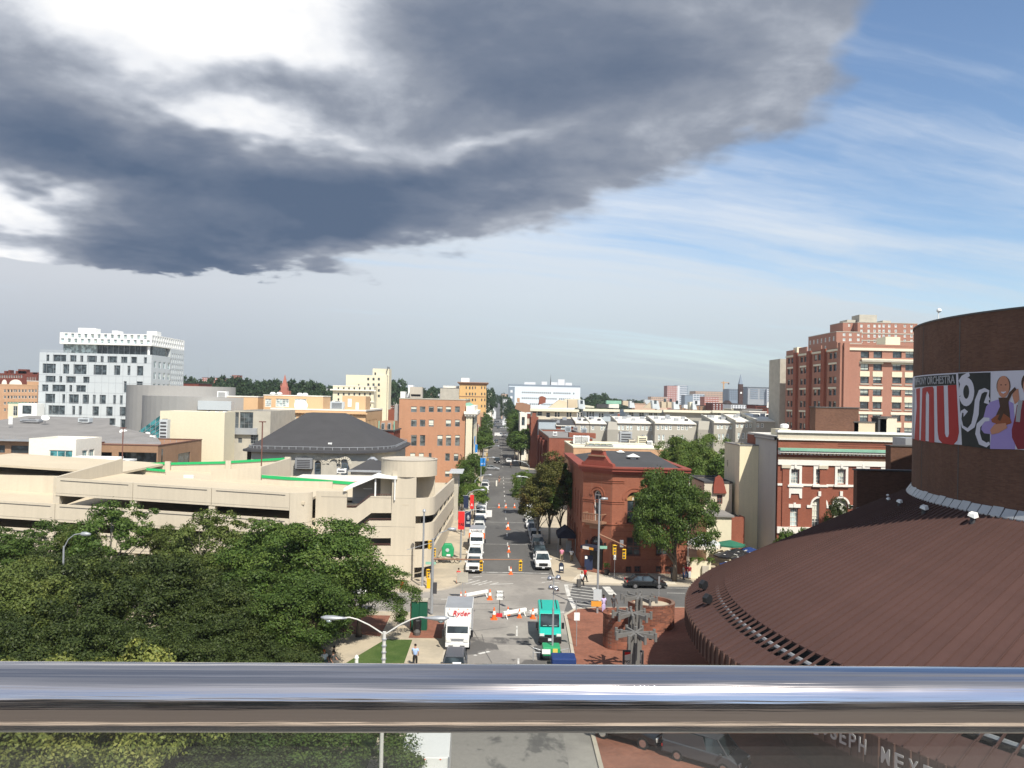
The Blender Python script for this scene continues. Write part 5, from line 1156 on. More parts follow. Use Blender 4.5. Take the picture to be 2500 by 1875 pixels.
gz=CZT; m=MB(); o2=[mid+uu*u-nn*.1 for u in(-1,1)]
def gab(pts,n0,n1,name,mt):
 m=MB(); f=[(mid+uu*u,z)for u,z in pts]
 m.ring([[(q.x+nn.x*n0,q.y+nn.y*n0,z)for q,z in f],[(q.x+nn.x*n1,q.y+nn.y*n1,z)for q,z in f]]); m.build(name,MATS[mt],cb)
gab([(-2.5,gz),(-2.4,gz+.35),(-1.9,gz+.5),(-1.3,gz+1.2),(-1.1,gz+1.35),(-.9,gz+1.95),(.9,gz+1.95),(1.1,gz+1.35),(1.3,gz+1.2),(1.9,gz+.5),(2.4,gz+.35),(2.5,gz)],-.35,.25,'stepped_gable','red_trim')
gab([(-1.35,gz+1.22),(-1.35,gz+1.4),(1.35,gz+1.4),(1.35,gz+1.22)],.26,.42,'gable_moulding','brown_roof'); gab([(-1.0,gz+1.96),(-.8,gz+2.1),(.8,gz+2.1),(1.0,gz+1.96)],-.4,.4,'gable_moulding','brown_roof')
zr0=CZT-.3; ap=P(1520,1106,127); m=MB()
m.add([(cx0+.6,CB-.3,zr0),(cx0+.6,cyA+.5,zr0),(cxa+.3,CY+.7,zr0),(cxb-.5,CY+.7,zr0),(cxb-.5,CB-.3,zr0),(ap.x-3,126,zr0+1.25),(ap.x+4,126,zr0+1.25)],[(0,1,5),(1,2,5),(2,3,6,5),(3,4,6),(4,0,5,6)]); m.build('roof',MATS['roof_dark'],cb)
for i,(px,py,s_)in enumerate(((1546,1117,1.0),(1515,1106,.7))):
 p=P(px,py,118+i*6); e=thing('skylight_vent',('larger','smaller, farther')[i]+' white pyramid vent on the dark corner roof','vent',(p.x,p.y,CZT+.1+i*.4)); MB().box(-.35*s_,.35*s_,-.35*s_,.35*s_,0,.6*s_).build('box',MATS['white_clean'],e); m=MB(); m.ring([[(-.85*s_,-.85*s_,.6*s_),(.85*s_,-.85*s_,.6*s_),(.85*s_,.85*s_,.6*s_),(-.85*s_,.85*s_,.6*s_)],[(-.05,-.05,1.0*s_),(.05,-.05,1.0*s_),(.05,.05,1.0*s_),(-.05,.05,1.0*s_)]]); m.build('cap',MATS['white_clean'],e)
m=MB(); m.tube([(cxb+.1,CY-.15,.2),(cxb+.1,CY-.15,CZT-.8)],.07); m.build('drainpipe',MATS['white_trim'],cb)
aw=thing('dark_entrance_canopy','dark canvas canopy reaching over the right pavement beside the red building','awning',(cx0-2.6,118,.13))
m=MB(); m.ring([[(0,y,2.5),(0,y,3.0),(1.25,y,3.9),(2.5,y,3.0),(2.5,y,2.5)]for y in(0,4.0)]); m.build('canvas',MATS['navy_cloth'],aw)
for x in(.05,2.45):MB().tube([(x,.1,0),(x,.1,2.6)],.04).build('post',MATS['galv'],aw)
#  HOUSES BEHIND AND ALONG THE STREET, RIGHT
M('stucco_pale',(.62,.56,.44),.85,.06,.8,streak=.06); M('stucco_grey',(.36,.345,.30),.85,.06,.6,streak=.03); M('house_grey',(.44,.42,.36),.85,.04,.6)
M('blue_siding',(.42,.48,.52),.7,.04); M('cream_fascia',(.74,.70,.55),.8,.03)
z165=P(1500,1095,165).z
e=building('tan_flat_building','wide tan building with cluttered flat roof behind the red corner building','building',PX(1401,165),PX(1634,165,1090),165,187,z165,MATS['tan_brick'],MATS['cream_fascia'],parapet=.35,cop=MATS['cream_fascia'],left=grid(2,3.5,5,3,4.5,2,1.3,2),lsty='sash')
W_=PX(1634,165)-PX(1401,165)
for i in range(9):MB().box(4+i*1.3,5+i*1.3,9.2,9.4,z165-.25,z165+.4).build('skylight_pane',MATS['glass_pale'],e)
m=MB(); m.box(3.7,16,9.0,9.19,z165-.3,z165-.1); m.box(3.7,16,9.0,9.19,z165+.42,z165+.55); m.box(3.7,16,9.4,13,z165-.3,z165+.55); m.build('skylight_frame',MATS['cream_fascia'],e)
MB().box(8,16,1.2,4.2,z165-.34,z165+.6).build('white_duct',MATS['white_clean'],e); MB().box(3,14,5,7.5,z165-.34,z165+.15).build('slate_pitch',MATS['roof_grey'],e)
for i,(x,y,w,d,h,c,lb)in enumerate(((2.5,19.5,1.8,1.5,1.5,'white_clean','left one of two white roof units at the back of the tan flat roof'),(4.8,19.5,1.9,1.5,1.5,'white_clean','right one of two white roof units at the back of the tan flat roof'),(16,14,2.6,2.2,2.8,'galv','tall grey plant cabinet on the tan flat roof'),(21,12,2.0,1.2,2.0,'cream','yellowish box on the tan flat roof'),(23.5,12,1.4,1.2,1.1,'white_clean','small white unit at the right of the tan flat roof'),(18.6,13,1.4,1.2,1.2,'concrete','low grey unit beside the tall cabinet'))):
 x*=W_/27; ac(PX(1401,165)+x,165+y,z165-.35,w,d,h+.35,lb,col=c)
e=building('red_brick_terrace','long red brick building along the right pavement with junk and pipes on its roof','building',11.7,PX(1447,190),190,240,P(1400,1070,190).z,MATS['red_brick'],MATS['roof_grey'],left=grid(1.5,3.3,14,1.6,4.2,3,1.2,2.4),lsty='sash',front=[(5.0,8.5,3.2,1.5)],fsty='dbl',parapet=.4,cop=MATS['roof_grey'])
zt_=P(1400,1070,190).z
MB().box(4.5,10.5,-.05,3,zt_+.05,zt_+1.2).build('raised_parapet',MATS['red_brick'],e)
for i,u in enumerate((8,20,33)):MB().box(-1.0,-.02,u,u+3,.2,zt_-1).build('bay',MATS['dark_red_brick'],e)
for i,(px,py,cl,w,lb)in enumerate(((1350,1062,'white_clean',1.0,'white round tank at the left edge of the red terrace roof'),(1380,1052,'blue_siding',1.6,'bluish junk heap on the red terrace roof'),(1400,1050,'galv',1.2,'grey duct cluster on the red terrace roof'),(1420,1056,'blue_siding',1.4,'pale blue unit at the right of the red terrace roof'),(1345,1040,'stucco_grey',3.0,'grey rubble heap at the back of the red terrace roof'))):
 q=onroof(px,py,zt_); ac(q[0],q[1],q[2]-.3,w,w*.8,w*.8+.3,lb,col=cl)
e=building('red_chimney_house','narrow red brick house with tall chimney at the bend of the street trees','house',PX(1296,268),PX(1314,268),268,282,P(1305,1018,268).z,MATS['red_brick'],MATS['roof_grey'],left=grid(1,3,4,2,3.5,4,1.1,2),lsty='sash',parapet=.2)
MB().box(.4,1.6,1,2,P(1305,1018,268).z-.2,P(1305,1013,268).z+.6).build('chimney',MATS['red_brick'],e)
e=building('white_column_house','white bow-fronted house beside the street trees','house',PX(1269,300),PX(1286,300),300,318,P(1275,1008,300).z,MATS['off_white'],MATS['roof_grey'],front=[(.6,2,1.1,3.2),(.6,7.6,1.1,3.2),(.6,12.5,1.1,3)],fsty='plain',left=grid(1,4,4,2,4.5,3,1.2,2.6),lsty='plain',parapet=.3)
e=building('grey_slope_house','grey mansard-backed house between two brick houses in the second row','house',PX(1315,262),PX(1357,262),262,274,P(1335,1028,262).z,MATS['blue_siding'],MATS['roof_dark'],front=[(2,8.6,1.5,1.6)],fsty='plain',left=grid(1,3,3,2,3.5,4,1.1,2),lsty='sash',parapet=0)
def pitched(name,label,px0,px1,Y,dep,py_eave,py_ridge,wm,rm,wins,sty='rowsash',grp=None,roof_items=()):
 x0,x1=PX(px0,Y,py_eave),PX(px1,Y,py_eave); ze=P((px0+px1)/2,py_eave,Y).z; zr_=P((px0+px1)/2,py_ridge,Y+dep).z
 e=thing(name,label,'house',(x0,Y,0),0,grp); W=x1-x0; hl=pwin(wins,Y,x0); m=MB()
 wall(m,(0,0,0),(1,0),W,ze,hl,.2); wall(m,(0,dep,0),(0,-1),dep,ze); wall(m,(W,0,0),(0,1),dep,ze); m.face([(0,0,ze),(0,dep,zr_),(0,dep,ze)]); m.face([(W,0,ze),(W,dep,ze),(W,dep,zr_)]); m.face([(0,dep,0),(0,dep,zr_),(W,dep,zr_),(W,dep,0)])
 m.build('wall',wm,e); windows(e,(0,0,0),(1,0),hl,sty,.12)
 m=MB(); m.ring([[(-.05,-.35,ze-.02),(W-.05,-.35,ze-.02),(W-.05,-.35,ze+.22),(-.05,-.35,ze+.22)],[(-.05,dep,zr_),(W-.05,dep,zr_),(W-.05,dep,zr_+.22),(-.05,dep,zr_+.22)]]); m.build('roof',rm,e)
 MB().box(-.05,W-.05,-.45,-.36,ze-.05,ze+.2).build('gutter',MATS['white_trim'],e)
 m=MB(); m.ring([[(-.2,-.4,ze),(.05,-.4,ze),(.05,-.4,ze+.5),(-.2,-.4,ze+.5)],[(-.2,dep,zr_),(.05,dep,zr_),(.05,dep,zr_+.55),(-.2,dep,zr_+.55)]]); m.build('party_wall',MATS['house_grey'],e)
 rg=random.Random(int(px0)); roof_items=list(roof_items)+[(rg.random()*.85,.25+rg.random()*.6,.5+rg.random()*.6)for _ in range(max(2,int(W/3.2)))]
 for f,g_,s_ in roof_items:
  z=ze+(zr_-ze)*g_+.22
  MB().box(W*f,W*f+1.3*s_,dep*g_,dep*g_+1.0*s_,z-.3,z+.9*s_).build('vent_hatch',MATS['galv']if s_>.8 else MATS['dark_metal'],e)
 return e
WSTY['rowsash']=('white_clean','glass_pale',1,2,.22,False)
M('pale_membrane',(.78,.76,.68),.7,.05,.5)
c4a=lambda rs:pcrop(1250,880,5.53,rs); c5a=lambda rs:pcrop(1600,880,5.53,rs)
grp='terraced houses with pale sloping roofs'
e=pitched('terraced_house','brick terraced house with dark pitched roof, left end of the pale-roofed row',1358,1404,262,14,1040,1024,MATS['red_brick'],MATS['roof_dark'],c4a([(660,880,720,930)]),grp=grp)
pitched('terraced_house','beige house with a paired window right of the dark-roofed brick one',1405,1439,268,16,1034,1021,MATS['house_grey'],MATS['pale_membrane'],c4a([(925,875,960,938),(965,875,997,938)]),grp=grp,roof_items=((.3,.5,1),(.7,.3,.7)))
pitched('terraced_house','grey-beige house left of the grey rounded mansard',1440,1481,268,16,1035,1021,MATS['house_grey'],MATS['pale_membrane'],c4a([(1075,880,1110,938),(1197,880,1230,942),(1235,880,1268,942)]),grp=grp,roof_items=((.2,.6,1),(.6,.4,.8)))
def mansard(label,px0,px1,Y,pyt,pyb,grp):
 x0,x1=PX(px0,Y,pyb),PX(px1,Y,pyb); zt=P(px0,pyt,Y).z; zb_=P(px0,pyb,Y).z; e=thing('mansard_link_house',label,'house',(x0,Y-2,0),0,grp); W=x1-x0
 MB().box(0,W,0,12,0,zb_).build('wall',MATS['stucco_grey'],e); m=MB(); m.ring([[(0,0,zb_),(W,0,zb_),(W,12,zb_),(0,12,zb_)],[(.5,1.6,zt),(W-.3,1.6,zt),(W-.3,10,zt),(.5,10,zt)]]); m.build('mansard',MATS['stucco_grey'],e); return e
mansard('grey mansard link house in the left half of the pale-roofed row',1481,1507,266,1030,1048,grp)
w_a=[(1430,875,1465,938),(1480,875,1513,938),(1545,877,1580,940),(1592,877,1627,940),(1690,880,1727,942),(1748,880,1782,942),(1805,883,1840,948),(1858,883,1893,950)]
w_b=[(1430,985,1465,1075),(1480,985,1515,1075),(1750,1000,1785,1080),(1800,1003,1835,1083),(1880,1005,1910,1090)]
pitched('terraced_house','long grey-beige house with eight upper windows and a dividing ledge',1507,1599,266,16,1034,1019,MATS['house_grey'],MATS['pale_membrane'],c4a(w_a+w_b),grp=grp,roof_items=((.25,.55,1),(.45,.3,.9),(.75,.6,1),(.85,.3,.8)))
w_a=[(1955,872,1990,935),(2015,872,2048,935),(2065,875,2105,937),(2120,875,2160,937)]; w_b=[(1970,1002,2003,1075),(2025,1002,2060,1078),(2155,1010,2190,1080)]
pitched('terraced_house','grey-beige house right of the long one, cut off by the cream stair walls',1599,1700,262,16,1035,1018,MATS['house_grey'],MATS['pale_membrane'],c4a(w_a+w_b)+c5a([(295,875,332,938),(350,875,385,938),(408,880,440,940),(455,880,500,905),(220,1010,255,1078),(295,1010,330,1078),(348,1010,385,1078)]),grp=grp,roof_items=((.1,.5,1),(.4,.6,1),(.55,.3,1),(.8,.6,.9)))
mansard('grey mansard link house in the right half of the pale-roofed row',1701,1742,262,1028,1048,grp)
w_a=[(830,865,868,925),(880,865,915,925),(950,868,985,928),(1000,868,1040,928)]; w_b=[(845,990,880,1072),(900,990,930,1072),(955,990,990,1072)]
pitched('terraced_house','beige house just right of the right-hand mansard',1743,1795,258,16,1033,1016,MATS['house_grey'],MATS['pale_membrane'],c5a(w_a+w_b),grp=grp,roof_items=((.2,.6,1),(.5,.4,1),(.75,.6,1)))
w_a=[(1090,850,1125,905),(1150,850,1188,905),(1215,852,1250,905),(1268,852,1303,905)]; w_b=[(1110,975,1145,1060),(1168,975,1203,1060),(1225,975,1262,1060),(1295,978,1330,1058)]
pitched('terraced_house','beige house above the tall stained cream walls',1796,1845,254,16,1031,1014,MATS['house_grey'],MATS['pale_membrane'],c5a(w_a+w_b),grp=grp,roof_items=((.3,.5,1),(.6,.7,1)))
pitched('terraced_house','last beige house of the pale-roofed row, next to the brown tower',1846,1919,250,16,1030,1012,MATS['house_grey'],MATS['pale_membrane'],c5a([(1365,850,1405,905),(1425,850,1463,905),(1635,855,1670,895),(1695,858,1730,895)]),grp=grp,roof_items=((.2,.5,1),(.5,.6,1),(.8,.5,1)))
grp='flat-roofed houses in the back row'
def backrow(label,px0,px1,Y,pyt,wins,sty,wm,band=6):
 e=pb(px0,px1,pyt,Y,15,'flat_roofed_house',label,'house',wm,MATS['roof_pale'],front=wins,fsty=sty,parapet=.2,group=grp)
 w_=PX(px1,Y)-PX(px0,Y); z_=P((px0+px1)/2,pyt,Y).z; MB().box(-.8,w_+.6,-1.5,-.03,z_-.7,z_+.25).build('roof_edge',MATS['cream_fascia'],e); return e
backrow('cream house with five pale windows at the left end of the back row',1299,1409,332,1000,c4a([(272,690,335,745),(340,690,408,745),(460,700,515,770),(575,695,608,765),(612,695,645,765),(735,700,768,768),(773,700,806,768),(885,700,915,768),(920,700,950,768)]),'sash',MATS['stucco_pale'])
backrow('pale blue house with a wide window group in the back row',1428,1508,332,1000,c4a([(1005,690,1035,770),(1040,690,1075,770),(1080,690,1112,770),(1170,710,1200,772),(1205,710,1238,772),(1310,690,1380,720)]),'sash',MATS['blue_siding'])
backrow('pale blue house with two four-pane windows in the back row',1527,1611,330,1002,c4a([(1575,700,1645,755),(1715,700,1785,755),(1845,705,1900,745),(1915,708,1965,745)]),'dbl',MATS['blue_siding'])
backrow('cream-edged house right of the two pale blue ones',1623,1741,328,1003,c4a([(2100,725,2150,745)]),'dbl',MATS['stucco_grey'])
backrow('grey house with two white dormer windows, right end of the back row',1742,1812,326,1004,c5a([(840,700,885,735),(955,700,990,735)]),'dbl',MATS['stucco_grey'])
M('stair_beige',(.60,.50,.36),.85,.04)
def poly_head(name,label,pts,Y,dep,mat,cat='roof structure'):
 q=[P(1250+x/5.53,880+y/5.53,Y)for x,y in pts]; x0,z0=min(v.x for v in q),min(v.z for v in q); e=thing(name,label,cat,(x0,Y,z0)); MB().prism([(v.x-x0,v.z-z0)for v in q],0,dep,'y').build('walls',MATS[mat],e); return e
for pts,Y,mt,lb in(([(490,640),(640,530),(740,560),(740,640)],345,'stair_beige','beige lean-to gable at the left of the back row roofs'),([(755,640),(755,530),(880,530),(880,640)],350,'stair_beige','beige box stair head next to the beige lean-to'),([(900,650),(895,530),(975,532),(990,660)],343,'white_panel','white leaning stair head with a small window'),([(360,600),(375,490),(410,480),(455,500),(455,570)],420,'red_brick','small red gable in front of the white hospital'),([(600,620),(720,520),(920,515),(980,600),(1110,620),(1110,640)],360,'cream_fascia','long cream sloping roof behind the beige box stair head'),([(1275,585),(1275,540),(1475,545),(1475,590)],400,'copper','low building with a pale green roof band'),([(1310,640),(1312,590),(1445,590),(1445,645)],370,'off_white','white balcony house under the green roof band'),([(1500,600),(1500,545),(1585,545),(1585,620)],360,'stair_beige','beige box stair head in the middle of the back row'),([(1590,640),(1590,545),(1640,548),(1665,640)],343,'white_panel','white leaning stair head in the middle of the back row'),([(1790,560),(1790,530),(1900,532),(1900,640),(1870,640)],390,'white_panel','white glazed stair head left of the sloping white one'),([(1780,640),(1890,560),(1900,650)],350,'stair_beige','beige triangular gable at the right of the back row'),([(1900,650),(1890,540),(1975,545),(2000,660)],343,'white_panel','white leaning stair head left of the two small chimneys'),([(2020,640),(2020,555),(2085,555),(2085,640)],350,'stair_beige','left one of two beige boxes with one small opening each'),([(2100,640),(2100,555),(2170,555),(2170,640)],350,'stair_beige','right one of two beige boxes with one small opening each'),([(2185,660),(2180,560),(2250,560),(2265,660)],343,'white_panel','white leaning stair head right of the beige boxes'),([(2400,660),(2400,560),(2440,560),(2440,660)],345,'cream_fascia','tall cream chimney right of the beige boxes'),([(2440,665),(2440,570),(2475,570),(2500,665)],343,'white_panel','white leaning stair head at the right end of the back row'),([(2320,640),(2320,600),(2395,600),(2395,660)],360,'white_clean','small bright white box between the white stair heads'),([(1140,640),(1150,590),(1290,590),(1300,640)],380,'roof_dark','dark low roof behind the back row'),([(70,560),(70,505),(105,505),(105,570)],400,'tan_brick','tan chimney beside the street trees'),([(40,650),(60,570),(150,570),(250,600),(250,700),(150,700)],352,'brown_roof','brown mansard house at the left end of the back row')):
 e=poly_head('stair_head',lb,pts,Y,4,mt)
 if mt=='white_panel' and 'leaning' in lb:w_=MB().box(.9,1.9,-.06,-.01,2.2,3.6).build('window',MATS['glass'],e)
 if 'small opening' in lb:MB().box(.8,1.8,-.06,-.01,2.5,3.8).build('window',MATS['glass'],e)
random.seed(5)
for i in range(26):
 px=1335+random.random()*560; Y=268+random.random()*14-(px-1335)*.02; z=15.2+random.random()*.6
 if 1481<px<1507 or 1700<px<1742:continue
e=building('cream_back_house','small cream house with a barred window behind the big street tree','house',PX(1722,122),PX(1790,122),122,132,P(1770,1180,122).z,MATS['stucco_pale'],MATS['roof_dark'],front=pwin([(1750,1208,1764,1230)],122,PX(1722,122)),fsty='brn',parapet=.15,cop=MATS['roof_dark'])
e=building('cream_side_shed','low yellowish shed with a grey pitched roof beside the dining terrace','shed',PX(1730,116),PX(1790,116),116,121.5,P(1760,1262,116).z,MATS['cream'],MATS['roof_grey'],parapet=0)
e=building('dark_red_lean_to','dark red lean-to against the stained cream wall','shed',PX(1790,118),PX(1822,118),118,124,P(1800,1262,118).z,MATS['red_brick'],MATS['roof_dark'],parapet=.1)
e=thing('red_gable_end','red stepped gable end above the cream house behind the tree','wall',(PX(1735,124),121.6,P(1745,1180,124).z)); MB().prism([(0,0),(.2,1.0),(.8,1.4),(1.3,.9),(1.9,-1.2),(0,-1.2)],0,.4,'y').build('gable',MATS['red_trim'],e)
for i,(x0_,x1_)in enumerate(((1693,1718),(1724,1747))):
 a,b=P(x0_,1165,150),P(x1_,1147,150); e=thing('roof_frame_box',('left','right')[i]+' of two framed roof boxes above the tree','roof box',(a.x,150,a.z-2)); MB().box(0,b.x-a.x,0,2,0,b.z-a.z+2).build('box',MATS['brown_roof'],e); MB().box(-.1,b.x-a.x+.1,-.1,2.1,b.z-a.z+2,b.z-a.z+2.2).build('rim',MATS['stucco_pale'],e)
M('stained_cream',(.80,.72,.50),.85,.06,.8,streak=.07); M('wing_stucco',(.50,.485,.44),.85,.05,.6,streak=.03)
MA=112.0
e=building('stained_cream_house','tall stained cream rear wing between the terrace and the mansion','house',PX(1807,120),PX(1853,120),120,128,P(1825,1088,120).z,MATS['stained_cream'],MATS['roof_grey'],left=[(1.5,12.5,.5,1.0)],lsty='plain',parapet=.3,cop=MATS['roof_grey'],coph=.12)
e=building('grey_wing_house','tall grey stucco side wing left of the red mansion','house',PX(1853,MA+8),PX(1899,MA)-.02,MA+.3,MA+9.5,P(1880,1068,MA).z,MATS['wing_stucco'],MATS['roof_grey'],left=[(6.2,13.6,.8,2.2),(7.5,8.4,.8,2.6),(7.5,3.4,.8,2.6)],lsty='sash',parapet=.3,cop=MATS['roof_grey'],coph=.12)
MB().box(1.0,2.6,2.0,5.5,P(1880,1068,MA).z-.5,P(1860,1046,MA+4).z).build('chimney_stack',MATS['cream'],e)
c8=lambda rs:pcrop(1800,1000,4.424,rs)
mx0=PX(1899,MA,1150); mzt=P(1990,1052,MA).z
mh=pwin(c8([(580,645,668,800),(848,645,935,800),(1080,645,1168,800),(1310,648,1400,802),(1575,650,1665,804),(1806,652,1890,806),(570,1065,657,1262),(805,960,958,1330,True),(1040,960,1192,1330,True),(1268,962,1420,1330,True),(1560,1065,1650,1262)]),MA,mx0)
mw=24.0
mn=thing('red_brick_mansion','red brick mansion with stone trims, arched windows and a green copper cornice','mansion',(mx0,MA,0))
m=MB(); z_at=P(1990,1072,MA).z; wall(m,(0,0,0),(1,0),mw,z_at,mh,.4); wall(m,(0,14,0),(0,-1),14,z_at); wall(m,(mw,0,0),(0,1),14,z_at); m.build('brick_wall',MATS['red_brick'],mn)
WSTY['six']=('white_trim','glass_pale',3,4,.10,False); WSTY['french']=('white_trim','glass_curtain',4,5,.12,True)
windows(mn,(0,0,0),(1,0),[h for h in mh if len(h)==4],'six',.3); windows(mn,(0,0,0),(1,0),[h for h in mh if len(h)>4],'french',.3)
zz=lambda y:P(2000,1000+y/4.424,MA).z
m=MB(); m.box(-.1,mw,-.05,.35,z_at+.002,zz(255)); m.build('attic_stucco',MATS['stucco_pale'],mn)
m=MB(); m.box(-.2,mw-1,-.3,.6,zz(255),mzt); m.build('white_coping',MATS['white_clean'],mn)
MB().box(0,mw-.1,.4,13.8,z_at,z_at+.3).build('roof',MATS['roof_pale'],mn)
def band(name,y0,y1,out,mat):MB().box(-.02,mw,-out,-.003,zz(y1),zz(y0)).build(name,MATS[mat],mn)
band('attic_band',320,334,.22,'white_trim'); band('copper_cornice',420,448,.95,'copper'); band('cornice',449,470,.8,'white_trim'); band('frieze',520,546,.06,'tan_brick'); band('stone_band',547,603,.18,'white_trim')
band('plinth',1272,1340,.25,'white_trim'); band('sill_course',805,828,.12,'white_trim')
for i in range(int(mw/.52)):MB().box(i*.52,i*.52+.24,-.55,-.01,zz(490),zz(470)-.002).build('dentil',MATS['white_trim'],mn)
for x,y in((.6,0),(5.6,0),(22,0)):
 MB().box(x,x+.9,-.16,-.002,zz(1272),zz(640)).build('pilaster',MATS['red_brick'],mn); MB().box(x-.15,x+1.05,-.3,-.002,zz(638),zz(604)-.002).build('capital',MATS['stucco_pale'],mn)
for h in mh:
 cx_,w_,z0,z1=h[0],h[2],h[1],h[1]+h[3]; m=MB()
 if len(h)==4 and z0>6:m.box(cx_-.35,cx_-.02,-.1,-.003,z0-.1,z1+.5); m.box(cx_+w_+.02,cx_+w_+.35,-.1,-.003,z0-.1,z1+.5); m.box(cx_-.02,cx_+w_+.02,-.1,-.003,z1+.02,z1+.5); m.box(cx_+w_/2-.15,cx_+w_/2+.15,-.22,-.101,z1+.15,z1+.75); m.box(cx_-.5,cx_+w_+.5,-.3,-.122,z0-.4,z0-.12)
 elif len(h)==4:m.box(cx_-.3,cx_+w_+.3,-.14,-.003,z1+.08,z1+.55); m.box(cx_+w_/2-.15,cx_+w_/2+.15,-.2,-.141,z1+.1,z1+.75)
 else:
  r_=w_/2; zc=z1-r_
  for k in range(12):
   a0_,a1_=pi*k/12,pi*(k+1)/12; m.prism([(cx_+r_+rr2*cos(a),zc+rr2*sin(a))for rr2,a in((r_+.04,a0_),(r_+.28,a0_),(r_+.28,a1_),(r_+.04,a1_))],-.12,-.003,'y')
  m.box(cx_+r_-.18,cx_+r_+.18,-.2,-.003,z1+.3,z1+.95); m.box(cx_-.75,cx_-.06,-.15,-.003,zc-.35,zc-.0); m.box(cx_+w_+.06,cx_+w_+.75,-.15,-.003,zc-.35,zc)
 m.build('stone_surround',MATS['white_trim'],mn)
h=mh[0]; m=MB(); m.prism([(h[0]-.4,h[1]-.45),(h[0]+h[2]+.4,h[1]-.45),(h[0]+h[2]+.4,h[1]-1.9),(h[0]+h[2]+.1,h[1]-1.9),(h[0]+h[2],h[1]-1.3),(h[0],h[1]-1.3),(h[0]-.1,h[1]-1.9),(h[0]-.4,h[1]-1.9)],-.14,-.003,'y'); m.build('carved_apron',MATS['white_trim'],mn)
m=MB(); [m.box(x0,x1,-.03,-.004,z0,z1)for x0,x1,z0,z1 in((3,6.2,zz(372),zz(372)+.05),(8,18,zz(372),zz(372)+.12),(8,18,zz(395),zz(395)+.05),(19,22,zz(380),zz(380)+.1))]; m.build('worn_inscription_panel',MATS['dark_red_brick'],mn)
for i,(px,py,w,h_,cl,lb)in enumerate(((1912,1044,1.0,1.1,'white_clean','white drum vent at the left end of the mansion roof'),(2040,1030,6.2,3.6,'hall_brick','brown brick stair head on the mansion roof'),(2107,1046,3.0,1.6,'stair_beige','cluttered beige parapet piece near the end of the mansion roof'),(2165,1058,2.4,2.4,'stucco_pale','pale chimney block at the right of the mansion roof'),(2166,1040,1.1,2.4,'dark_red_brick','dark round-topped chimney in front of the brown tower'),(2150,1060,1.2,2.2,'slate','dark chimney slab at the right of the mansion roof'))):
 v=P(px,py,120); e=thing('roof_stack',lb,'chimney' if i>2 else 'vent' if i==0 else 'roof structure',(v.x-w/2,119.5+(i==4)*1.5,mzt-.8))
 if i==0:MB().lathe((w/2,0,0),[(.45,.3),(.45,.9),(.6,.95),(.6,1.35),(.3,1.5)],14).build('drum',MATS[cl],e)
 else:MB().box(0,w,0,2.2,0,h_+.3).build('block',MATS[cl],e); MB().box(-.1,w+.1,-.1,2.3,h_+.3,h_+.45).build('cap',MATS['iron'],e)
BR('tower_brick',(.39,.19,.135),(.35,.165,.115),(.38,.22,.17),var=.05); BR('tower_brick_dark',(.30,.095,.06),(.26,.08,.05),(.28,.12,.08),var=.05)
TY=200.0; tw=thing('brown_brick_tower','eight-storey brown brick tower with cream panels between its windows','tower',(0,0,0)); tx0=PX(2058,TY,900); tx1=tx0+26; tzt=P(2058,839,TY).z; tD=40.0
c6a=lambda rs:pcrop(1850,730,5.53,rs)
tr=[]; rows_=[(707,795),(877,967),(1047,1137),(1217,1305),(1387,1480),(1557,1650),(1727,1817)]
for y0_,y1_ in rows_:
 for a,b in((1390,1505),(1562,1680),(1822,1943),(1995,2112)):tr.append((a-(y0_-700)*.016,y0_,b-(y0_-700)*.016,y1_))
th_=pwin(c6a(tr),TY,tx0)
zrow=[(P(2100,730+y1_/5.53,TY).z,P(2100,730+y0_/5.53,TY).z)for y0_,y1_ in rows_]
bw_=tD/4; sh2=[]
for z0_,z1_ in zrow:
 for b_ in range(4):
  u=b_*bw_; sh2+=[(u+1.5,z0_,1.9,z1_-z0_),(u+4.2,z0_,1.9,z1_-z0_)]
m=MB(); wall(m,(tx0,TY,0),(1,0),tx1-tx0,tzt-.4,th_,.35); wall(m,(tx0,TY+tD,0),(0,-1),tD,tzt-.8,sh2,.3); wall(m,(tx1,TY,0),(0,1),tD,tzt-.5); wall(m,(tx1,TY+tD,0),(-1,0),tx1-tx0,tzt-.8); m.build('brick_wall',MATS['tower_brick'],tw)
windows(tw,(tx0,TY,0),(1,0),th_,'dark2',.25); windows(tw,(tx0,TY+tD,0),(0,-1),sh2,'dark2',.2)
MB().box(tx0+.3,tx1-.3,TY+.3,TY+tD-.3,tzt-1.3,tzt-1.1).build('roof',MATS['roof_pale'],tw)
for b_ in range(4):
 y1_=TY+tD-b_*bw_; MB().box(tx0-.7,tx0-.005,y1_-bw_+.02,y1_-bw_+2.2,0,tzt-.6 if b_ else tzt-.5).build('pier',MATS['tower_brick_dark'],tw)if b_<3 else MB().box(tx0-.7,tx0-.005,TY-.0,TY+1.6,0,tzt+.3).build('pier',MATS['tower_brick'],tw)
 MB().box(tx0-.25,tx0-.004,y1_-6.8,y1_-.8,tzt-.79,tzt+.4+.3*(b_%2)).build('raised_parapet',MATS['tower_brick'],tw); MB().box(tx0-.2,tx0-.003,y1_-7.6,y1_-.1,zrow[0][1]+.25,zrow[0][1]+.75).build('cream_band',MATS['cream_fascia'],tw)
 for k in(1,3,5):MB().box(tx0-.12,tx0-.003,y1_-6.3,y1_-1.3,zrow[k][1]+.05,zrow[k][1]+.5).build('cream_lintel',MATS['cream_fascia'],tw)
W_=tx1-tx0
MB().box(tx0,tx0+1.3,TY-.6,TY-.005,0,tzt+.2).build('corner_pier',MATS['tower_brick'],tw)
MB().box(tx0,tx1,TY-.3,TY-.004,zrow[0][1]+.25,zrow[0][1]+.85).build('cream_band',MATS['cream_fascia'],tw)
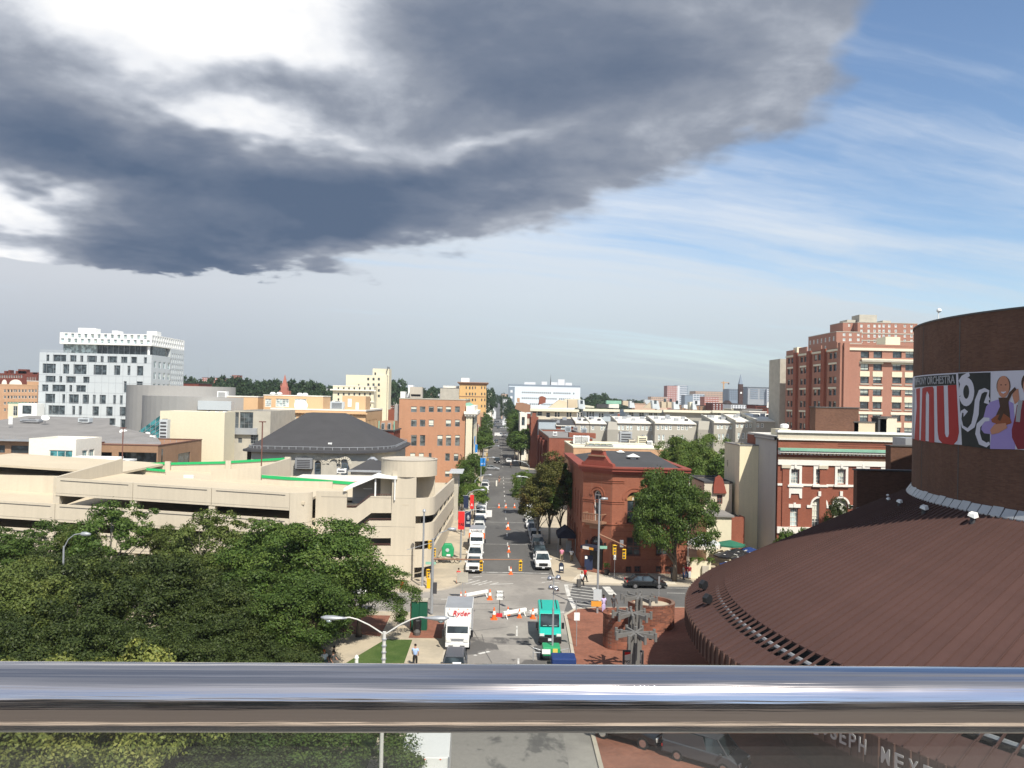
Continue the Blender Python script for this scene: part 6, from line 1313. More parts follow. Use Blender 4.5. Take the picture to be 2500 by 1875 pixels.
MB().box(tx0+4.2,tx1,TY-.9,TY-.004,zrow[0][0]-.9,zrow[0][0]-.5).build('ledge',MATS['stone'],tw); MB().box(tx0+4.2,tx1,TY-.75,TY-.004,zrow[0][0]-.48,zrow[0][0]-.15).build('cream_band',MATS['cream_fascia'],tw)
for k in(1,3,5):
 for h0,h1 in((0,1),(2,3)):
  a,b=th_[k*4+h0],th_[k*4+h1]; MB().box(tx0+a[0]-.3,tx0+b[0]+b[2]+.3,TY-.12,TY-.003,zrow[k][1]+.08,zrow[k][1]+.7).build('cream_lintel',MATS['cream_fascia'],tw)
 if k<6:
  for h in th_[k*4:k*4+4]:MB().box(tx0+h[0]-.15,tx0+h[0]+h[2]+.15,TY-.1,TY-.003,zrow[k+1][1]+.05,zrow[k][0]-.1).build('cream_panel',MATS['cream'],tw)
for k in(2,4,6):
 for h in th_[k*4:k*4+4]:MB().box(tx0+h[0]-.1,tx0+h[0]+h[2]+.1,TY-.15,TY-.003,zrow[k][0]-.3,zrow[k][0]-.05).build('stone_sill',MATS['stone'],tw)
MB().box(tx0,tx1,TY-.05,TY+.4,tzt-.39,tzt).build('parapet',MATS['tower_brick'],tw)
v0,v1=P(2162,840,206),P(2198,823,206); e=thing('cream_roof_box','bright cream stair head on the brown tower roof','roof structure',(v0.x,206,v0.z-1.2)); MB().box(0,v1.x-v0.x,0,5,0,v1.z-v0.z+1.2).build('box',MATS['cream'],e)
v0,v1=P(1946,856,232),P(1962,848,232); e=thing('cream_roof_box','small cream roof box at the far end of the brown tower','roof structure',(v0.x,232,v0.z-1.5)); MB().box(0,v1.x-v0.x,0,3,0,v1.z-v0.z+1.5).build('box',MATS['cream'],e)
e=pb(1905,1922,876,246,10,'blank_grey_slab','blank grey-beige slab standing behind the brown tower','building',MATS['stone'],MATS['roof_pale'],parapet=.2)
M('hr_white',(.72,.70,.66),.7,.03)
WSTY['hrw']=('hr_white','glass_pale',1,2,.45,False)
def hr(label,px0,px1,pyt,Y,dep,fr,lf=()):
 e=pb(px0,px1,pyt,Y,dep,'brick_high_rise',label,'high-rise',MATS['tower_brick'],MATS['roof_pale'],front=fr,fsty='hrw',left=lf,lsty='hrw',parapet=.4,cop=MATS['stone']); w_=PX(px1,Y)-PX(px0,Y); zt=P((px0+px1)/2,pyt,Y).z
 for k in range(4):MB().box(-.12,w_+.1,-.12,-.003,zt-4.6-k*3.1,zt-4.2-k*3.1).build('pale_band',MATS['stone'],e)
 return e
z4=lambda a,b,c,d:(a,b,c,d)
hr('front wing of the tall brick high-rise behind the brown tower',2042,2104,811,330,30,c6a([(x,y,x+38,y+40)for y in(460,528)for x in(1148,1232,1340)]+[(1262,590,1300,610)]),grid(1.2,4.2,7,28,3.3,7,1.6,1.8))
hr('tall rear wing of the brick high-rise with white window strips',2094,2240,789,352,14,c6a([(x,y,x+34,y+42)for y in(342,410,478,545)for x in(1385,1482,1562,1628,1685,1760,1848,1970,2060)]))
hr('left rear part of the brick high-rise',2058,2096,788,356,14,c6a([(1220,335,1250,375),(1300,335,1330,375)]),grid(1.2,3.6,3,44,3.3,3,1.6,1.8))
for x0_,x1_,y0_,y1_,Y,c,lb in((2098,2141,789,769,358,'stone','large grey plant room on top of the brick high-rise'),(2068,2089,789,781,360,'stone','small grey plant room left on the high-rise roof'),(2155,2175,789,783,358,'stone','small grey plant room right on the high-rise roof')):
 v0,v1=P(x0_,y0_,Y),P(x1_,y1_,Y); e=thing('plant_room',lb,'plant room',(v0.x,Y,v0.z-1)); MB().box(0,v1.x-v0.x,0,8,0,v1.z-v0.z+1).build('box',MATS[c],e)
M('far_red',(.42,.16,.12),.8,.03); M('far_grey',(.34,.36,.38),.6,.03); M('far_white',(.70,.72,.74),.5,.03); M('far_tan',(.56,.40,.30),.8,.03); M('far_dark',(.10,.12,.14),.4,.05,spec=.6)
M('spire_dark',(.05,.05,.055),.8,.05); M('far_blue',(.22,.27,.33),.5,.03); M('hospital_white',(.66,.73,.78),.5,.03)
def smallwins(e,x0,z0,dx,dz,nx,nz,w,h,mat='glass',y=-.06,name='window_rows',skip=0):
 m=MB(); random.seed(int(abs(x0*10))+nx)
 for i in range(nx):
  for j in range(nz):
   if random.random()>=skip:m.box(x0+i*dx,x0+i*dx+w,y,y+.05,z0+j*dz,z0+j*dz+h)
 o=m.build(name,MATS[mat],e); o['kind']='stuff'; return o
Y=750; e=pb(1242,1417,944,Y,30,'white_hospital','long white hospital block with rows of tiny windows beyond the street trees','hospital',MATS['hospital_white'],MATS['far_grey'],parapet=.5,cop=MATS['far_blue'],coph=1.6)
W_=PX(1417,Y)-PX(1242,Y); MB().box(-.2,5.4,-.4,-.02,0,P(1250,944,Y).z-.1).build('blue_end_panel',MATS['far_blue'],e)
smallwins(e,1.6,6,1,5.3,1,5,2.0,2.2,'far_white',-.5,'end_windows'); smallwins(e,12,11.6,1.75,5.1,27,4,1.0,1.4,'far_dark',skip=.12)
for i,(px,w,h)in enumerate(((1280,10,2.6),(1322,5,3),(1345,6,2.5),(1362,6,5),(1380,6,2))):
 v=P(px,944,Y+8); o=MB().box(0,w,0,5,-2,h+1.6).build('roof_plant',MATS['far_white'],loc=(v.x,Y+8,v.z)); tag(o,('first','second','third','tallest','last')[i]+' white plant box from the left on the hospital roof','roof plant','white boxes on the hospital roof')
v=P(1344,944,Y+4); o=MB().cyl((0,0,0),.5,11,6,.05).build('roof_mast',MATS['spire_dark'],loc=(v.x,Y+4,v.z)); tag(o,'thin dark mast on the white hospital roof','mast')
def far(px0,px1,pyt,Y,dep,label,mat,roof='far_grey',wins=None,name='far_building',cat='building'):
 e=pb(px0,px1,pyt,Y,dep,name,label,cat,MATS[mat],MATS[roof],parapet=0)
 if wins:
  nx,nz,mt,f=wins; W=PX(px1,Y)-PX(px0,Y); H=P(px0,pyt,Y).z; dx,dz=W/nx,min(H/nz,Y/2060*5.2); smallwins(e,dx*.25,H-dz*nz+dz*.2,dx,dz,nx,nz,dx*f,dz*.5,mt,-.4)
 return e
far(1629,1654,942,1500,30,'far red tower with white window columns on the skyline','far_red',wins=(6,8,'far_white',.45)); far(1654,1677,941,1500,30,'far pale banded tower touching the far red one','far_white',wins=(1,10,'far_blue',.9))
far(1590,1629,969,1300,30,'far pinkish block left of the red skyline tower','far_tan',wins=(8,3,'far_dark',.4)); far(1672,1692,965,1000,20,'far dark blue block right of the banded tower','far_blue'); far(1692,1720,962,1050,20,'far pale glass block beside the dark blue one','far_white',wins=(4,3,'far_blue',.8))
far(1698,1780,956,1300,40,'long far beige block under the tower crane','far_tan',wins=(22,4,'far_dark',.35)); far(1720,1755,969,900,20,'far brown brick block in front of the long beige one','far_red',wins=(9,3,'far_white',.4))
far(1780,1802,950,1100,30,'far grey-violet block left of the dark church spire','far_blue',wins=(5,5,'far_dark',.4)); far(1800,1822,956,1200,30,'far grey block just right of the spire','far_grey',wins=(5,4,'far_dark',.4))
far(1826,1873,948,1100,40,'wide dark glass block on the right skyline','far_grey',wins=(2,5,'far_blue',.8)); far(1873,1906,950,1095,40,'pale block with blue glass strips beside the wide dark one','far_white',wins=(7,7,'far_blue',.55)); far(1824,1905,945.5,1104,34,'dark roofline block behind the right skyline blocks','far_dark')
far(1740,1800,985,600,20,'low dark brick block in front of the crane','dark_red_brick','roof_dark',(8,3,'far_white',.3)); far(1660,1740,990,620,20,'low brown roofs below the skyline towers','brown_brick','roof_dark',(9,3,'far_dark',.3)); far(1785,1850,988,560,20,'low pale houses left of the dark red block','far_white','roof_dark',(10,3,'far_dark',.4))
e=pb(1845,1873,990,420,16,'dark_red_block','small dark red block with a projecting roof edge near the brown tower','building',MATS['dark_red_brick'],MATS['roof_dark'],front=[(1856,996,1859,1000),(1862,996,1865,1000)],fsty='plain',parapet=0)
e=pb(1873,1920,996,400,16,'white_capped_red_block','red brick block with a bright white wavy parapet left of the brown tower','building',MATS['red_brick'],MATS['roof_dark'],front=[(1891,1000,1906,1008)],fsty='plain',parapet=0)
W_=PX(1920,400)-PX(1873,400); z=P(1896,996,400).z; m=MB(); m.prism([(-.3,z)]+[(W_*i/12,z+2+.5*(i%2)+(1 if i in(0,12)else 0))for i in range(13)]+[(W_+.3,z)],-.5,.5,'y'); m.build('white_parapet',MATS['white_clean'],e)
for px0,px1,py,Y,lb,mt in((1812,1860,1000,330,'grey roof cluster between back row and dark red block','roof_grey'),(1786,1812,1000,345,'cream block at the end of the back row','cream'),(1550,1600,986,520,'tan low block behind the back row','far_tan'),(1830,1870,1006,300,'pale roof strip in front of the dark red block','roof_pale'),(1880,1918,1014,290,'grey roof strip below the white parapet block','roof_grey')):
 far(px0,px1,py,Y,12,lb,mt,mt)
M('spire_brown',(.075,.045,.04),.8,.05)
v=P(1808,940,700); sx=700/2060.; e=thing('church','dark church tower with a pointed spire and a white clock face','church',(v.x,700,0)); zt,zs,zb=P(1808,913,700).z,P(1808,938,700).z,P(1808,950,700).z
m=MB(); m.box(-1.7,1.7,-1.7,1.7,0,zs); m.box(-2,2,-2,2,zb-.5,zb); m.build('tower',MATS['spire_brown'],e); MB().ring([[(-1.6,-1.6,zs),(1.6,-1.6,zs),(1.6,1.6,zs),(-1.6,1.6,zs)],[(-.05,-.05,zt),(.05,-.05,zt),(.05,.05,zt),(-.05,.05,zt)]]).build('spire',MATS['far_blue'],e)
MB().hdisc((0,-1.85,P(1808,959,700).z),.8,'y',.2).build('clock_face',MATS['white_clean'],e); m=MB(); m.prism([(-13,20),(-9,24.5),(-4,20)],1,14,'y'); m.box(-12.5,5,.9,14,0,20); m.build('nave',MATS['spire_brown'],e)
v=P(1766,975,1300); e=thing('tower_crane','pale orange tower crane on the far skyline','crane',(v.x,1300,0)); M('crane',(.55,.33,.16),.6,.05); zc=P(1766,934,1300).z
MB().box(-.8,.8,-.8,.8,0,zc+2).build('mast',MATS['crane'],e); MB().box(-4,8.5,-.5,.5,zc-.6,zc+.5).build('jib',MATS['crane'],e); MB().box(6.8,8.8,-.8,.8,zc-2.6,zc-.6).build('counterweight',MATS['roof_dark'],e); MB().box(-1.3,1.3,-1,1,zc-2,zc-.4).build('cab',MATS['crane'],e)
v=P(695,950,520); e=thing('brick_steeple','reddish steeple rising between dark trees on the left skyline','church',(v.x,520,0)); zt,zs=P(695,914,520).z,P(695,944,520).z
m=MB(); m.box(-1.9,1.9,-1.9,1.9,0,zs); m.box(-3,3,-1,4,0,zs-2.5); m.build('tower',MATS['far_red'],e); MB().ring([[(-1.6,-1.6,zs),(1.6,-1.6,zs),(1.6,1.6,zs),(-1.6,1.6,zs)],[(-.04,-.04,zt),(.04,-.04,zt),(.04,.04,zt),(-.04,.04,zt)]]).build('spire',MATS['far_red'],e)
for s_ in(-1.9,1.9):MB().ring([[(s_-.35,-1.9,zs-.5),(s_+.35,-1.9,zs-.5),(s_+.35,-1.2,zs-.5),(s_-.35,-1.2,zs-.5)],[(s_-.03,-1.6,zs+2.4),(s_+.03,-1.6,zs+2.4),(s_+.03,-1.5,zs+2.4),(s_-.03,-1.5,zs+2.4)]]).build('pinnacle',MATS['far_red'],e)
far(493,545,922,900,20,'far red and white block above the trees, right of the white tower','far_red',wins=(10,4,'far_white',.4)); far(566,582,916,900,14,'far narrow red tower with a white cap above the trees','far_red',wins=(4,4,'far_dark',.3)); far(512,566,925,905,20,'long far red roofline above the trees','far_red')
v=P(508,922,895); o=MB().cyl((0,0,0),.25,11,6,.08).build('radio_mast',MATS['far_grey'],loc=(v.x,895,v.z)); tag(o,'thin radio mast on the far red and white block','mast')
far(444,485,936,430,20,'dark red low block behind the curved theatre','dark_red_brick','roof_dark'); v=P(450,915,360); e=thing('yellow_banner_wall','small yellow and black panel at the right edge of the checkered tower','panel',(v.x,345,v.z-8)); M('yellow_panel',(.75,.6,.12),.6); MB().box(-.6,1.4,0,.3,0,6).build('yellow_part',MATS['yellow_panel'],e); MB().box(-.6,1.4,0,.3,6.01,8.6).build('dark_part',MATS['roof_dark'],e)
far(770,815,948,700,14,'pale distant roofs between trees and cream tower','far_white')
for i,(px0,px1,py,Y,mt)in enumerate(((1040,1060,955,640,'far_tan'),(1060,1078,962,600,'far_white'),(980,1000,962,600,'far_white'),(1225,1240,962,900,'far_tan'),(1203,1212,965,900,'far_white'),(1228,1241,975,640,'far_white'))):
 far(px0,px1,py,Y,14,('tan','white','white low','tan','pale','white')[i]+(' distant house behind the orange building roof',' distant house left of the grey block',' distant roof behind the orange building',' distant house beside the hospital',' distant house at the end of the street',' porch house under the hospital edge')[i],mt,wins=(3,3,'far_dark',.4))
for i in range(7):
 y0=352+i*16
 mt=['red_brick','stucco_pale','dark_red_brick','tan_brick','red_brick','dark_red_brick','stucco_pale'][i]; lb=['nearest','second','third','fourth','fifth','sixth','seventh'][i]
 building('street_house','%s house behind the right street trees, %s in its row'%(dict(red_brick='red brick',dark_red_brick='dark brick',stucco_pale='pale',tan_brick='tan')[mt],lb),'house',12.5,27,y0,y0+15.6,11+(i*37%5),MATS[mt],MATS['roof_dark'],left=grid(1.2,3.2,4,1.6,3.4,3,1.1,1.9),lsty='sash',parapet=.3,group='houses behind the right street trees')
for i in range(13):
 y0=268+i*16
 mt=['stucco_pale','tan_brick','red_brick','dark_red_brick','stucco_pale','red_brick','tan_brick','dark_red_brick','red_brick','stucco_pale','red_brick','tan_brick','red_brick'][i]; lb=['nearest','second','third','fourth','fifth','sixth','seventh','eighth','ninth','tenth','eleventh','twelfth','farthest'][i]
 building('street_house','%s house, %s in the left row past the orange building'%(dict(red_brick='red brick',dark_red_brick='dark brick',stucco_pale='pale',tan_brick='tan')[mt],lb),'house',-22,-7.6,y0,y0+15.6,10+(i*29%5),MATS[mt],MATS['roof_dark'],right=grid(1.2,3.2,4,1.6,3.4,3,1.1,1.9),rsty='sash',parapet=.3,group='houses in the left street row')
def cityfill(x0,x1,y0,y1,n,seed,hmin,hmax,avoid):
 random.seed(seed); m=MB();
 for i in range(n):
  x=x0+(x1-x0)*random.random(); y=y0+(y1-y0)*random.random()**.8; w=8+random.random()*22; d=8+random.random()*14; h=hmin+(hmax-hmin)*random.random()
  if any(a<x+w and x<b and c<y+d and y<d_ for a,b,c,d_ in avoid):continue
  m.slot(random.randrange(6)); m.box(x,x+w,y,y+d,0,h); m.slot(random.choice((0,5))); m.box(x+.4,x+w-.4,y+.4,y+d-.4,h,h+.15)
  if random.random()<.5:m.slot(5); xx=x+w*random.random()*.7; m.box(xx,xx+2.5,y+3,y+5,h,h+1.6)
 o=m.build('distant_roofs',[MATS[k]for k in('roof_grey','red_brick','stucco_pale','dark_red_brick','far_tan','roof_pale')]); return o
o=cityfill(30,520,350,1300,420,3,6,13,[(0,60,0,470),(60,110,690,800)]); tag(o,'mass of low distant roofs on the right behind the terraced rows','distant city',kind='stuff')
o=cityfill(-620,-30,380,1500,320,4,5,12,[(-200,-100,280,380)]); tag(o,'mass of low distant roofs on the left beyond the theatre and hotel','distant city',kind='stuff')
#  TREES
LEAF('leaf_green',(.040,.080,.014),(.100,.155,.030),(.15,.19,.04))
LEAF('leaf_dark',(.026,.043,.011),(.066,.092,.022),(.10,.12,.03))
LEAF('leaf_olive',(.06,.088,.02),(.115,.145,.034),(.16,.17,.045))
LEAF('leaf_yellow',(.10,.13,.03),(.24,.26,.06),(.30,.29,.08),.6)
LEAF('leaf_autumn',(.075,.082,.02),(.13,.125,.03),(.17,.085,.028),.5)
LEAF('leaf_bright',(.065,.12,.02),(.14,.20,.04),(.19,.23,.05),.6)
LEAF('leaf_far',(.022,.050,.018),(.042,.075,.026),(.06,.09,.03))
M('bark',(.16,.13,.10),.9,.15,3); M('bark_pale',(.34,.31,.25),.9,.15,3)
def crown_mesh(name,mat,R,H,nc,cr,leaf,nl,seed,flat=0.0,sp=.34):
 """crown of leaf clumps: R radius, H half height, nc clumps of radius cr, nl leaves in each"""
 rng=np.random.default_rng(seed)
 d=rng.normal(size=(nc,3)); nlobe=15; lb=rng.normal(size=(nlobe,3)); lb[:,2]=np.abs(lb[:,2])*1.1-.35; lb/=np.linalg.norm(lb,axis=1)[:,None]
 if nc>60:d=lb[rng.integers(0,nlobe,nc)]+d*sp
 d/=np.linalg.norm(d,axis=1)[:,None]; d[:,2]=np.where(d[:,2]<-.35,-d[:,2],d[:,2])
 rad=rng.uniform(.45,1.0,nc)**.45; rad[rng.random(nc)<.12]*=1.12
 lump=1+.16*np.sin(3*np.arctan2(d[:,1],d[:,0])+seed)+.12*np.sin(5*np.arctan2(d[:,1],d[:,0])+2*seed+4*d[:,2])
 c=d*np.array([R,R,H])*(rad*lump)[:,None]*(1-cr/R*.55)
 if flat:c[:,2]*=1-flat*(np.hypot(c[:,0],c[:,1])/R)
 cs=cr*rng.uniform(.55,1.25,nc)
 n=nc*nl; ci=np.repeat(np.arange(nc),nl)
 q=rng.normal(size=(n,3)); q/=np.linalg.norm(q,axis=1)[:,None]
 out=c/np.maximum(np.linalg.norm(c,axis=1)[:,None],.01)+np.array([0,0,.5]); q=q+out[ci]*.55; q/=np.linalg.norm(q,axis=1)[:,None]
 rr_=(cs[ci]*rng.uniform(.35,1.0,n)**.5*(1+.25*rng.normal(size=n)*.6))[:,None]
 p=c[ci]+q*rr_*np.array([1,1,.72])
 nrm=q+rng.normal(size=(n,3))*.55; nrm/=np.linalg.norm(nrm,axis=1)[:,None]
 a=np.cross(nrm,rng.normal(size=(n,3))); a/=np.linalg.norm(a,axis=1)[:,None]; b=np.cross(nrm,a)
 s_=(leaf*rng.uniform(.6,1.3,n))[:,None]
 V=np.stack([p-a*s_*.5,p-b*s_*.28+nrm*s_*.08,p+a*s_*.55,p+b*s_*.3+nrm*s_*.08],1).reshape(-1,3)
 me=bpy.data.meshes.new(name); me.vertices.add(4*n); me.loops.add(4*n); me.polygons.add(n)
 me.vertices.foreach_set('co',V.astype('f').ravel()); me.loops.foreach_set('vertex_index',np.arange(4*n,dtype='i'))
 me.polygons.foreach_set('loop_start',np.arange(0,4*n,4,dtype='i')); me.polygons.foreach_set('loop_total',np.full(n,4,dtype='i'))
 me.materials.append(MATS[mat]); me.update(); me.validate(); return me,c
def trunk_mesh(name,mat,h,r,centers,nb,seed,z0):
 rng=random.Random(seed); m=MB(); fork=Vector((0,0,h*.45))
 m.tube([(0,0,0),(r*.2,0,h*.2),fork,(rng.uniform(-.3,.3),rng.uniform(-.3,.3),h*.8)],[r*1.25,r,r*.8,r*.3],8)
 cs=list(centers); rng.shuffle(cs)
 for c in cs[:nb]:
  e=Vector((c[0],c[1],c[2]+z0)); mid=fork.lerp(e,.5)+Vector((rng.uniform(-.4,.4),rng.uniform(-.4,.4),rng.uniform(0,.6))); st=Vector((0,0,h*(.3+.3*rng.random()))); m.tube([st,st.lerp(mid,.5)+Vector((0,0,.2)),mid,e],[r*.5,r*.38,r*.25,r*.08],5)
 return m.mesh(name,MATS[mat],True)
TREES={}
def tree_kind(key,mat,R,H,nc,cr,leaf,nl,seed,trunk,tr=.25,bark='bark',flat=0.0,nb=10,sp=.34):
 me,c=crown_mesh('crown_'+key,mat,R,H,nc,cr,leaf,nl,seed,flat,sp); zc=trunk+H*.75
 TREES[key]=(me,trunk_mesh('trunk_'+key,bark,zc,tr,c,nb,seed,zc),zc,R,H)
def tree(key,x,y,label,s=1.0,sz=None,rz=0.0,name='tree',z=.12,grp=None,mat=None):
 me,tm,zc,R,H=TREES[key]; e=thing(name,label,'tree',(x,y,z),rz,grp); sz=sz or s
 t_=part('trunk',tm,e); c=part('crown',me,e,(0,0,zc*sz)); t_.scale=(s,s,sz); c.scale=(s,s,sz)
 if mat:
  c.material_slots[0].link='OBJECT'; c.material_slots[0].material=MATS[mat]
 return e
tree_kind('maple','leaf_green',6.4,6.0,200,1.2,.23,350,1,1.6,.32,sp=.62)
tree_kind('corner','leaf_green',6.0,5.6,190,1.15,.24,300,12,1.3,.3,sp=.62)
tree_kind('locust','leaf_dark',6.8,4.6,180,1.1,.21,340,2,2.4,.28,flat=.2,sp=.48)
tree_kind('airy','leaf_olive',4.2,4.4,75,.95,.26,170,3,3.6,.2,'bark_pale',nb=22)
tree_kind('yellow','leaf_yellow',5.2,4.0,130,1.0,.24,240,4,3.0,.25)
tree_kind('street','leaf_green',3.6,3.8,70,1.0,.30,150,5,2.6,.16)
tree_kind('far','leaf_far',5.5,4.6,60,1.5,.75,50,6,3.0,.25,nb=4)
tree_kind('tall','leaf_autumn',3.3,5.6,130,.95,.26,210,8,2.6,.16,'bark_pale',nb=18)
tree_kind('shrub','leaf_green',1.2,1.1,22,.45,.16,90,9,.1,.05,nb=4)
def tp(px,Y,key,label,pyt,s=None,dz=0,**kw):
 """tree with its top at the measured height"""
 me,tm,zc,R,H=TREES[key]; v=P(px,pyt,Y); h0=zc+H*.98; sz=(v.z-.1)/h0; s=s or sz
 return tree(key,v.x,Y,label,s=s,sz=sz,**kw)
tp(735,74,'maple','large round bright green tree in front of the garage stair block',1276,s=1.12,rz=.3)
tp(700,67,'maple','lower green crown in front of the large round tree',1395,s=.85,rz=5.2)
tp(880,77,'maple','smaller green tree at the right end of the mass, next to the brick corner paving',1392,s=.76,rz=2.0)
tp(590,84,'maple','green tree between the big round tree and the airy one',1330,s=.78,rz=4)
tp(560,67,'locust','dark green tree left of the large round one, in the front rank',1400,s=.86,rz=1.0)
tp(300,66,'locust','broad dark tree in the middle of the left tree mass',1345,s=1.05,rz=2.2)
tp(60,64,'locust','dark tree cut by the left edge of the photo above the handrail',1360,s=1.05,rz=.5,mat='leaf_olive')
tp(430,74,'locust','dark olive tree behind the front rank, left of centre of the mass',1352,s=.9,rz=3.1,mat='leaf_olive')
tp(170,78,'locust','dark olive tree behind the front rank, near the white street lamp',1345,s=.8,rz=5.1)
tp(105,88,'airy','loose green tree standing before the lower garage openings at far left',1278,s=1.05,rz=.2,mat='leaf_green')
tp(-30,84,'airy','loose green tree at the extreme left edge',1292,s=1.1,rz=1.9,mat='leaf_green')
tp(280,86,'airy','tallest loose tree reaching up to the garage openings',1230,s=1.0,rz=1.0,mat='leaf_green')
tp(195,87,'airy','small loose olive tree left of the tallest loose one',1282,s=.6,rz=3.0)
tp(515,85,'airy','loose pale-barked tree in front of the middle garage columns',1252,s=1.0,rz=.6)
tp(425,87,'airy','loose thin tree left of the pale-barked one',1285,s=.7,rz=2.6)
tp(525,78,'street','bright yellow-green tree peeping between the dark crowns',1352,s=.8,rz=1.3,mat='leaf_bright')
tp(640,60,'locust','dark tree low behind the handrail, in front of the large round tree',1560,s=.72,rz=1.5)
tp(250,54,'locust','dark tree just above the handrail at left',1500,s=.8,rz=4.5)
tp(30,54,'locust','dark tree at the left edge just above the handrail',1490,s=.8,rz=.9)
tp(450,58,'locust','dark tree just above the handrail between the others',1520,s=.75,rz=2.9)
tp(120,41.5,'yellow','yellow-green tree below the handrail at the left corner',1640,s=.85,rz=.4)
tp(330,42.5,'yellow','yellow-green tree whose top just shows above the handrail',1606,s=.78,rz=2.4)
tp(-60,40,'yellow','yellow-green tree cut by the bottom left corner',1660,s=.8,rz=1.7)
tp(575,45.5,'locust','shadowed green tree under the handrail, left of the white truck',1720,s=.8,rz=.8)
tp(790,46.5,'locust','green tree under the handrail touching the white truck',1700,s=.80,rz=3.8,mat='leaf_green')
tp(1130,163,'street','round green tree by the left pavement in front of the orange building',1138,s=.85,rz=.3)
tp(1155,152,'street','yellowish green tree at the parked cars on the left',1178,s=.72,rz=1.3,mat='leaf_bright')
tp(1152,197,'street','dark green tree below the blue banners on the left',1120,s=.9,rz=2.3)
tp(1157,205,'street','second dark green tree below the blue banners',1105,s=.9,rz=4.0)
tp(1120,152,'street','small green tree on the left pavement before the garage end',1192,s=.5,rz=2.3)
for i,(px,Y,pyt,s)in enumerate(((1178,285,1058,1.2),(1174,312,1050,1.1),(1182,340,1040,1.1),(1185,395,1022,1.0),(1189,440,1012,1.0),(1184,470,1008,1.1))):
 tp(px,Y,'street',('nearest big','second','third','fourth','fifth','sixth')[i]+' street tree left of the road beyond the second crossing',pyt,s=s,rz=i*1.1,grp='left street trees beyond the second crossing')
for i,(px,Y,pyt,s)in enumerate(((1193,640,955,1.0),(1190,560,962,.8),(1194,760,950,1.3),(1199,900,956,1.2))):
 tp(px,Y,'far',('dark tree left of the road beside the white street house','tree left of the road before the white street house','tall tree left of the road near its vanishing point','farthest tree left of the road')[i],pyt,s=s,rz=i)
tp(1345,128,'tall','tall brown-tinged street tree in front of the red corner building',1112,s=1.1,rz=.2)
tp(1372,127,'street','green tree just right of the brown-tinged street tree',1140,s=.8,rz=2.2)
tp(1315,128,'tall','second brown-tinged tree leaning over the road',1165,s=.95,rz=2.2)
tp(1285,160,'street','green street tree behind the brown-tinged ones',1165,s=.82,rz=1.2)
tp(1278,190,'street','small green street tree before the second crossing',1150,s=.7,rz=1.7,mat='leaf_bright')
for i,(px,Y,pyt,s)in enumerate(((1272,275,1050,1.6),(1292,288,1046,1.5),(1258,300,1056,.85),(1268,320,1030,1.2),(1262,350,1022,1.1),(1257,385,1010,1.1),(1266,400,1005,1.2),(1251,440,1002,1.0),(1258,470,998,1.1),(1246,520,995,.9),(1252,560,990,1.1))):
 tp(px,Y,'street' if i<8 else 'far',('nearest huge','second huge','small overhanging','third big','fourth big','fifth','sixth','seventh','eighth','ninth','tenth')[i]+' street tree right of the road beyond the second crossing',pyt,s=s*(.75 if i>7 else 1),rz=i*1.7,grp='right street trees beyond the second crossing')
for i,(px,Y,pyt,s)in enumerate(((1242,640,978,1.0),(1237,740,972,1.0),(1234,860,966,1.1),(1230,1050,962,1.2))):
 tp(px,Y,'far',('first','second','third','last')[i]+' distant tree right of the road beside the hospital',pyt,s=s,rz=i)
tp(1652,103.2,'corner','big dark green street tree in front of the red corner building',1152,s=.92,rz=.9)
tp(1702,146,'maple','wide light green tree behind the red corner building',1066,s=1.05,rz=2.1,mat='leaf_bright')
tp(1655,150,'street','smaller light green tree left of the wide one behind the roof',1082,s=1.1,rz=.4,mat='leaf_bright')
tp(1760,140,'street','green tree above the cream back house',1110,s=1.1,rz=.4)
tp(2046,109,'airy','small dark tree in front of the arched mansion windows',1218,s=.42,rz=.4,mat='leaf_dark')
for i,(px,Y,pyt)in enumerate(((1925,108,1292),(1955,108,1288),(1910,107,1300))):tp(px,Y,'shrub',('left','right','lowest')[i]+' leafy shrub at the foot of the red mansion',pyt,s=1.1,rz=i,name='shrub')
ORD=['leftmost','second','third','fourth','fifth','sixth','seventh','eighth','ninth','tenth','eleventh','twelfth','thirteenth','fourteenth','fifteenth','sixteenth','seventeenth','eighteenth','nineteenth','twentieth','twenty-first','twenty-second','twenty-third','twenty-fourth','twenty-fifth','rightmost']
random.seed(21); k=0
for px,pyt in sorted(((436,925),(462,922),(500,928),(530,925),(558,921),(575,926),(596,925),(618,934),(640,932),(660,930),(676,936),(712,938),(730,931),(752,932),(766,940),(780,938),(800,945),(965,930),(975,942),(1062,948),(1045,950),(545,940),(590,945),(480,940),(655,945),(742,946))):
 Y=540+random.random()*160; k+=1
 tp(px,Y,'far',ORD[k-1]+' dark tree along the wooded ridge, '+('left of','right of')[px>695]+' the steeple',pyt,s=1.5+random.random()*.6,rz=random.random()*6,name='ridge_tree',grp='trees of the wooded ridge')
for k,(px,pyt,Y)in enumerate(sorted(((1428,972,820),(1447,968,800),(1462,962,790),(1478,970,830),(1492,974,900),(1440,978,700),(1505,976,950),(1525,977,1000),(1550,978,1000),(1418,975,860),(1580,980,980)))):
 tp(px,Y,'far',ORD[k]+' dark distant tree counted rightwards from the white hospital',pyt,s=2.2,rz=px*.1,name='ridge_tree',grp='distant trees right of the hospital')
me,c=crown_mesh('woods','leaf_far',10,7,40,3.0,2.6,26,31)
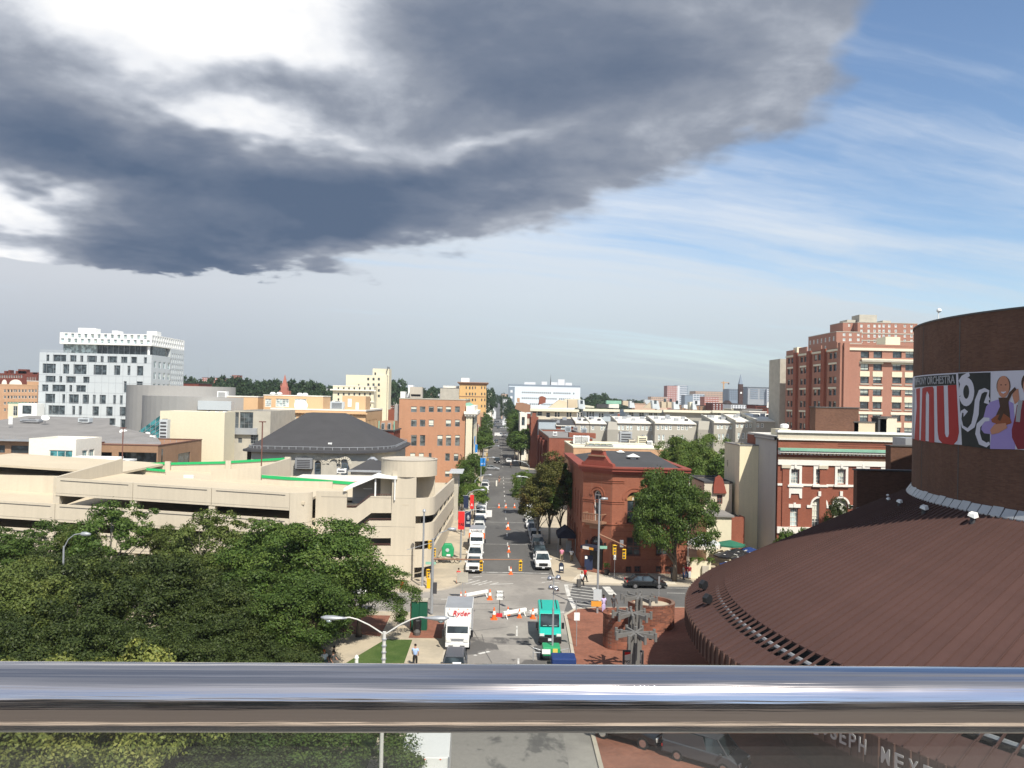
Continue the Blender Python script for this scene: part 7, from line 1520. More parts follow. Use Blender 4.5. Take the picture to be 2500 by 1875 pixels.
def woods(name,lab,boxes):
 vs=[]; base=np.empty(len(me.vertices)*3,'f'); me.vertices.foreach_get('co',base); base=base.reshape(-1,3); rng=np.random.default_rng(5)
 for x0,x1,y0,y1,n,h in boxes:
  for i in range(n):vs.append(base*rng.uniform(.8,1.3)+np.array([rng.uniform(x0,x1),rng.uniform(y0,y1),h+rng.uniform(-2,2)]))
 V=np.concatenate(vs).astype('f'); nf=len(V)//4; m2=bpy.data.meshes.new(name); m2.vertices.add(len(V)); m2.loops.add(len(V)); m2.polygons.add(nf); m2.vertices.foreach_set('co',V.ravel()); m2.loops.foreach_set('vertex_index',np.arange(len(V),dtype='i')); m2.polygons.foreach_set('loop_start',np.arange(0,len(V),4,dtype='i')); m2.polygons.foreach_set('loop_total',np.full(nf,4,dtype='i')); m2.materials.append(MATS['leaf_far']); m2.update()
 o=bpy.data.objects.new(name,m2); COL.objects.link(o); tag(o,lab,'woods',kind='stuff')
woods('woodland','continuous belt of distant dark woods along the left horizon',[(-900,-120,760,900,60,20),(-1300,-100,1200,1500,40,26)])
woods('woodland','low belt of distant woods along the right horizon',[(60,1400,1700,2100,70,14),(-60,60,1300,1600,12,16)])
M('far_hill',(.055,.085,.06),.95,.1,.01)
m=MB(); n=60; pts=[]
for i in range(n+1):
 x=-5200+i*10400/n; pts.append((x,24+10*sin(i*.5)*.5+6*sin(i*1.3)+(14 if x<0 else 0)))
for(xa_,ha),(xb_,hb)in zip(pts,pts[1:]):m.add([(xa_,4200,-1),(xb_,4200,-1),(xb_,5200,hb),(xa_,5200,ha),(xb_,8800,hb),(xa_,8800,ha)],[(0,1,2,3),(3,2,4,5)])
struct('hills',m,MATS['far_hill'])
for i,(px,Y,pyt,s)in enumerate(((1128,178,1178,1.6),(1120,172,1190,1.3),(1112,166,1198,1.3),(1108,160,1204,1.2))):
 tp(px,Y,'shrub',('farthest','third','second','nearest')[i]+' clipped shrub of the row at the garage end',pyt,s=s,rz=i,name='shrub',grp='shrubs at the garage end')
M('car_white',(.78,.78,.76),.3,.02,spec=.6); M('car_black',(.014,.016,.018),.2,.02,spec=.7); M('car_navy',(.02,.03,.06),.25,.02,spec=.6); M('car_silver',(.42,.44,.46),.3,.02,metal=.4); M('car_grey',(.07,.075,.085),.28,.03,spec=.6)
M('car_teal',(.02,.45,.36),.35,.03,spec=.5); M('car_green',(.03,.32,.13),.4,.03); GL('car_glass',(.015,.022,.025),.06,spec=1.0); M('lamp_lens',(.75,.75,.72),.15,.02,spec=.8); M('tail_lens',(.45,.02,.02),.2,.02); M('chrome',(.6,.6,.62),.2,.02,metal=.9); M('orange',(.85,.16,.03),.6,.04); M('plate',(.7,.72,.75),.5,.02)
M('yellow_paint',(.80,.46,.02),.5,.04); M('tarp_blue',(.015,.04,.15),.7,.05); M('plum',(.25,.02,.03),.6,.05)
BODY=dict(sedan=(4.75,1.82,[(-2.37,.32),(-2.33,.66),(-1.25,.92),(1.75,1.0),(2.36,.92),(2.37,.35)],(-1.2,1.85,-.35,1.1,.93,1.44)),suv=(4.7,1.92,[(-2.35,.38),(-2.3,.85),(-1.3,1.08),(2.1,1.12),(2.35,1.0),(2.35,.4)],(-1.3,2.25,-.6,1.95,1.06,1.74)),pickup=(5.6,2.0,[(-2.8,.42),(-2.76,1.02),(-1.35,1.15),(2.78,1.15),(2.8,.5)],(-1.4,1.0,-.75,.75,1.13,1.86)),van=(5.6,2.0,[(-2.8,.4),(-2.75,.95),(-2.0,1.25),(2.75,1.3),(2.8,.4)],(-2.0,2.78,-1.2,2.7,1.22,2.15)))
CARS={}
def wheel(e,x,y,r=.33,w=.22):
 s_=1 if x>0 else-1; o=MB().hdisc((x,y,r),r,'x',w,16).build('wheel',MATS['rubber'],e); MB().hdisc((x+s_*w*.5,y,r),r*.64,'x',.03,10).build('rim',MATS['chrome'],o)
def car(kind,col,loc,rz,label,grp=None,name=None,cat=None):
 key=(kind,col)
 if key in CARS:return dup(CARS[key],loc,rz,label,group=grp)if grp else dup(CARS[key],loc,rz,label)
 L,W,prof,(b0,b1,t0,t1,zb,zt)=BODY[kind]; e=thing(name or('parked_'+kind),label,cat or dict(sedan='car',suv='car',pickup='pickup truck',van='van')[kind],loc,rz,grp); h=W/2
 m=MB(); m.prism(prof,-h,h,'x'); m.build('body',MATS[col],e,bevel=.09)
 def cab(x_in,e0):return[[(-h+e0,b0,zb),(h-e0,b0,zb),(h-e0,b1,zb),(-h+e0,b1,zb)],[(-h+x_in,t0,zt),(h-x_in,t0,zt),(h-x_in,t1,zt),(-h+x_in,t1,zt)]]
 m=MB(); m.ring(cab(.26,.06)); m.build('windows',MATS['car_glass'],e)
 MB().box(-h+.24,h-.24,t0-.05,t1+.05,zt-.02,zt+.05).build('roof',MATS[col],e,bevel=.03)
 m=MB()
 for s_ in(-1,1):
  for ya,yb in((b0,t0),(b1,t1)):m.tube([(s_*(h-.07),ya,zb),(s_*(h-.25),yb,zt)],.05,5)
  if kind!='van':y_=(t0+t1)/2+.1; m.tube([(s_*(h-.05),y_,zb),(s_*(h-.24),y_,zt)],.05,4)
 if kind=='van':
  for s_ in(-1,1):m.prism([(b0+1.5,zb),(b1-.1,zb),(t1-.1,zt),(t0+1.0,zt)],s_*(h-.17)-.06,s_*(h-.17)+.10*s_,'x')
 m.build('pillars',MATS[col],e)
 if kind=='pickup':
  MB().box(-h+.15,h-.15,1.1,2.7,1.1,1.17).build('cargo_bed',MATS['dark_metal'],e)
 f=-L/2; MB().box(-h*.55,h*.55,f-.03,f+.1,.55 if kind!='pickup' else.62,prof[1][1]-.03).build('grille',MATS['black_paint']if kind!='sedan' else MATS['chrome'],e)
 MB().box(-h+.05,h-.05,f-.08,f+.12,.3,.52).build('bumper',MATS['black_paint' if kind in('pickup','van')else col],e,bevel=.03); MB().box(-.17,.17,f-.1,f-.085,.36,.5).build('number_plate',MATS['plate'],e)
 MB().box(-h+.1,h-.1,L/2-.05,L/2+.06,.35,.6).build('rear_bumper',MATS['dark_metal'],e)
 for s_ in(-1,1):
  MB().box(s_*(h-.1),s_*h*.6,f-.035,f+.15,prof[1][1]-.24,prof[1][1]-.02).build('headlight',MATS['lamp_lens'],e); MB().box(s_*(h-.02),s_*h*.7,L/2-.12,L/2+.02,.75,.95).build('tail_light',MATS['tail_lens'],e)
  MB().box(s_*(h+.0),s_*(h+.2),b0+.35,b0+.5,zb-.0,zb+.18).build('mirror',MATS[col],e,bevel=.02)
  for y in(-L*.31,L*.29):wheel(e,s_*(h-.1),y,.33 if kind=='sedan' else.38)
 if kind=='suv':[MB().tube([(s_*(h-.36),t0+.3,zt+.1),(s_*(h-.36),t1-.2,zt+.1)],.025).build('roof_rail',MATS['chrome'],e)for s_ in(-1,1)]
 CARS[key]=e; return e
gl_,gr_='cars parked along the left kerb','cars parked along the right kerb'
for X,Y,k,c,lb in((-2.55,108.4,'pickup','car_white','white pickup at the head of the left parked row, behind the yellow signal'),(-2.6,114.8,'pickup','car_white','second white pickup in the left parked row, in front of the orange and white truck'),(-2.7,131.5,'sedan','car_navy','dark blue sedan right behind the orange and white truck'),(-2.6,137.6,'suv','car_white','white wagon behind the dark blue sedan in the left row'),(-2.7,143.8,'suv','car_navy','dark navy wagon in front of the white van with its door open'),(-2.7,163.5,'sedan','car_black','black sedan behind the open-doored white van'),(-2.7,170.5,'sedan','car_white','white sedan between two black cars in the left row'),(-2.7,178,'suv','car_black','black wagon in the middle of the left row'),(-2.7,186,'sedan','car_black','black sedan under the left street lamps'),(-2.7,194,'sedan','car_white','white sedan below the left street trees'),(-2.7,202,'suv','car_white','white wagon behind the last dark car on the left'),(-2.7,211,'sedan','car_silver','last silver car of the left row before the crossing')):
 car(k,c,(X,Y,0),random.uniform(-.02,.02),lb,gl_)
for X,Y,k,c,lb in((6.25,111.2,'pickup','car_white','white pickup at the head of the right parked row'),(6.25,118,'suv','car_black','black wagon right behind the right-hand white pickup'),(6.3,124.5,'suv','car_grey','dark grey wagon in the tree shade, right row'),(6.3,130.6,'suv','car_silver','silver wagon in the right parked row'),(6.3,137.5,'pickup','car_silver','silver pickup in the right parked row'),(6.2,145,'sedan','car_white','white sedan behind the silver pickup'),(6.3,152,'suv','car_white','white wagon under the brown-tinged trees'),(6.25,168,'van','car_white','white van, last of the right row in front of the green trees')):
 car(k,c,(X,Y,0),random.uniform(-.02,.02),lb,gr_)
e=car('van','car_white',(-2.6,154,0),0,'white van with its front door standing open, left row',gl_); MB().box(0,1.0,-.03,.03,.5,1.75).build('open_door',MATS['car_white'],e,loc=(1.0,-1.3,0),rz=.25)
for X,Y,k,c,r,lb in((.2,287,'suv','car_black',0,'black wagon waiting at the far side of the second crossing'),(4.2,290,'sedan','car_white',0,'white sedan waiting at the far side of the second crossing'),(-1.5,258,'sedan','car_silver',1.5,'silver car crossing at the second crossing'),(1.2,484,'van','car_white',1.57,'white van crossing the road at the third crossing'),(6.3,489,'sedan','car_silver',1.57,'pale car following the crossing white van'),(-2.2,405,'sedan','car_white',0,'white car on the left of the road between second and third crossing'),(5.6,400,'suv','car_black',0,'black wagon on the right of the road between second and third crossing'),(-.4,420,'sedan','car_black',0,'black car in the left lane before the third crossing'),(5.2,440,'sedan','car_grey',0,'grey car in the right lane before the third crossing'),(.5,600,'suv','car_black',0,'dark wagon beyond the third crossing, left lane'),(4.4,640,'sedan','car_black',0,'dark car beyond the third crossing, right lane'),(-2.4,660,'sedan','car_white',0,'white car beyond the third crossing'),(1,750,'suv','car_grey',0,'tiny grey car far along the road'),(4.6,820,'suv','car_black',0,'tiny dark car near the vanishing point'),(-2.5,720,'suv','car_navy',0,'tiny navy car left of the far road')):
 car(k,c,(X,Y,0),r,lb,name='distant_car')
a=G(1574,1432); car('sedan','car_black',(a.x,100.0,0),pi/2+.03,'glossy black sedan seen from the side before the red corner building',name='side_view_sedan')
e=car('suv','car_grey',(-2.95,66.8,0),0,'dark car with a paper on its windscreen, in front of the white box truck'); MB().box(-.1,.55,0,.02,0,.32).build('dashboard_paper',MATS['white_clean'],e,loc=(0,-1.2,1.22)).rotation_euler.x=radians(-40)
a=G(1520,1812); car('suv','car_black',(8.9,54.8,.15),radians(56),'black wagon parked on the brick plaza under the handrail',name='plaza_wagon')
a=G(1720,1850); e=car('van','car_grey',(13.1,51.5,.15),radians(53),'dark grey minivan parked on the brick plaza beside the round hall',name='plaza_minivan'); e.scale=(.95,.88,.85)
def boxtruck(loc,rz,label,L,bw,bh,cabw,grp=None,logo=None,name='box_truck'):
 e=thing(name,label,'truck',loc,rz,grp); h=cabw/2
 m=MB(); m.prism([(-.0,.45),(-.06,1.25),(.12,1.55),(.55,2.35),(1.9,2.4),(1.9,.45)],-h,h,'x'); m.build('cab',MATS['car_white'],e,bevel=.08)
 m=MB(); m.prism([(.13,1.55),(.53,2.22),(.50,2.24),(.10,1.57)],-h+.12,h-.12,'x'); m.build('windscreen',MATS['car_glass'],e)
 for s_ in(-1,1):
  MB().box(s_*(h+.005),s_*(h-.02),.6,1.5,1.5,2.15).build('side_window',MATS['car_glass'],e); MB().box(s_*(h-.5),s_*(h-.08),-.1,.0,.85,1.08).build('headlight',MATS['lamp_lens'],e)
  o=MB().box(s_*(h+.1),s_*(h+.32),.05,.15,1.25,1.85).build('mirror',MATS['black_paint'],e,bevel=.02); MB().tube([(s_*h,.3,2.0),(s_*(h+.2),.12,1.95)],.02).build('mirror_arm',MATS['black_paint'],e)
  for y in(.95,L-1.6):wheel(e,s_*(h-.08),y,.42,.28)
  o=MB().tube([(s_*h*.15,.30,1.5),(s_*h*.15+.35,.12,1.52)],.015).build('wiper',MATS['black_paint'],e)
 m=MB(); m.box(-h*.6,h*.6,-.08,-.0,.95,1.03); m.box(-h*.6,h*.6,-.085,-.0,1.08,1.13); m.build('grille_slats',MATS['grey_metal'],e)
 MB().box(-h,h,-.16,.05,.42,.78).build('bumper',MATS['car_white'],e,bevel=.04)
 for x in(-.55,.45):MB().box(x-.2,x+.2,-.17,-.161,.5,.58).build('bumper_slot',MATS['black_paint'],e)
 MB().box(-bw/2,bw/2,1.45,L,1.0,1.0+bh).build('cargo_box',MATS['car_white'],e,bevel=.04); m=MB(); m.box(-bw/2+.05,bw/2-.05,1.5,L-.05,1.001+bh,1.03+bh); m.build('box_roof',MATS['galv'],e)
 m=MB()
 for s_ in(-1,1):m.box(s_*(bw/2+.02),s_*(bw/2-.06),1.40,1.5,1.0,1.0+bh+.02)
 m.build('box_edge_trim',MATS['galv'],e); MB().box(-.4,.4,1.9,L,.5,.95).build('chassis',MATS['dark_metal'],e)
 for x in(-.8,0,.8):MB().box(x-.04,x+.04,1.42,1.45,bh+.90,bh+.94).build('marker_lamp',MATS['orange'],e)
 return e
M('ryder_red',(.62,.03,.04),.4,.02)
e=boxtruck((-3.05,73.4,0),0,'white rental box truck with red script lettering on its box, facing the camera',5.8,2.45,2.4,2.05)
text('Ryder',.62,MATS['ryder_red'],e,(.22,1.40,2.93),shear=.25,font_w=1.0); o=MB(); pts=[(-.95+.55*(1-cos(a_))*1.0,1.405,2.93-.26*sin(a_)+(.1 if a_<.4 else 0))for a_ in np.linspace(.0,1.9,10)]; o.tube(pts,[.01]+[.028]*8+[.008]); o.build('logo_swoosh',MATS['car_navy'],e)
e=boxtruck((-2.6,120.6,0),0,'orange and white moving truck in the left parked row',5.6,2.3,2.0,1.95); text('U-HAUL',.45,MATS['car_navy'],e,(0,1.42,2.75)); m=MB(); m.box(-1.16,-.85,1.39,1.44,1.7,2.5); m.box(.85,1.16,1.39,1.44,1.7,2.5); m.build('orange_panel',MATS['orange'],e)
e=boxtruck((-3.3,42.4,0),.03,'large white box truck seen from above, below the handrail',8.4,2.5,2.4,2.1)
for c in e.children:
 if c.name.startswith('box_roof'):c.data.materials[0]=MATS['car_white']
e=thing('teal_van','tall teal delivery van with black bumper facing the camera','van',(5.15,75.6,0),-.02); W=1.98
m=MB(); m.prism([(-.05,.5),(-.02,1.05),(.95,1.42),(1.75,2.45),(2.1,2.62),(6.2,2.66),(6.3,2.4),(6.3,.5)],-W/2,W/2,'x'); m.build('body',MATS['car_teal'],e,bevel=.12)
m=MB(); m.prism([(.94,1.47),(1.68,2.4),(1.62,2.44),(.87,1.5)],-W/2+.14,W/2-.14,'x'); m.build('windscreen',MATS['car_glass'],e)
m=MB(); m.prism([(-.16,.3),(-.16,.82),(.3,.86),(.3,.3)],-W/2-.01,W/2+.01,'x'); m.build('bumper',MATS['black_paint'],e,bevel=.05); MB().box(-.5,.5,-.09,-.0,.87,1.0).build('grille',MATS['black_paint'],e); MB().box(-.2,.2,-.19,-.165,.5,.72).build('number_plate',MATS['plate'],e)
for s_ in(-1,1):
 MB().box(s_*.95,s_*.55,-.08,.05,.88,1.08).build('headlight',MATS['lamp_lens'],e); MB().box(s_*(W/2+.05),s_*(W/2+.3),1.05,1.2,1.25,1.8).build('mirror',MATS['black_paint'],e,bevel=.03); MB().box(s_*(W/2+.004),s_*(W/2-.02),1.75,2.6,1.5,2.15).build('side_window',MATS['car_glass'],e)
 for y in(.95,5.0):wheel(e,s_*(W/2-.1),y,.38,.25)
 MB().tube([(s_*.7,2.6,2.72),(s_*.7,5.9,2.74)],.03).build('roof_rail',MATS['black_paint'],e)
for x in(-.45,.1,.5):o=MB().box(x-.2,x+.15,0,.01,0,.12).build('dashboard_paper',MATS['white_clean'],e,loc=(0,.88,1.52)); o.rotation_euler.x=radians(50)
a=G(1345,1612); e=thing('light_tower','green portable light tower with a tall mast and four floodlights','light tower',(a.x,a.y,0)); MB().box(-.75,.75,-.6,.9,.5,1.25).build('engine_box',MATS['car_green'],e,bevel=.1); MB().box(-.8,-.1,-.63,-.61,.7,1.1).build('white_panel',MATS['white_clean'],e); MB().box(.1,.5,-.64,-.61,.75,1.15).build('yellow_notice',MATS['yellow_panel'],e)
zt=P(1348,1410,a.y).z; m=MB(); m.tube([(.1,0,1.2),(.1,0,4.4)],.09); m.tube([(.1,0,4.4),(.1,0,zt)],.045); m.build('mast',MATS['galv'],e)
for i,(dx_,dz_)in enumerate(((-.35,0),(.35,.1),(-.25,-.75),(.2,-.9))):
 m=MB(); m.lathe((.1+dx_,-.05,zt+dz_-.2),[(.08,.36),(.22,.2),(.26,0)],10); o=m.build('floodlight',MATS['chrome'],e,smooth=True)
m=MB(); m.tube([(-.3,0,zt),(.5,0,zt+.05)],.03); m.tube([(-.2,0,zt-.7),(.4,0,zt-.75)],.03); m.build('crossbar',MATS['galv'],e)
for s_ in(-.8,.8):wheel(e,s_,.4,.32)
m=MB(); m.tube([(-1.5,-.5,.1),(-1.5,-.5,.8),(-.7,-.3,.7)],.03); m.tube([(-1.5,.4,.1),(-1.5,.4,.9),(-.7,.4,.7)],.03); m.tube([(1.5,.4,.1),(1.5,.4,.9),(.7,.4,.7)],.03); m.build('outrigger',MATS['galv'],e)
o=MB().box(-.1,1.9,-2.6,-.9,.0,.95).build('covered_load',MATS['tarp_blue'],loc=(a.x,a.y,0),bevel=.12); tag(o,'load under a dark blue tarpaulin in front of the light tower','tarpaulin')
#  STREET FURNITURE
def cone(px,py,label,big=1.0):
 a=G(px,py); e=thing('traffic_cone',label,'traffic cone',(a.x,a.y,.005),0,'orange cones and channelisers'); s_=big
 MB().box(-.24*s_,.24*s_,-.24*s_,.24*s_,0,.05).build('base',MATS['orange'],e); MB().lathe((0,0,.05),[(.17*s_,0),(.12*s_,.32*s_)],12).build('lower_cone',MATS['orange'],e); MB().lathe((0,0,.052+.32*s_),[(.12*s_,0),(.08*s_,.25*s_)],12).build('white_sleeve',MATS['white_clean'],e); MB().lathe((0,0,.054+.57*s_),[(.08*s_,0),(.03*s_,.25*s_)],12).build('tip',MATS['orange'],e)
for px,py,lb,s_ in((1247,1402,'cone on the centre line near the stop line',1.1),(1242,1348,'cone on the centre line abreast of the moving truck',1.1),(1240,1293,'tallest cone on the centre line, farther up',1.5),(1218,1240,'left one of three cones across the road',1.1),(1235,1240,'middle one of three cones across the road',1.1),(1256,1240,'right one of three cones across the road',1.1),(1136,1462,'cone at the left end of the far white barrier, beside the sign pole',1),(1196,1464,'cone at the right end of the far white barrier',1.3),(1125,1462,'red and white cone at the foot of the sign pole',.9),(1206,1512,'big cone left of the upright paper sign',1.4),(1240,1502,'cone behind the near white barrier',1),(1268,1508,'cone in the middle of the near white barrier',1),(1301,1510,'cone next to the teal van',1.2)):cone(px,py,lb,s_)
def barrier(x0,y0,x1,y1,label):
 a,b=G(x0,y0),G(x1,y1); d=b-a; e=thing('white_barrier',label,'barrier',(a.x,a.y,0),atan2(d.y,d.x),'long white barriers'); L=d.length; MB().box(0,L,-.12,.12,.45,.75).build('rail',MATS['white_clean'],e)
 for x in(.3,L-.3):m=MB(); m.tube([(x,-.3,0),(x,0,.5),(x,.3,0)],.04); m.build('trestle',MATS['white_clean'],e)
barrier(1138,1466,1190,1456,'long white barrier on trestles across the far half of the intersection'); barrier(1229,1512,1284,1502,'long white barrier left of the teal van'); barrier(1293,1509,1315,1504,'short white barrier partly hidden by the teal van')
def signpost(px,py,h,w,sh,mat,label,txt=None,pole='galv',lines=1,z=.13,cat='sign'):
 a=G(px,py,z); e=thing('sign_post',label,cat,tuple(a)); MB().tube([(0,0,0),(0,0,h)],.03).build('pole',MATS[pole],e); MB().box(-w/2,w/2,-.05,-.032,h-sh,h).build('sign_plate',MATS[mat],e)
 if txt:
  for i,t_ in enumerate(txt):text(t_,sh/len(txt)*.62,MATS['black_paint'],e,(0,-.055,h-sh*(i+.5)/len(txt)),depth=.004)
 return e
e=signpost(1219,1505,2.6,.62,.9,'white_clean','white paper sign on a red stand in the middle of the intersection',('ROAD','CLOSED'),'black_paint',z=0); MB().box(-.3,.3,-.25,.25,0,.28).build('stand',MATS['ryder_red'],e)
signpost(1407,1578,3.0,.5,.7,'white_clean','small white sign on a thin post at the edge of the brick plaza'); signpost(1406,1520,2.2,.12,1.0,'grey_metal','thin grey meter post behind the small white plaza sign'); signpost(1608,1475,3.0,.2,.8,'grey_metal','grey post in front of the black sedan wheel')
signpost(1128,1462,2.9,1.2,1.1,'stone','big square blank sign backing on a wide pole at the left crossing',z=0); signpost(1500,1412,3.2,.3,.9,'white_clean','white parking sign in front of the red building window')
def lamp(X,Y,h,arm,label,grp,side=1,col='galv'):
 e=thing('street_lamp',label,'street lamp',(X,Y,.13),0,grp); MB().tube([(0,0,0),(0,0,h)],[.13,.07],8).build('pole',MATS[col],e)
 MB().tube([(0,0,h-.2),(side*arm*.25,0,h+.55),(side*arm*.6,0,h+.95),(side*arm,0,h+1.05)],.045).build('arm',MATS[col],e)
 m=MB(); m.lathe((0,0,0),[(.05,0),(.17,.15),(.2,.5),(.1,.85)],10); o=m.build('lamp_head',MATS['galv'],e,smooth=True,loc=(side*arm-.1*side,0,h+1.02)); o.rotation_euler.y=side*radians(92); return e
LGL,LGR='street lamps on the left pavement','street lamps on the right pavement'
for i,(px,py,Y,lb)in enumerate(((1133,1236,112.5,'street lamp nearest the left parked row'),(1142,1187,134,'street lamp beside the red festival banner'),(1166,1150,157,'street lamp beside the yellowish tree on the left'),(1181,1107,190,'street lamp carrying the blue banner on the left'),(1187,1078,262,'street lamp past the orange building on the left'),(1196,1020,370,'left street lamp just before the third crossing'),(1196,1014,420,'left street lamp at the third crossing'))):
 v=P(px-6,py+12,Y); lamp(v.x,Y,v.z-.9,2.4*(Y/150 if Y>200 else 1),lb,LGL)
for i,(px,py,Y,lb)in enumerate(((1292,1120,205,'right street lamp beside the red brick terrace'),(1308,1160,136,'right street lamp half hidden in the brown-tinged tree'),(1258,1038,330,'right street lamp above the huge street trees'),(1255,1023,400,'right street lamp farther up above the trees'))):
 v=P(px,py+8,Y); lamp(v.x,Y,v.z-.9,2.4*(Y/150 if Y>200 else 1),lb,LGR,-1)
M('lamp_grey',(.62,.61,.57),.5,.1)
Y=42.0; b=P(938,1560,Y); e=thing('twin_street_lamp','white street lamp with two curved arms and grey heads, close to the camera','street lamp',(b.x,Y,.12)); hz=P(938,1542,Y).z-.12
MB().tube([(0,0,0),(0,0,hz)],[.11,.085],10).build('pole',MATS['lamp_grey'],e)
for k in range(7):MB().cyl((0,0,hz-.4-k*.32),.125,.06,10).build('strap',MATS['galv'],e)
for s_,px,py in((-1,832,1509),(1,1048,1509)):
 v=P(px,py,Y); x1_,z1_=v.x-b.x,v.z-.12; MB().tube([(s_*.08,0,hz-.1),(x1_*.35,0,hz+(z1_-hz)*.50),(x1_*.62,0,hz+(z1_-hz)*.92),(x1_*.8,0,z1_+.04),(x1_,0,z1_)],.036,8).build('arm',MATS['lamp_grey'],e)
 m=MB(); m.ring([[(c_*0+x,r_*cos(a_),z+r_*.62*sin(a_))for a_ in np.linspace(0,2*pi,12,False)]for c_,x,r_,z in[(0,x1_-s_*.55+s_*.25,.06,z1_),(0,x1_,.12,z1_),(0,x1_+s_*.35,.19,z1_),(0,x1_+s_*.75,.19,z1_),(0,x1_+s_*.98,.06,z1_+.02)]]); m.build('lamp_head',MATS['galv'],e,smooth=True)
 MB().lathe((x1_+s_*.58,0,z1_-.24),[(.04,0),(.14,.06),(.17,.16)],12).build('lens',MATS['glass_pale'],e,smooth=True)
v=P(156,1325,70); e=lamp(v.x,70,v.z-.4,1.4,'white street lamp rising out of the left tree mass','lamps in the trees');
def head(parent,x,y,z,rz=0,col='yellow_paint'):
 o=MB().box(-.17,.17,-.14,.14,-1.0,0).build('signal_head',MATS[col],parent,loc=(x,y,z),rz=rz,bevel=.03)
 for k in range(3):MB().hdisc((0,-.15,-.18-.31*k),.11,'y',.02,10).build('lens',MATS['iron'],o)
 MB().box(-.19,.19,-.3,-.15,-.05,-.03).build('visor',MATS[col],o)
def gpole(px,py,top,Y,label,r=.13):a=G(px,py,.13); Y=a.y; t=P(px,top,Y); e=thing('signal_pole',label,'traffic signal',tuple(a)); MB().tube([(0,0,0),(0,0,t.z-.13)],[r,r*.75],8).build('pole',MATS['galv'],e); return e,a,t
e,a,t_=gpole(1031,1433,1250,0,'grey signal pole at the left corner in front of the garage'); MB().box(-.35,.35,-.35,.35,0,.12).build('pole_base',MATS['concrete'],e)
z=P(1044,1338,a.y).z-.13; head(e,.75,-.1,z+.9,.9); head(e,1.25,0,z,.3); MB().tube([(0,0,z+.4),(1.3,0,z+.6)],.03).build('bracket',MATS['galv'],e); head(e,.6,-.1,z-2.4,.6)
MB().box(.3,1.5,-.05,-.02,2.6,2.9).build('street_name_plate',MATS['copper'],e); m=MB(); m.tube([(0,0,t_.z-.3),(-.12,0,t_.z-1.6),(.1,0,t_.z-3)],.02); m.lathe((0,0,t_.z-.2),[(.05,0),(.22,.15),(.12,.4)],8); m.build('finial',MATS['galv'],e)
e,a,t_=gpole(1053,1497,1315,0,'tall grey signal pole behind the white box truck with a long mast arm',.17)
v1=P(1150,1367,a.y); v2=P(1276,1366,a.y+1); MB().tube([(0,0,v1.z-.1),(v1.x-a.x,0,v1.z-.1),(v2.x-a.x,1,v2.z-.13)],[.1,.08,.04]).build('mast_arm',MATS['weathered_stone'],e)
for px in(1175,1271):v=P(px,1368,a.y+.6); head(e,v.x-a.x,.6,v.z-.2); MB().box(v.x-a.x-.1,v.x-a.x+.1,.5,.7,v.z-.25,v.z-.1).build('clamp',MATS['yellow_paint'],e)
v=P(1085,1290,a.y); m=MB(); m.tube([(0,0,t_.z-.3),((v.x-a.x)*.6,0,v.z-.6),(v.x-a.x+.6,0,v.z-.2)],.04); m.tube([(0,0,t_.z-.5),(-2.6,0,t_.z-1.3)],.03); m.build('span_bracket',MATS['galv'],e); MB().lathe((0,0,0),[(.05,0),(.2,.3),(.16,.9)],10).build('lamp_head',MATS['galv'],e,smooth=True,loc=(v.x-a.x+.3,0,v.z-.2)).rotation_euler.y=pi/2
MB().box(.15,.5,-.2,.1,2.0,3.1).build('walk_signal',MATS['dark_metal'],e)
e,a,t_=gpole(1458,1497,1218,0,'weathered signal and lamp pole in front of the red corner building',.12)
v0,v1=P(1462,1304,a.y),P(1527,1332,a.y); MB().tube([(0,0,v0.z-.13),(v1.x-a.x,-.4,v1.z-.13)],[.09,.06]).build('mast_arm',MATS['weathered_stone'],e)
v=P(1499,1329,a.y); head(e,v.x-a.x,-.3,v.z-.13,.25); v=P(1523,1339,a.y); head(e,v.x-a.x,-.4,v.z-.13,-.3); MB().box(v.x-a.x-.45,v.x-a.x-.1,-.35,-.1,v.z+.05,v.z+.75).build('rear_signal',MATS['grey_metal'],e)
v=P(1475,1337,a.y); MB().box(.12,v.x-a.x+.3,-.05,-.02,v.z-.25,v.z+.05).build('street_name_plate',MATS['copper'],e); MB().box(-.45,.4,-.2,-.05,1.35,2.45).build('sign_box',MATS['white_panel'],e); MB().box(-.65,.4,-.22,-.01,.72,1.25).build('yellow_sign',MATS['amber_sign'],e)
v=P(1470,1226,a.y); MB().lathe((0,0,0),[(.04,0),(.16,.2),(.12,.75)],10).build('lamp_head',MATS['galv'],e,smooth=True,loc=(.1,0,t_.z-.1)).rotation_euler.y=pi/2
e,a,t_=gpole(1178,1150,1105,0,'yellow signals hanging beside the road at the second crossing'); head(e,1.2,0,t_.z-.2); head(e,1.5,0,t_.z-1.6)
for px,py in((1212,1187),(1254,1187)):
 a=G(px,py); o=MB().box(-.18,.18,-.1,.1,0,1.4).build('striped_barricade',MATS['off_white'],loc=a,bevel=.05); tag(o,('left' if px<1230 else 'right')+' one of two small white channel posts at the second crossing','barricade','white channel posts')
def banner(px,py,w,h,Y,mat,label,txt=None,tm='white_clean',ts=.5,low=None):
 v=P(px,py,Y); e=thing('lamp_banner',label,'banner',(v.x,Y-.12,v.z)); MB().box(0,w,0,.03,-h,0).build('cloth',MATS[mat],e); MB().tube([(-.15,.02,.03),(w,.02,.03)],.02).build('rod',MATS['galv'],e)
 if txt:text(txt,ts,MATS[tm],e,(w/2,-.01,-h*.72 if low is None else low),font_w=.8)
 return e
M('banner_blue',(.02,.22,.60),.6,.03); M('banner_scarlet',(.70,.03,.03),.6,.03); M('banner_navy',(.02,.03,.07),.6,.03)
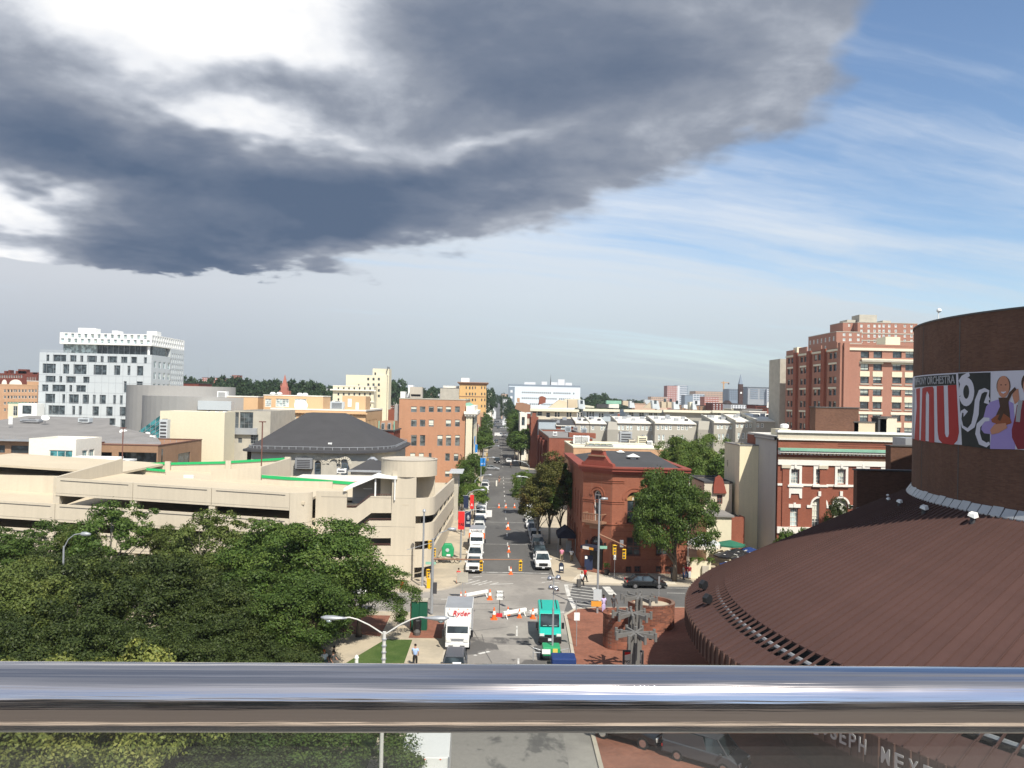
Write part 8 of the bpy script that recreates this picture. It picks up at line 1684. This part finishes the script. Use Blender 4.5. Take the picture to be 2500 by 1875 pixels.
banner(1173,1118,.7,1.8,190,'banner_blue','blue banner with white letters below the dark left street trees','ub'); banner(1179,1118,.6,1.8,190,'banner_blue','right half of the paired blue banner','b',ts=.5)
banner(1154,1065,.65,2.0,215,'banner_blue','upper blue banner on the cream facade'); banner(1160,1085,.6,2.0,210,'banner_blue','lower blue banner on the cream facade')
e=banner(1119,1248,.85,2.4,112.3,'banner_scarlet','red banner with dark script beside the moving truck','YAE','black_paint',.55); e=banner(1136,1248,.75,2.1,112.6,'banner_navy','navy banner with a white figure and the number 100','100','white_clean',.42); MB().lathe((.4,-.03,-1.1),[(.12,0),(.2,.3),(.1,.6)],8).build('printed_figure',MATS['banner_grey'],e)
banner(1132,1210,.8,1.9,134,'banner_navy','dark banner half in front of the yellowish tree'); banner(1148,1208,.6,2.2,134,'banner_scarlet','red and white banner in front of the yellowish tree','A',ts=.6)
def planter(px,pyb,r,h,Y,label):
 e=thing('round_brick_planter',label,'planter',(P(px,pyb,Y).x,Y,.15)); m=MB(); n=40
 m.lathe((0,0,0),[(r,0),(r,h-.2),(r-.28,h-.2),(r-.28,h-.5)],n,False); m.build('brick_wall',MATS['plinth_brick'],e);
 for i in range(n*2):a0_,a1_=2*pi*i/(n*2)+.006,2*pi*(i+1)/(n*2)-.006; m=MB(); m.prism([(r+.03)*Vector((cos(a0_),sin(a0_))),(r+.03)*Vector((cos(a1_),sin(a1_))),(r-.3)*Vector((cos(a1_),sin(a1_))),(r-.3)*Vector((cos(a0_),sin(a0_)))],h-.198,h,'z'); m.build('coping_brick',MATS['plinth_brick'],e)
 MB().cyl((0,0,0),r-.26,h-.38,n).build('concrete_fill',MATS['sidewalk'],e)
planter(1516,1530,1.6,3.0,75.5,'nearer round brick planter drum with pale filling'); planter(1590,1470,2.25,2.4,82.5,'farther and wider round brick planter drum')
def sculpture(px,py,Y,label,rz):
 v=P(px,py,Y); h=v.z-.15; e=thing('branching_lamp',label,'lamp sculpture',(v.x,Y,.15),rz,'three branching grey plaza lamps'); m=MB(); m.box(-.34,.34,-.05,.05,0,h-.1); m.build('post_fin',MATS['grey_sculpt'],e); m=MB(); m.box(-.05,.05,-.34,-.052,0,h-.1); m.box(-.05,.05,.052,.34,0,h-.1); m.build('cross_fin',MATS['grey_sculpt'],e)
 MB().cyl((0,0,h-.35),.14,.5,8).build('hub',MATS['grey_sculpt'],e)
 for k in range(8):
  a_=2*pi*k/8+.2; L=1.5; m=MB(); c_,s_=cos(a_),sin(a_); n_=Vector((-s_,c_))*.085
  m.ring([[(c_*.1+n_.x,s_*.1+n_.y,h-.1),(c_*.1-n_.x,s_*.1-n_.y,h-.1),(c_*.1-n_.x,s_*.1-n_.y,h+.12),(c_*.1+n_.x,s_*.1+n_.y,h+.12)],[(c_*L+n_.x,s_*L+n_.y,h-.22),(c_*L-n_.x,s_*L-n_.y,h-.22),(c_*L-n_.x,s_*L-n_.y,h+.1),(c_*L+n_.x,s_*L+n_.y,h+.1)]]); m.build('arm',MATS['grey_sculpt'],e)
  for rr2,q in[(L,.0),(L*.7,.3)][:1+k%2]:MB().cyl((cos(a_+q)*rr2,sin(a_+q)*rr2,h-.36),.115,.6,10).build('lamp_tube',MATS['grey_sculpt'],e)
M('grey_sculpt',(.165,.16,.15),.6,.1,2)
sculpture(1552,1547,61.5,'branching grey lamp nearest the camera, in front of the banner panel',.1); sculpture(1543,1499,67.3,'middle one of the three branching grey lamps',.5); sculpture(1560,1459,73,'farthest branching grey lamp, before the wide brick drum',.3)
v=P(1545,1596,62.5); e=thing('poster_panel','framed poster panel with a red top behind the nearest branching lamp','poster',(v.x,62.5,.15)); z1_=v.z; m=MB(); m.box(-.75,-.62,-.08,.08,0,z1_+.1); m.box(.68,.8,-.08,.08,0,z1_+.1); m.box(-.61,.67,-.08,.08,z1_,z1_+.1); m.build('frame',MATS['dark_metal'],e); MB().box(-.6,.66,-.03,.03,.4,z1_-.01).build('poster',MATS['off_white'],e); MB().prism([(-.6,z1_-.02),(.3,z1_-.02),(-.6,z1_-.25)],-.05,-.031,'y').build('red_corner',MATS['banner_scarlet'],e)
text('NOTHING',.26,MATS['black_paint'],e,(0,-.04,z1_-.72)); text('BETTER',.26,MATS['black_paint'],e,(0,-.04,z1_-.98))
def item(name,label,cat,px,py,z=.13,rz=0):a=G(px,py,z); return thing(name,label,cat,(a.x,a.y,z),rz)
e=item('mailbox','dark blue mailbox with a rounded top on the right pavement','mailbox',1370,1399); m=MB(); m.prism([(-.3,.3),(.3,.3),(.3,1.0)]+[(.3*cos(a_),1.0+.3*sin(a_))for a_ in np.linspace(.3,pi-.3,6)]+[(-.3,1.0)],-.28,.28,'y'); m.build('box',MATS['car_navy'],e,bevel=.02); MB().box(-.18,.18,-.3,-.285,.55,.85).build('notice',MATS['white_clean'],e); [MB().box(x-.04,x+.04,-.22,.22,0,.3).build('leg',MATS['car_navy'],e)for x in(-.24,.24)]
e=item('notice_board','dark blue notice board beside the corner entrance','board',1437,1394); MB().box(-.55,.5,-.04,.04,.1,2.0).build('board',MATS['banner_navy'],e); MB().box(-.5,-.2,-.06,-.045,1.55,1.9).build('crest',MATS['white_clean'],e)
e=item('a_frame_sign','white A-frame sign on the pavement near the canopy','sign',1388,1347); MB().box(-.4,.4,-.03,.03,0,1.6).build('panel',MATS['white_panel'],e)
e=item('flower_tub','dark flower tub with yellow-green plant beside the corner entrance','planter',1481,1404); MB().lathe((0,0,0),[(.25,0),(.35,.7)],10).build('tub',MATS['black_paint'],e); me_=TREES['shrub'][0]; c=part('plant',me_,e,(0,0,1.1)); c.scale=(.42,)*3
for i,(px,py,mt,lb,w,h)in enumerate(((1046,1436,'yellow_paint','yellow post box at the left corner kerb',.42,1.0),(981,1437,'orange','small orange stand on the pavement in front of the garage',.3,.9))):
 e=item('kerb_box',lb,'utility box',px,py); MB().box(-w/2,w/2,-.15,.15,0,h).build('box',MATS[mt],e,bevel=.04); MB().box(-w/2-.03,w/2+.03,-.18,.18,h,h+.08).build('lid',MATS[mt],e)
a=G(1036,1547,.13); e=thing('green_cabinet','tall dark green double cabinet with pale tops beside the white box truck','cabinet',(a.x-.6,a.y+1,.14)); [MB().box(x,x+.72,0,.8,0,2.7).build('door_panel',MATS['leafgreen']if 'leafgreen' in MATS else M('leafgreen',(.015,.10,.06),.5,.05),e)for x in(-.75,0)]; [MB().box(x-.05,x+.76,-.08,.85,2.7,2.85).build('cap',MATS['stone'],e)for x in(-.75,.02)]
a=G(1014,1535,.13); e=thing('orange_stand_in','plain orange box with a dark top, added in place of a character figure beside the green cabinet','kiosk',(a.x-.1,a.y+.6,.14)); MB().box(-.45,.35,-.2,.35,0,1.9).build('painted_box',MATS['orange'],e,bevel=.04); MB().box(-.48,.38,-.25,.4,1.9,2.3).build('pink_top',MATS['pink_membrane'],e,bevel=.1); MB().lathe((-.1,0,2.3),[(.3,0),(.36,.3),(.2,.6)],10).build('dark_cap',MATS['iron'],e)  # plain orange box stands in for a character figure
e=item('black_bin','black litter bin at the corner of the lawn','bin',1018,1546); MB().lathe((0,0,0),[(.36,0),(.40,1.2),(.34,1.3)],14).build('body',MATS['black_paint'],e); MB().lathe((.05,-.6,0),[(.3,0),(.33,.3),(.15,.5)],10).build('bag',MATS['iron'],e)
e=item('fire_hydrant','white hydrant on the lawn in the tree shade, just above the handrail','hydrant',870,1626); MB().lathe((0,0,0),[(.2,0),(.15,.1),(.15,.6),(.2,.65),(.14,.8),(.03,.9)],12).build('barrel',MATS['white_clean'],e)
e=item('green_pedicab','bright green canopied cycle cart with bicycles on the left pavement','cart',1092,1375); m=MB(); m.prism([(-.75,.9),(.8,.9),(.85,1.9),(.5,2.6),(-.45,2.6),(-.75,2.1)],-.4,.5,'y'); m.build('canopy',MATS['car_green'],e,bevel=.15); MB().hdisc((0,-.46,1.8),.25,'y',.02,8).build('emblem',MATS['white_panel'],e); MB().box(-.1,.4,-.46,-.43,1.0,1.25).build('sticker',MATS['white_clean'],e)
for x in(-1.3,-.5,.6,1.3):m=MB(); m.tube([(x+.34*cos(a_),0,.36+.34*sin(a_))for a_ in np.linspace(0,2*pi,15)],.03,4); m.build('wheel',MATS['rubber'],e)
m=MB(); m.tube([(-1.3,0,.36),(-.9,0,.9),(-.5,0,.36),(.6,0,.36),(1.0,0,.95),(1.3,0,.36)],.03,5); m.build('frame',MATS['dark_metal'],e)
a=P(1700,1385,108); e=thing('terrace_planter_wall','cream planter wall of the dining terrace with hanging plants','wall',(PX(1688,105),105,.13)); w_=PX(1760,105)-PX(1688,105); MB().box(0,w_*.75,0,.5,0,2.1).build('wall',MATS['cream'],e); MB().box(1.6,2.4,-.4,-.02,0,1.6).build('pillar',MATS['stone'],e)
for i,x in enumerate((.5,1.5,2.8)):c=part('plant',me_,e,(x,.1,2.1)); c.scale=(.5,.4,.5); c.material_slots[0].link='OBJECT'; c.material_slots[0].material=MATS['leaf_bright']
v=P(1725,1335,111); e=thing('white_awning','round white scalloped awning beside the big street tree','awning',(v.x,111.5,0)); m=MB(); z_=v.z; n=16
m.add([(0,1.8,z_+1.3)]+[(2.5*cos(pi+pi*i/n),1.8+2.3*sin(pi+pi*i/n),z_+.1)for i in range(n+1)],[(0,i,i+1)for i in range(1,n+1)]); m.build('canvas',MATS['white_panel'],e)
for i in range(n):m=MB(); a0_,a1_=pi+pi*i/n+.01,pi+pi*(i+1)/n-.01; m.add([(2.5*cos(a0_),1.8+2.3*sin(a0_),z_+.1),(2.5*cos(a1_),1.8+2.3*sin(a1_),z_+.1),(2.5*cos(a1_),1.8+2.3*sin(a1_),z_-.35),(2.5*cos((a0_+a1_)/2),1.8+2.3*sin((a0_+a1_)/2),z_-.45),(2.5*cos(a0_),1.8+2.3*sin(a0_),z_-.35)],[(0,1,2,3,4)]); m.build('scallop',MATS['white_trim'],e)
def para_(px,py,Y,r,mat,label,h=2.5,logo=True):
 v=P(px,py,Y); e=thing('parasol',label,'parasol',(v.x,Y,.13),Y,'parasols of the dining terrace'); z_=v.z-.13; n=8; m=MB(); m.add([(0,0,z_)]+[(r*cos(2*pi*i/n),r*sin(2*pi*i/n),z_-.55)for i in range(n)]+[(r*cos(2*pi*i/n),r*sin(2*pi*i/n),z_-.75)for i in range(n)],[(0,1+i,1+(i+1)%n)for i in range(n)]+[(1+i,1+n+i,1+n+(i+1)%n,1+(i+1)%n)for i in range(n)]); m.build('canopy',MATS[mat],e); MB().tube([(0,0,0),(0,0,z_)],.035).build('pole',MATS['galv'],e)
 if logo:
  for k in range(0,n,2):
   a_=2*pi*(k+.5)/n; rr2=r*.62; o=MB().lathe((0,0,0),[(.24,0),(.24,.012)],10).build('white_print',MATS['white_clean'],e,loc=(rr2*cos(a_)*.92,rr2*sin(a_)*.92,z_-.55*.62+.02)); o.scale.y=.6; o.rotation_euler=(0,atan2(.55,r),0)if False else(0,0,a_)
M('green_canvas',(.03,.16,.10),.8,.08)
para_(1783,1318,113,2.0,'green_canvas','large green pavilion canopy of the dining terrace',logo=False)
for px,py,Y,mt,lb in((1775,1345,109,'black_paint','dark parasol with white prints nearest the green canopy'),(1800,1338,111,'black_paint','dark parasol with white prints behind the first one'),(1815,1352,107,'black_paint','front dark parasol with white prints at the hall roof edge'),(1830,1335,112,'tarp_blue','dark blue parasol by the stained wall'),(1852,1345,109,'black_paint','dark parasol at the right end of the terrace'),(1790,1368,104,'tarp_blue','dark blue parasol lowest on the terrace')):para_(px,py,Y,1.7,mt,lb)
#  PEOPLE
SK={}
def skin(name,chains,mat,sub=1):
 vs=[]; es=[]; rs=[]
 for ch in chains:
  base=len(vs); start=ch[0]if isinstance(ch[0],int)else None; pts=ch[1:]if start is not None else ch
  for k,p in enumerate(pts):
   vs.append(p[:3]); rs.append(p[3]if len(p)<5 else p[3:5])
   if k:es.append((base+k-1,base+k))
   elif start is not None:es.append((start,base))
 me=bpy.data.meshes.new(name); me.from_pydata(vs,es,[]); o=bpy.data.objects.new(name,me); COL.objects.link(o); md=o.modifiers.new('skin','SKIN');
 sv=me.skin_vertices[0].data
 for i,r in enumerate(rs):sv[i].radius=(r,r)if not isinstance(r,tuple)else r
 sv[0].use_root=True; s2_=o.modifiers.new('sub','SUBSURF'); s2_.levels=s2_.render_levels=sub
 bpy.context.view_layer.update(); m2=bpy.data.meshes.new_from_object(o.evaluated_get(bpy.context.evaluated_depsgraph_get())); bpy.data.objects.remove(o); m2.materials.clear(); m2.materials.append(MATS[mat]); m2.polygons.foreach_set('use_smooth',[True]*len(m2.polygons)); return m2
M('skin_light',(.50,.27,.18),.6,.03); M('skin_dark',(.10,.05,.03),.6,.03); M('hair',(.02,.015,.012),.7,.05)
def poses(key,sw,hipz=.92,lean=0.0,arm=.25,sit=False):
 """sw = stride half length; figure faces -Y"""
 k=.28 if sit else 0
 if sit:L=[(-.1,0,.5,.10),(-.11,-.42,.52,.075),(-.11,-.45,.08,.05),(-.11,-.58,.04,.04)]; R_=[(.1,0,.5,.10),(.11,-.42,.52,.075),(.11,-.45,.08,.05),(.11,-.58,.04,.04)]; hz_=.52
 else:L=[(-.09,0,.86,.10),(-.10,-sw*.55-.03,.48,.068),(-.10,-sw,.09,.048),(-.10,-sw-.14,.035,.04)]; R_=[(.09,0,.86,.10),(.10,sw*.4-.03,.48,.068),(.10,sw,.10,.048),(.10,sw-.12,.035,.04)]; hz_=hipz
 y=-lean; tor=[(0,0,hz_,(.17),.12),(0,y*.5,hz_+.25,.15,.11),(0,y,hz_+.46,.19,.12),(0,y,hz_+.56,.06,.06),(0,y-.01,hz_+.66,.075,.09),(0,y-.01,hz_+.78,.08,.10),(0,y,hz_+.86,.045,.05)]
 sh=hz_+.48; aL=[2,(-.20,y,sh,.055),(-.27,y+arm*.3,sh-.28,.042),(-.25,y-arm*.5,sh-.52,.034),(-.25,y-arm*.6-.04,sh-.62,.035)]; aR=[2,(.20,y,sh,.055),(.27,y-arm*.3,sh-.28,.042),(.25,y-arm*1.2,sh-.50,.034),(.25,y-arm*1.3-.04,sh-.60,.035)]
 body=skin('body',[tor,aL,aR,[0]+L,[0]+R_],'skin_light'); g=.022
 shirt=skin('shirt',[[(0,0,hz_-.12,.225,.165),(0,y*.5,hz_+.22,.195,.15),(0,y,hz_+.46,.235,.15),(0,y,hz_+.55,.10,.095)],[2,(-.20,y,sh,.075),(-.265,y+arm*.27,sh-.22,.06)],[2,(.20,y,sh,.075),(.265,y-arm*.27,sh-.22,.06)]],'white_clean')
 tr_=skin('trousers',[[(0,0,hz_+.14,.185,.14),(0,0,hz_-.06,.19,.145)],[1]+[(p[0],p[1],p[2],p[3]+.035)for p in L[:3]],[1]+[(p[0],p[1],p[2],p[3]+.035)for p in R_[:3]]],'black_paint')
 hair=MB(); hair.lathe((0,y,hz_+.76),[(.098,-.03),(.105,.03),(.085,.09),(.02,.125)],10); SK[key]=(body,shirt,tr_,hair.mesh('hair',MATS['hair'],True),y,hz_)
poses('walk',.26,arm=.28); poses('stand',.05,arm=.1); poses('sit',0,sit=True)
def person(px,py,rz,pose,shirt,pants,label,skinm='skin_light',z=.13,s=1.0,hat=None,extra=None,Y=None):
 a=G(px,py,z); e=thing('person',label,'person',tuple(a),rz); b,sh,tr_,h,y,hz_=SK[pose]
 for nm,me_,mt in(('body',b,skinm),('shirt',sh,shirt),('trousers',tr_,pants),('hair',h,hat or 'hair')):
  o=part(nm,me_,e); o.material_slots[0].link='OBJECT'; o.material_slots[0].material=MATS[mt]
 m=MB()
 for x in(-.10,.10):
  sy=(-.26 if x<0 else.26)if pose=='walk' else(-.5 if pose=='sit' else(-.05 if x<0 else.05)); m.box(x-.045,x+.045,sy-.2,sy+.07,0,.07)
 m.build('shoes',MATS['black_paint'],e); e.scale=(s,s,s); return e
M('shirt_pink',(.62,.24,.34),.8,.03); M('shirt_blue',(.38,.52,.80),.8,.03); M('khaki',(.38,.30,.19),.8,.04); M('denim',(.05,.08,.17),.8,.04); M('lavender',(.55,.46,.72),.8,.03)
person(1119,1424,2.6,'walk','banner_scarlet','skin_light','person in a red shirt and shorts walking on the left corner pavement')
e=person(1420,1432,2.5,'walk','white_clean','black_paint','person in a white shirt and black trousers pulling a black suitcase',z=.01)
a=G(1413,1434); e=thing('suitcase','tall black suitcase pulled by the person in the white shirt','suitcase',(a.x,a.y,.01),.3); MB().box(-.24,.24,-.17,.17,.06,.95).build('case',MATS['iron'],e,bevel=.05); m=MB(); m.tube([(-.12,.1,.95),(-.12,.15,1.2),(.12,.15,1.2),(.12,.1,.95)],.012); m.build('handle',MATS['dark_metal'],e)
person(1428,1421,2.2,'walk','banner_scarlet','black_paint','person in a red top beside the one with the suitcase','skin_dark')
person(1371,1370,3.0,'walk','shirt_pink','khaki','person in a pink shirt walking away by the mailbox',s=1.05); person(1395,1371,3.0,'walk','white_clean','khaki','person in a white shirt and khaki trousers in the building shade','skin_dark')
person(1013,1626,3.14,'walk','shirt_blue','black_paint','person in a light blue shirt walking along the near left pavement','skin_light',s=1.0); person(1473,1496,.3,'stand','lavender','lavender','person in a lavender outfit beside the nearer brick drum','skin_dark',s=1.05)
person(1498,1492,.3,'walk','dark_metal','dark_metal','person half hidden behind the nearer brick drum','skin_dark'); person(1668,1414,1.2,'stand','iron','denim','person in black waiting at the foot of the big street tree','skin_dark'); person(1676,1412,-.6,'stand','plum','denim','person in dark red waiting by the tree, middle of three','skin_dark'); person(1683,1413,.4,'stand','plum','white_panel','person in dark red and pale trousers, right of the three by the tree')
person(1640,1413,.4,'stand','iron','iron','person in dark clothes left of the big street tree trunk','skin_dark'); person(791,1628,.6,'sit','white_clean','denim','person in white sitting in the shade left of the hydrant',z=.15,hat='orange'); person(813,1630,1.2,'sit','iron','iron','person in black sitting in the tree shade','skin_light',z=.15); person(815,1618,-1.2,'sit','dark_metal','iron','second dark-clothed person sitting in the tree shade',z=.15)
person(1219,1178,0,'walk','iron','skin_light','person in black at the second crossing, left of the lane',z=.01); person(1257,1180,2,'walk','plum','iron','person in red at the second crossing near the right trees',z=.01); person(1261,1178,1,'walk','khaki','khaki','person in tan at the second crossing near the right trees',z=.01); person(1247,1142,1,'walk','iron','iron','lone person crossing beyond the second crossing',z=.01); person(607,1612,1,'stand','shirt_blue','iron','person in pale blue glimpsed between the dark trees')
for i,(px,py,Y,w)in enumerate(((100,1462,82,3.0),(145,1455,80,2.6),(560,1575,62,2.4),(890,1510,86,2.4),(20,1590,60,2.0))):
 a=P(px,py,Y); e=thing('white_tent',('left of two white tents behind the leaves at far left','right of two white tents behind the leaves at far left','white tent under the dark trees in the middle','white tent top beside the trees at the crossing','white tent at the lower left edge among the trees')[i],'tent',(a.x,Y,.14)); zt=2.7; m=MB(); h=w/2; m.ring([[(-h,-h,2.1),(h,-h,2.1),(h,h,2.1),(-h,h,2.1)],[(-.05,-.05,3.1),(.05,-.05,3.1),(.05,.05,3.1),(-.05,.05,3.1)]]); m.build('canopy',MATS['white_clean'],e)
 for x in(-h+.05,h-.05):
  for y in(-h+.05,h-.05):MB().tube([(x,y,0),(x,y,2.1)],.03).build('pole',MATS['galv'],e)
hz_=bpy.data.materials.new('haze'); hz_.use_nodes=True; t=NT(hz_.node_tree); t.n.clear(); o_=t.node('ShaderNodeOutputMaterial'); pv=t.node('ShaderNodeVolumePrincipled')
pv.inputs['Color'].default_value=(.80,.88,.97,1); pv.inputs['Density'].default_value=.00013; pv.inputs['Anisotropy'].default_value=.2; t.l.new(pv.outputs[0],o_.inputs['Volume'])
hb=MB().box(-6100,6100,-500,9100,-1.6,63).build('haze',hz_); tag(hb,'thin summer haze over the whole city','haze',kind='stuff')
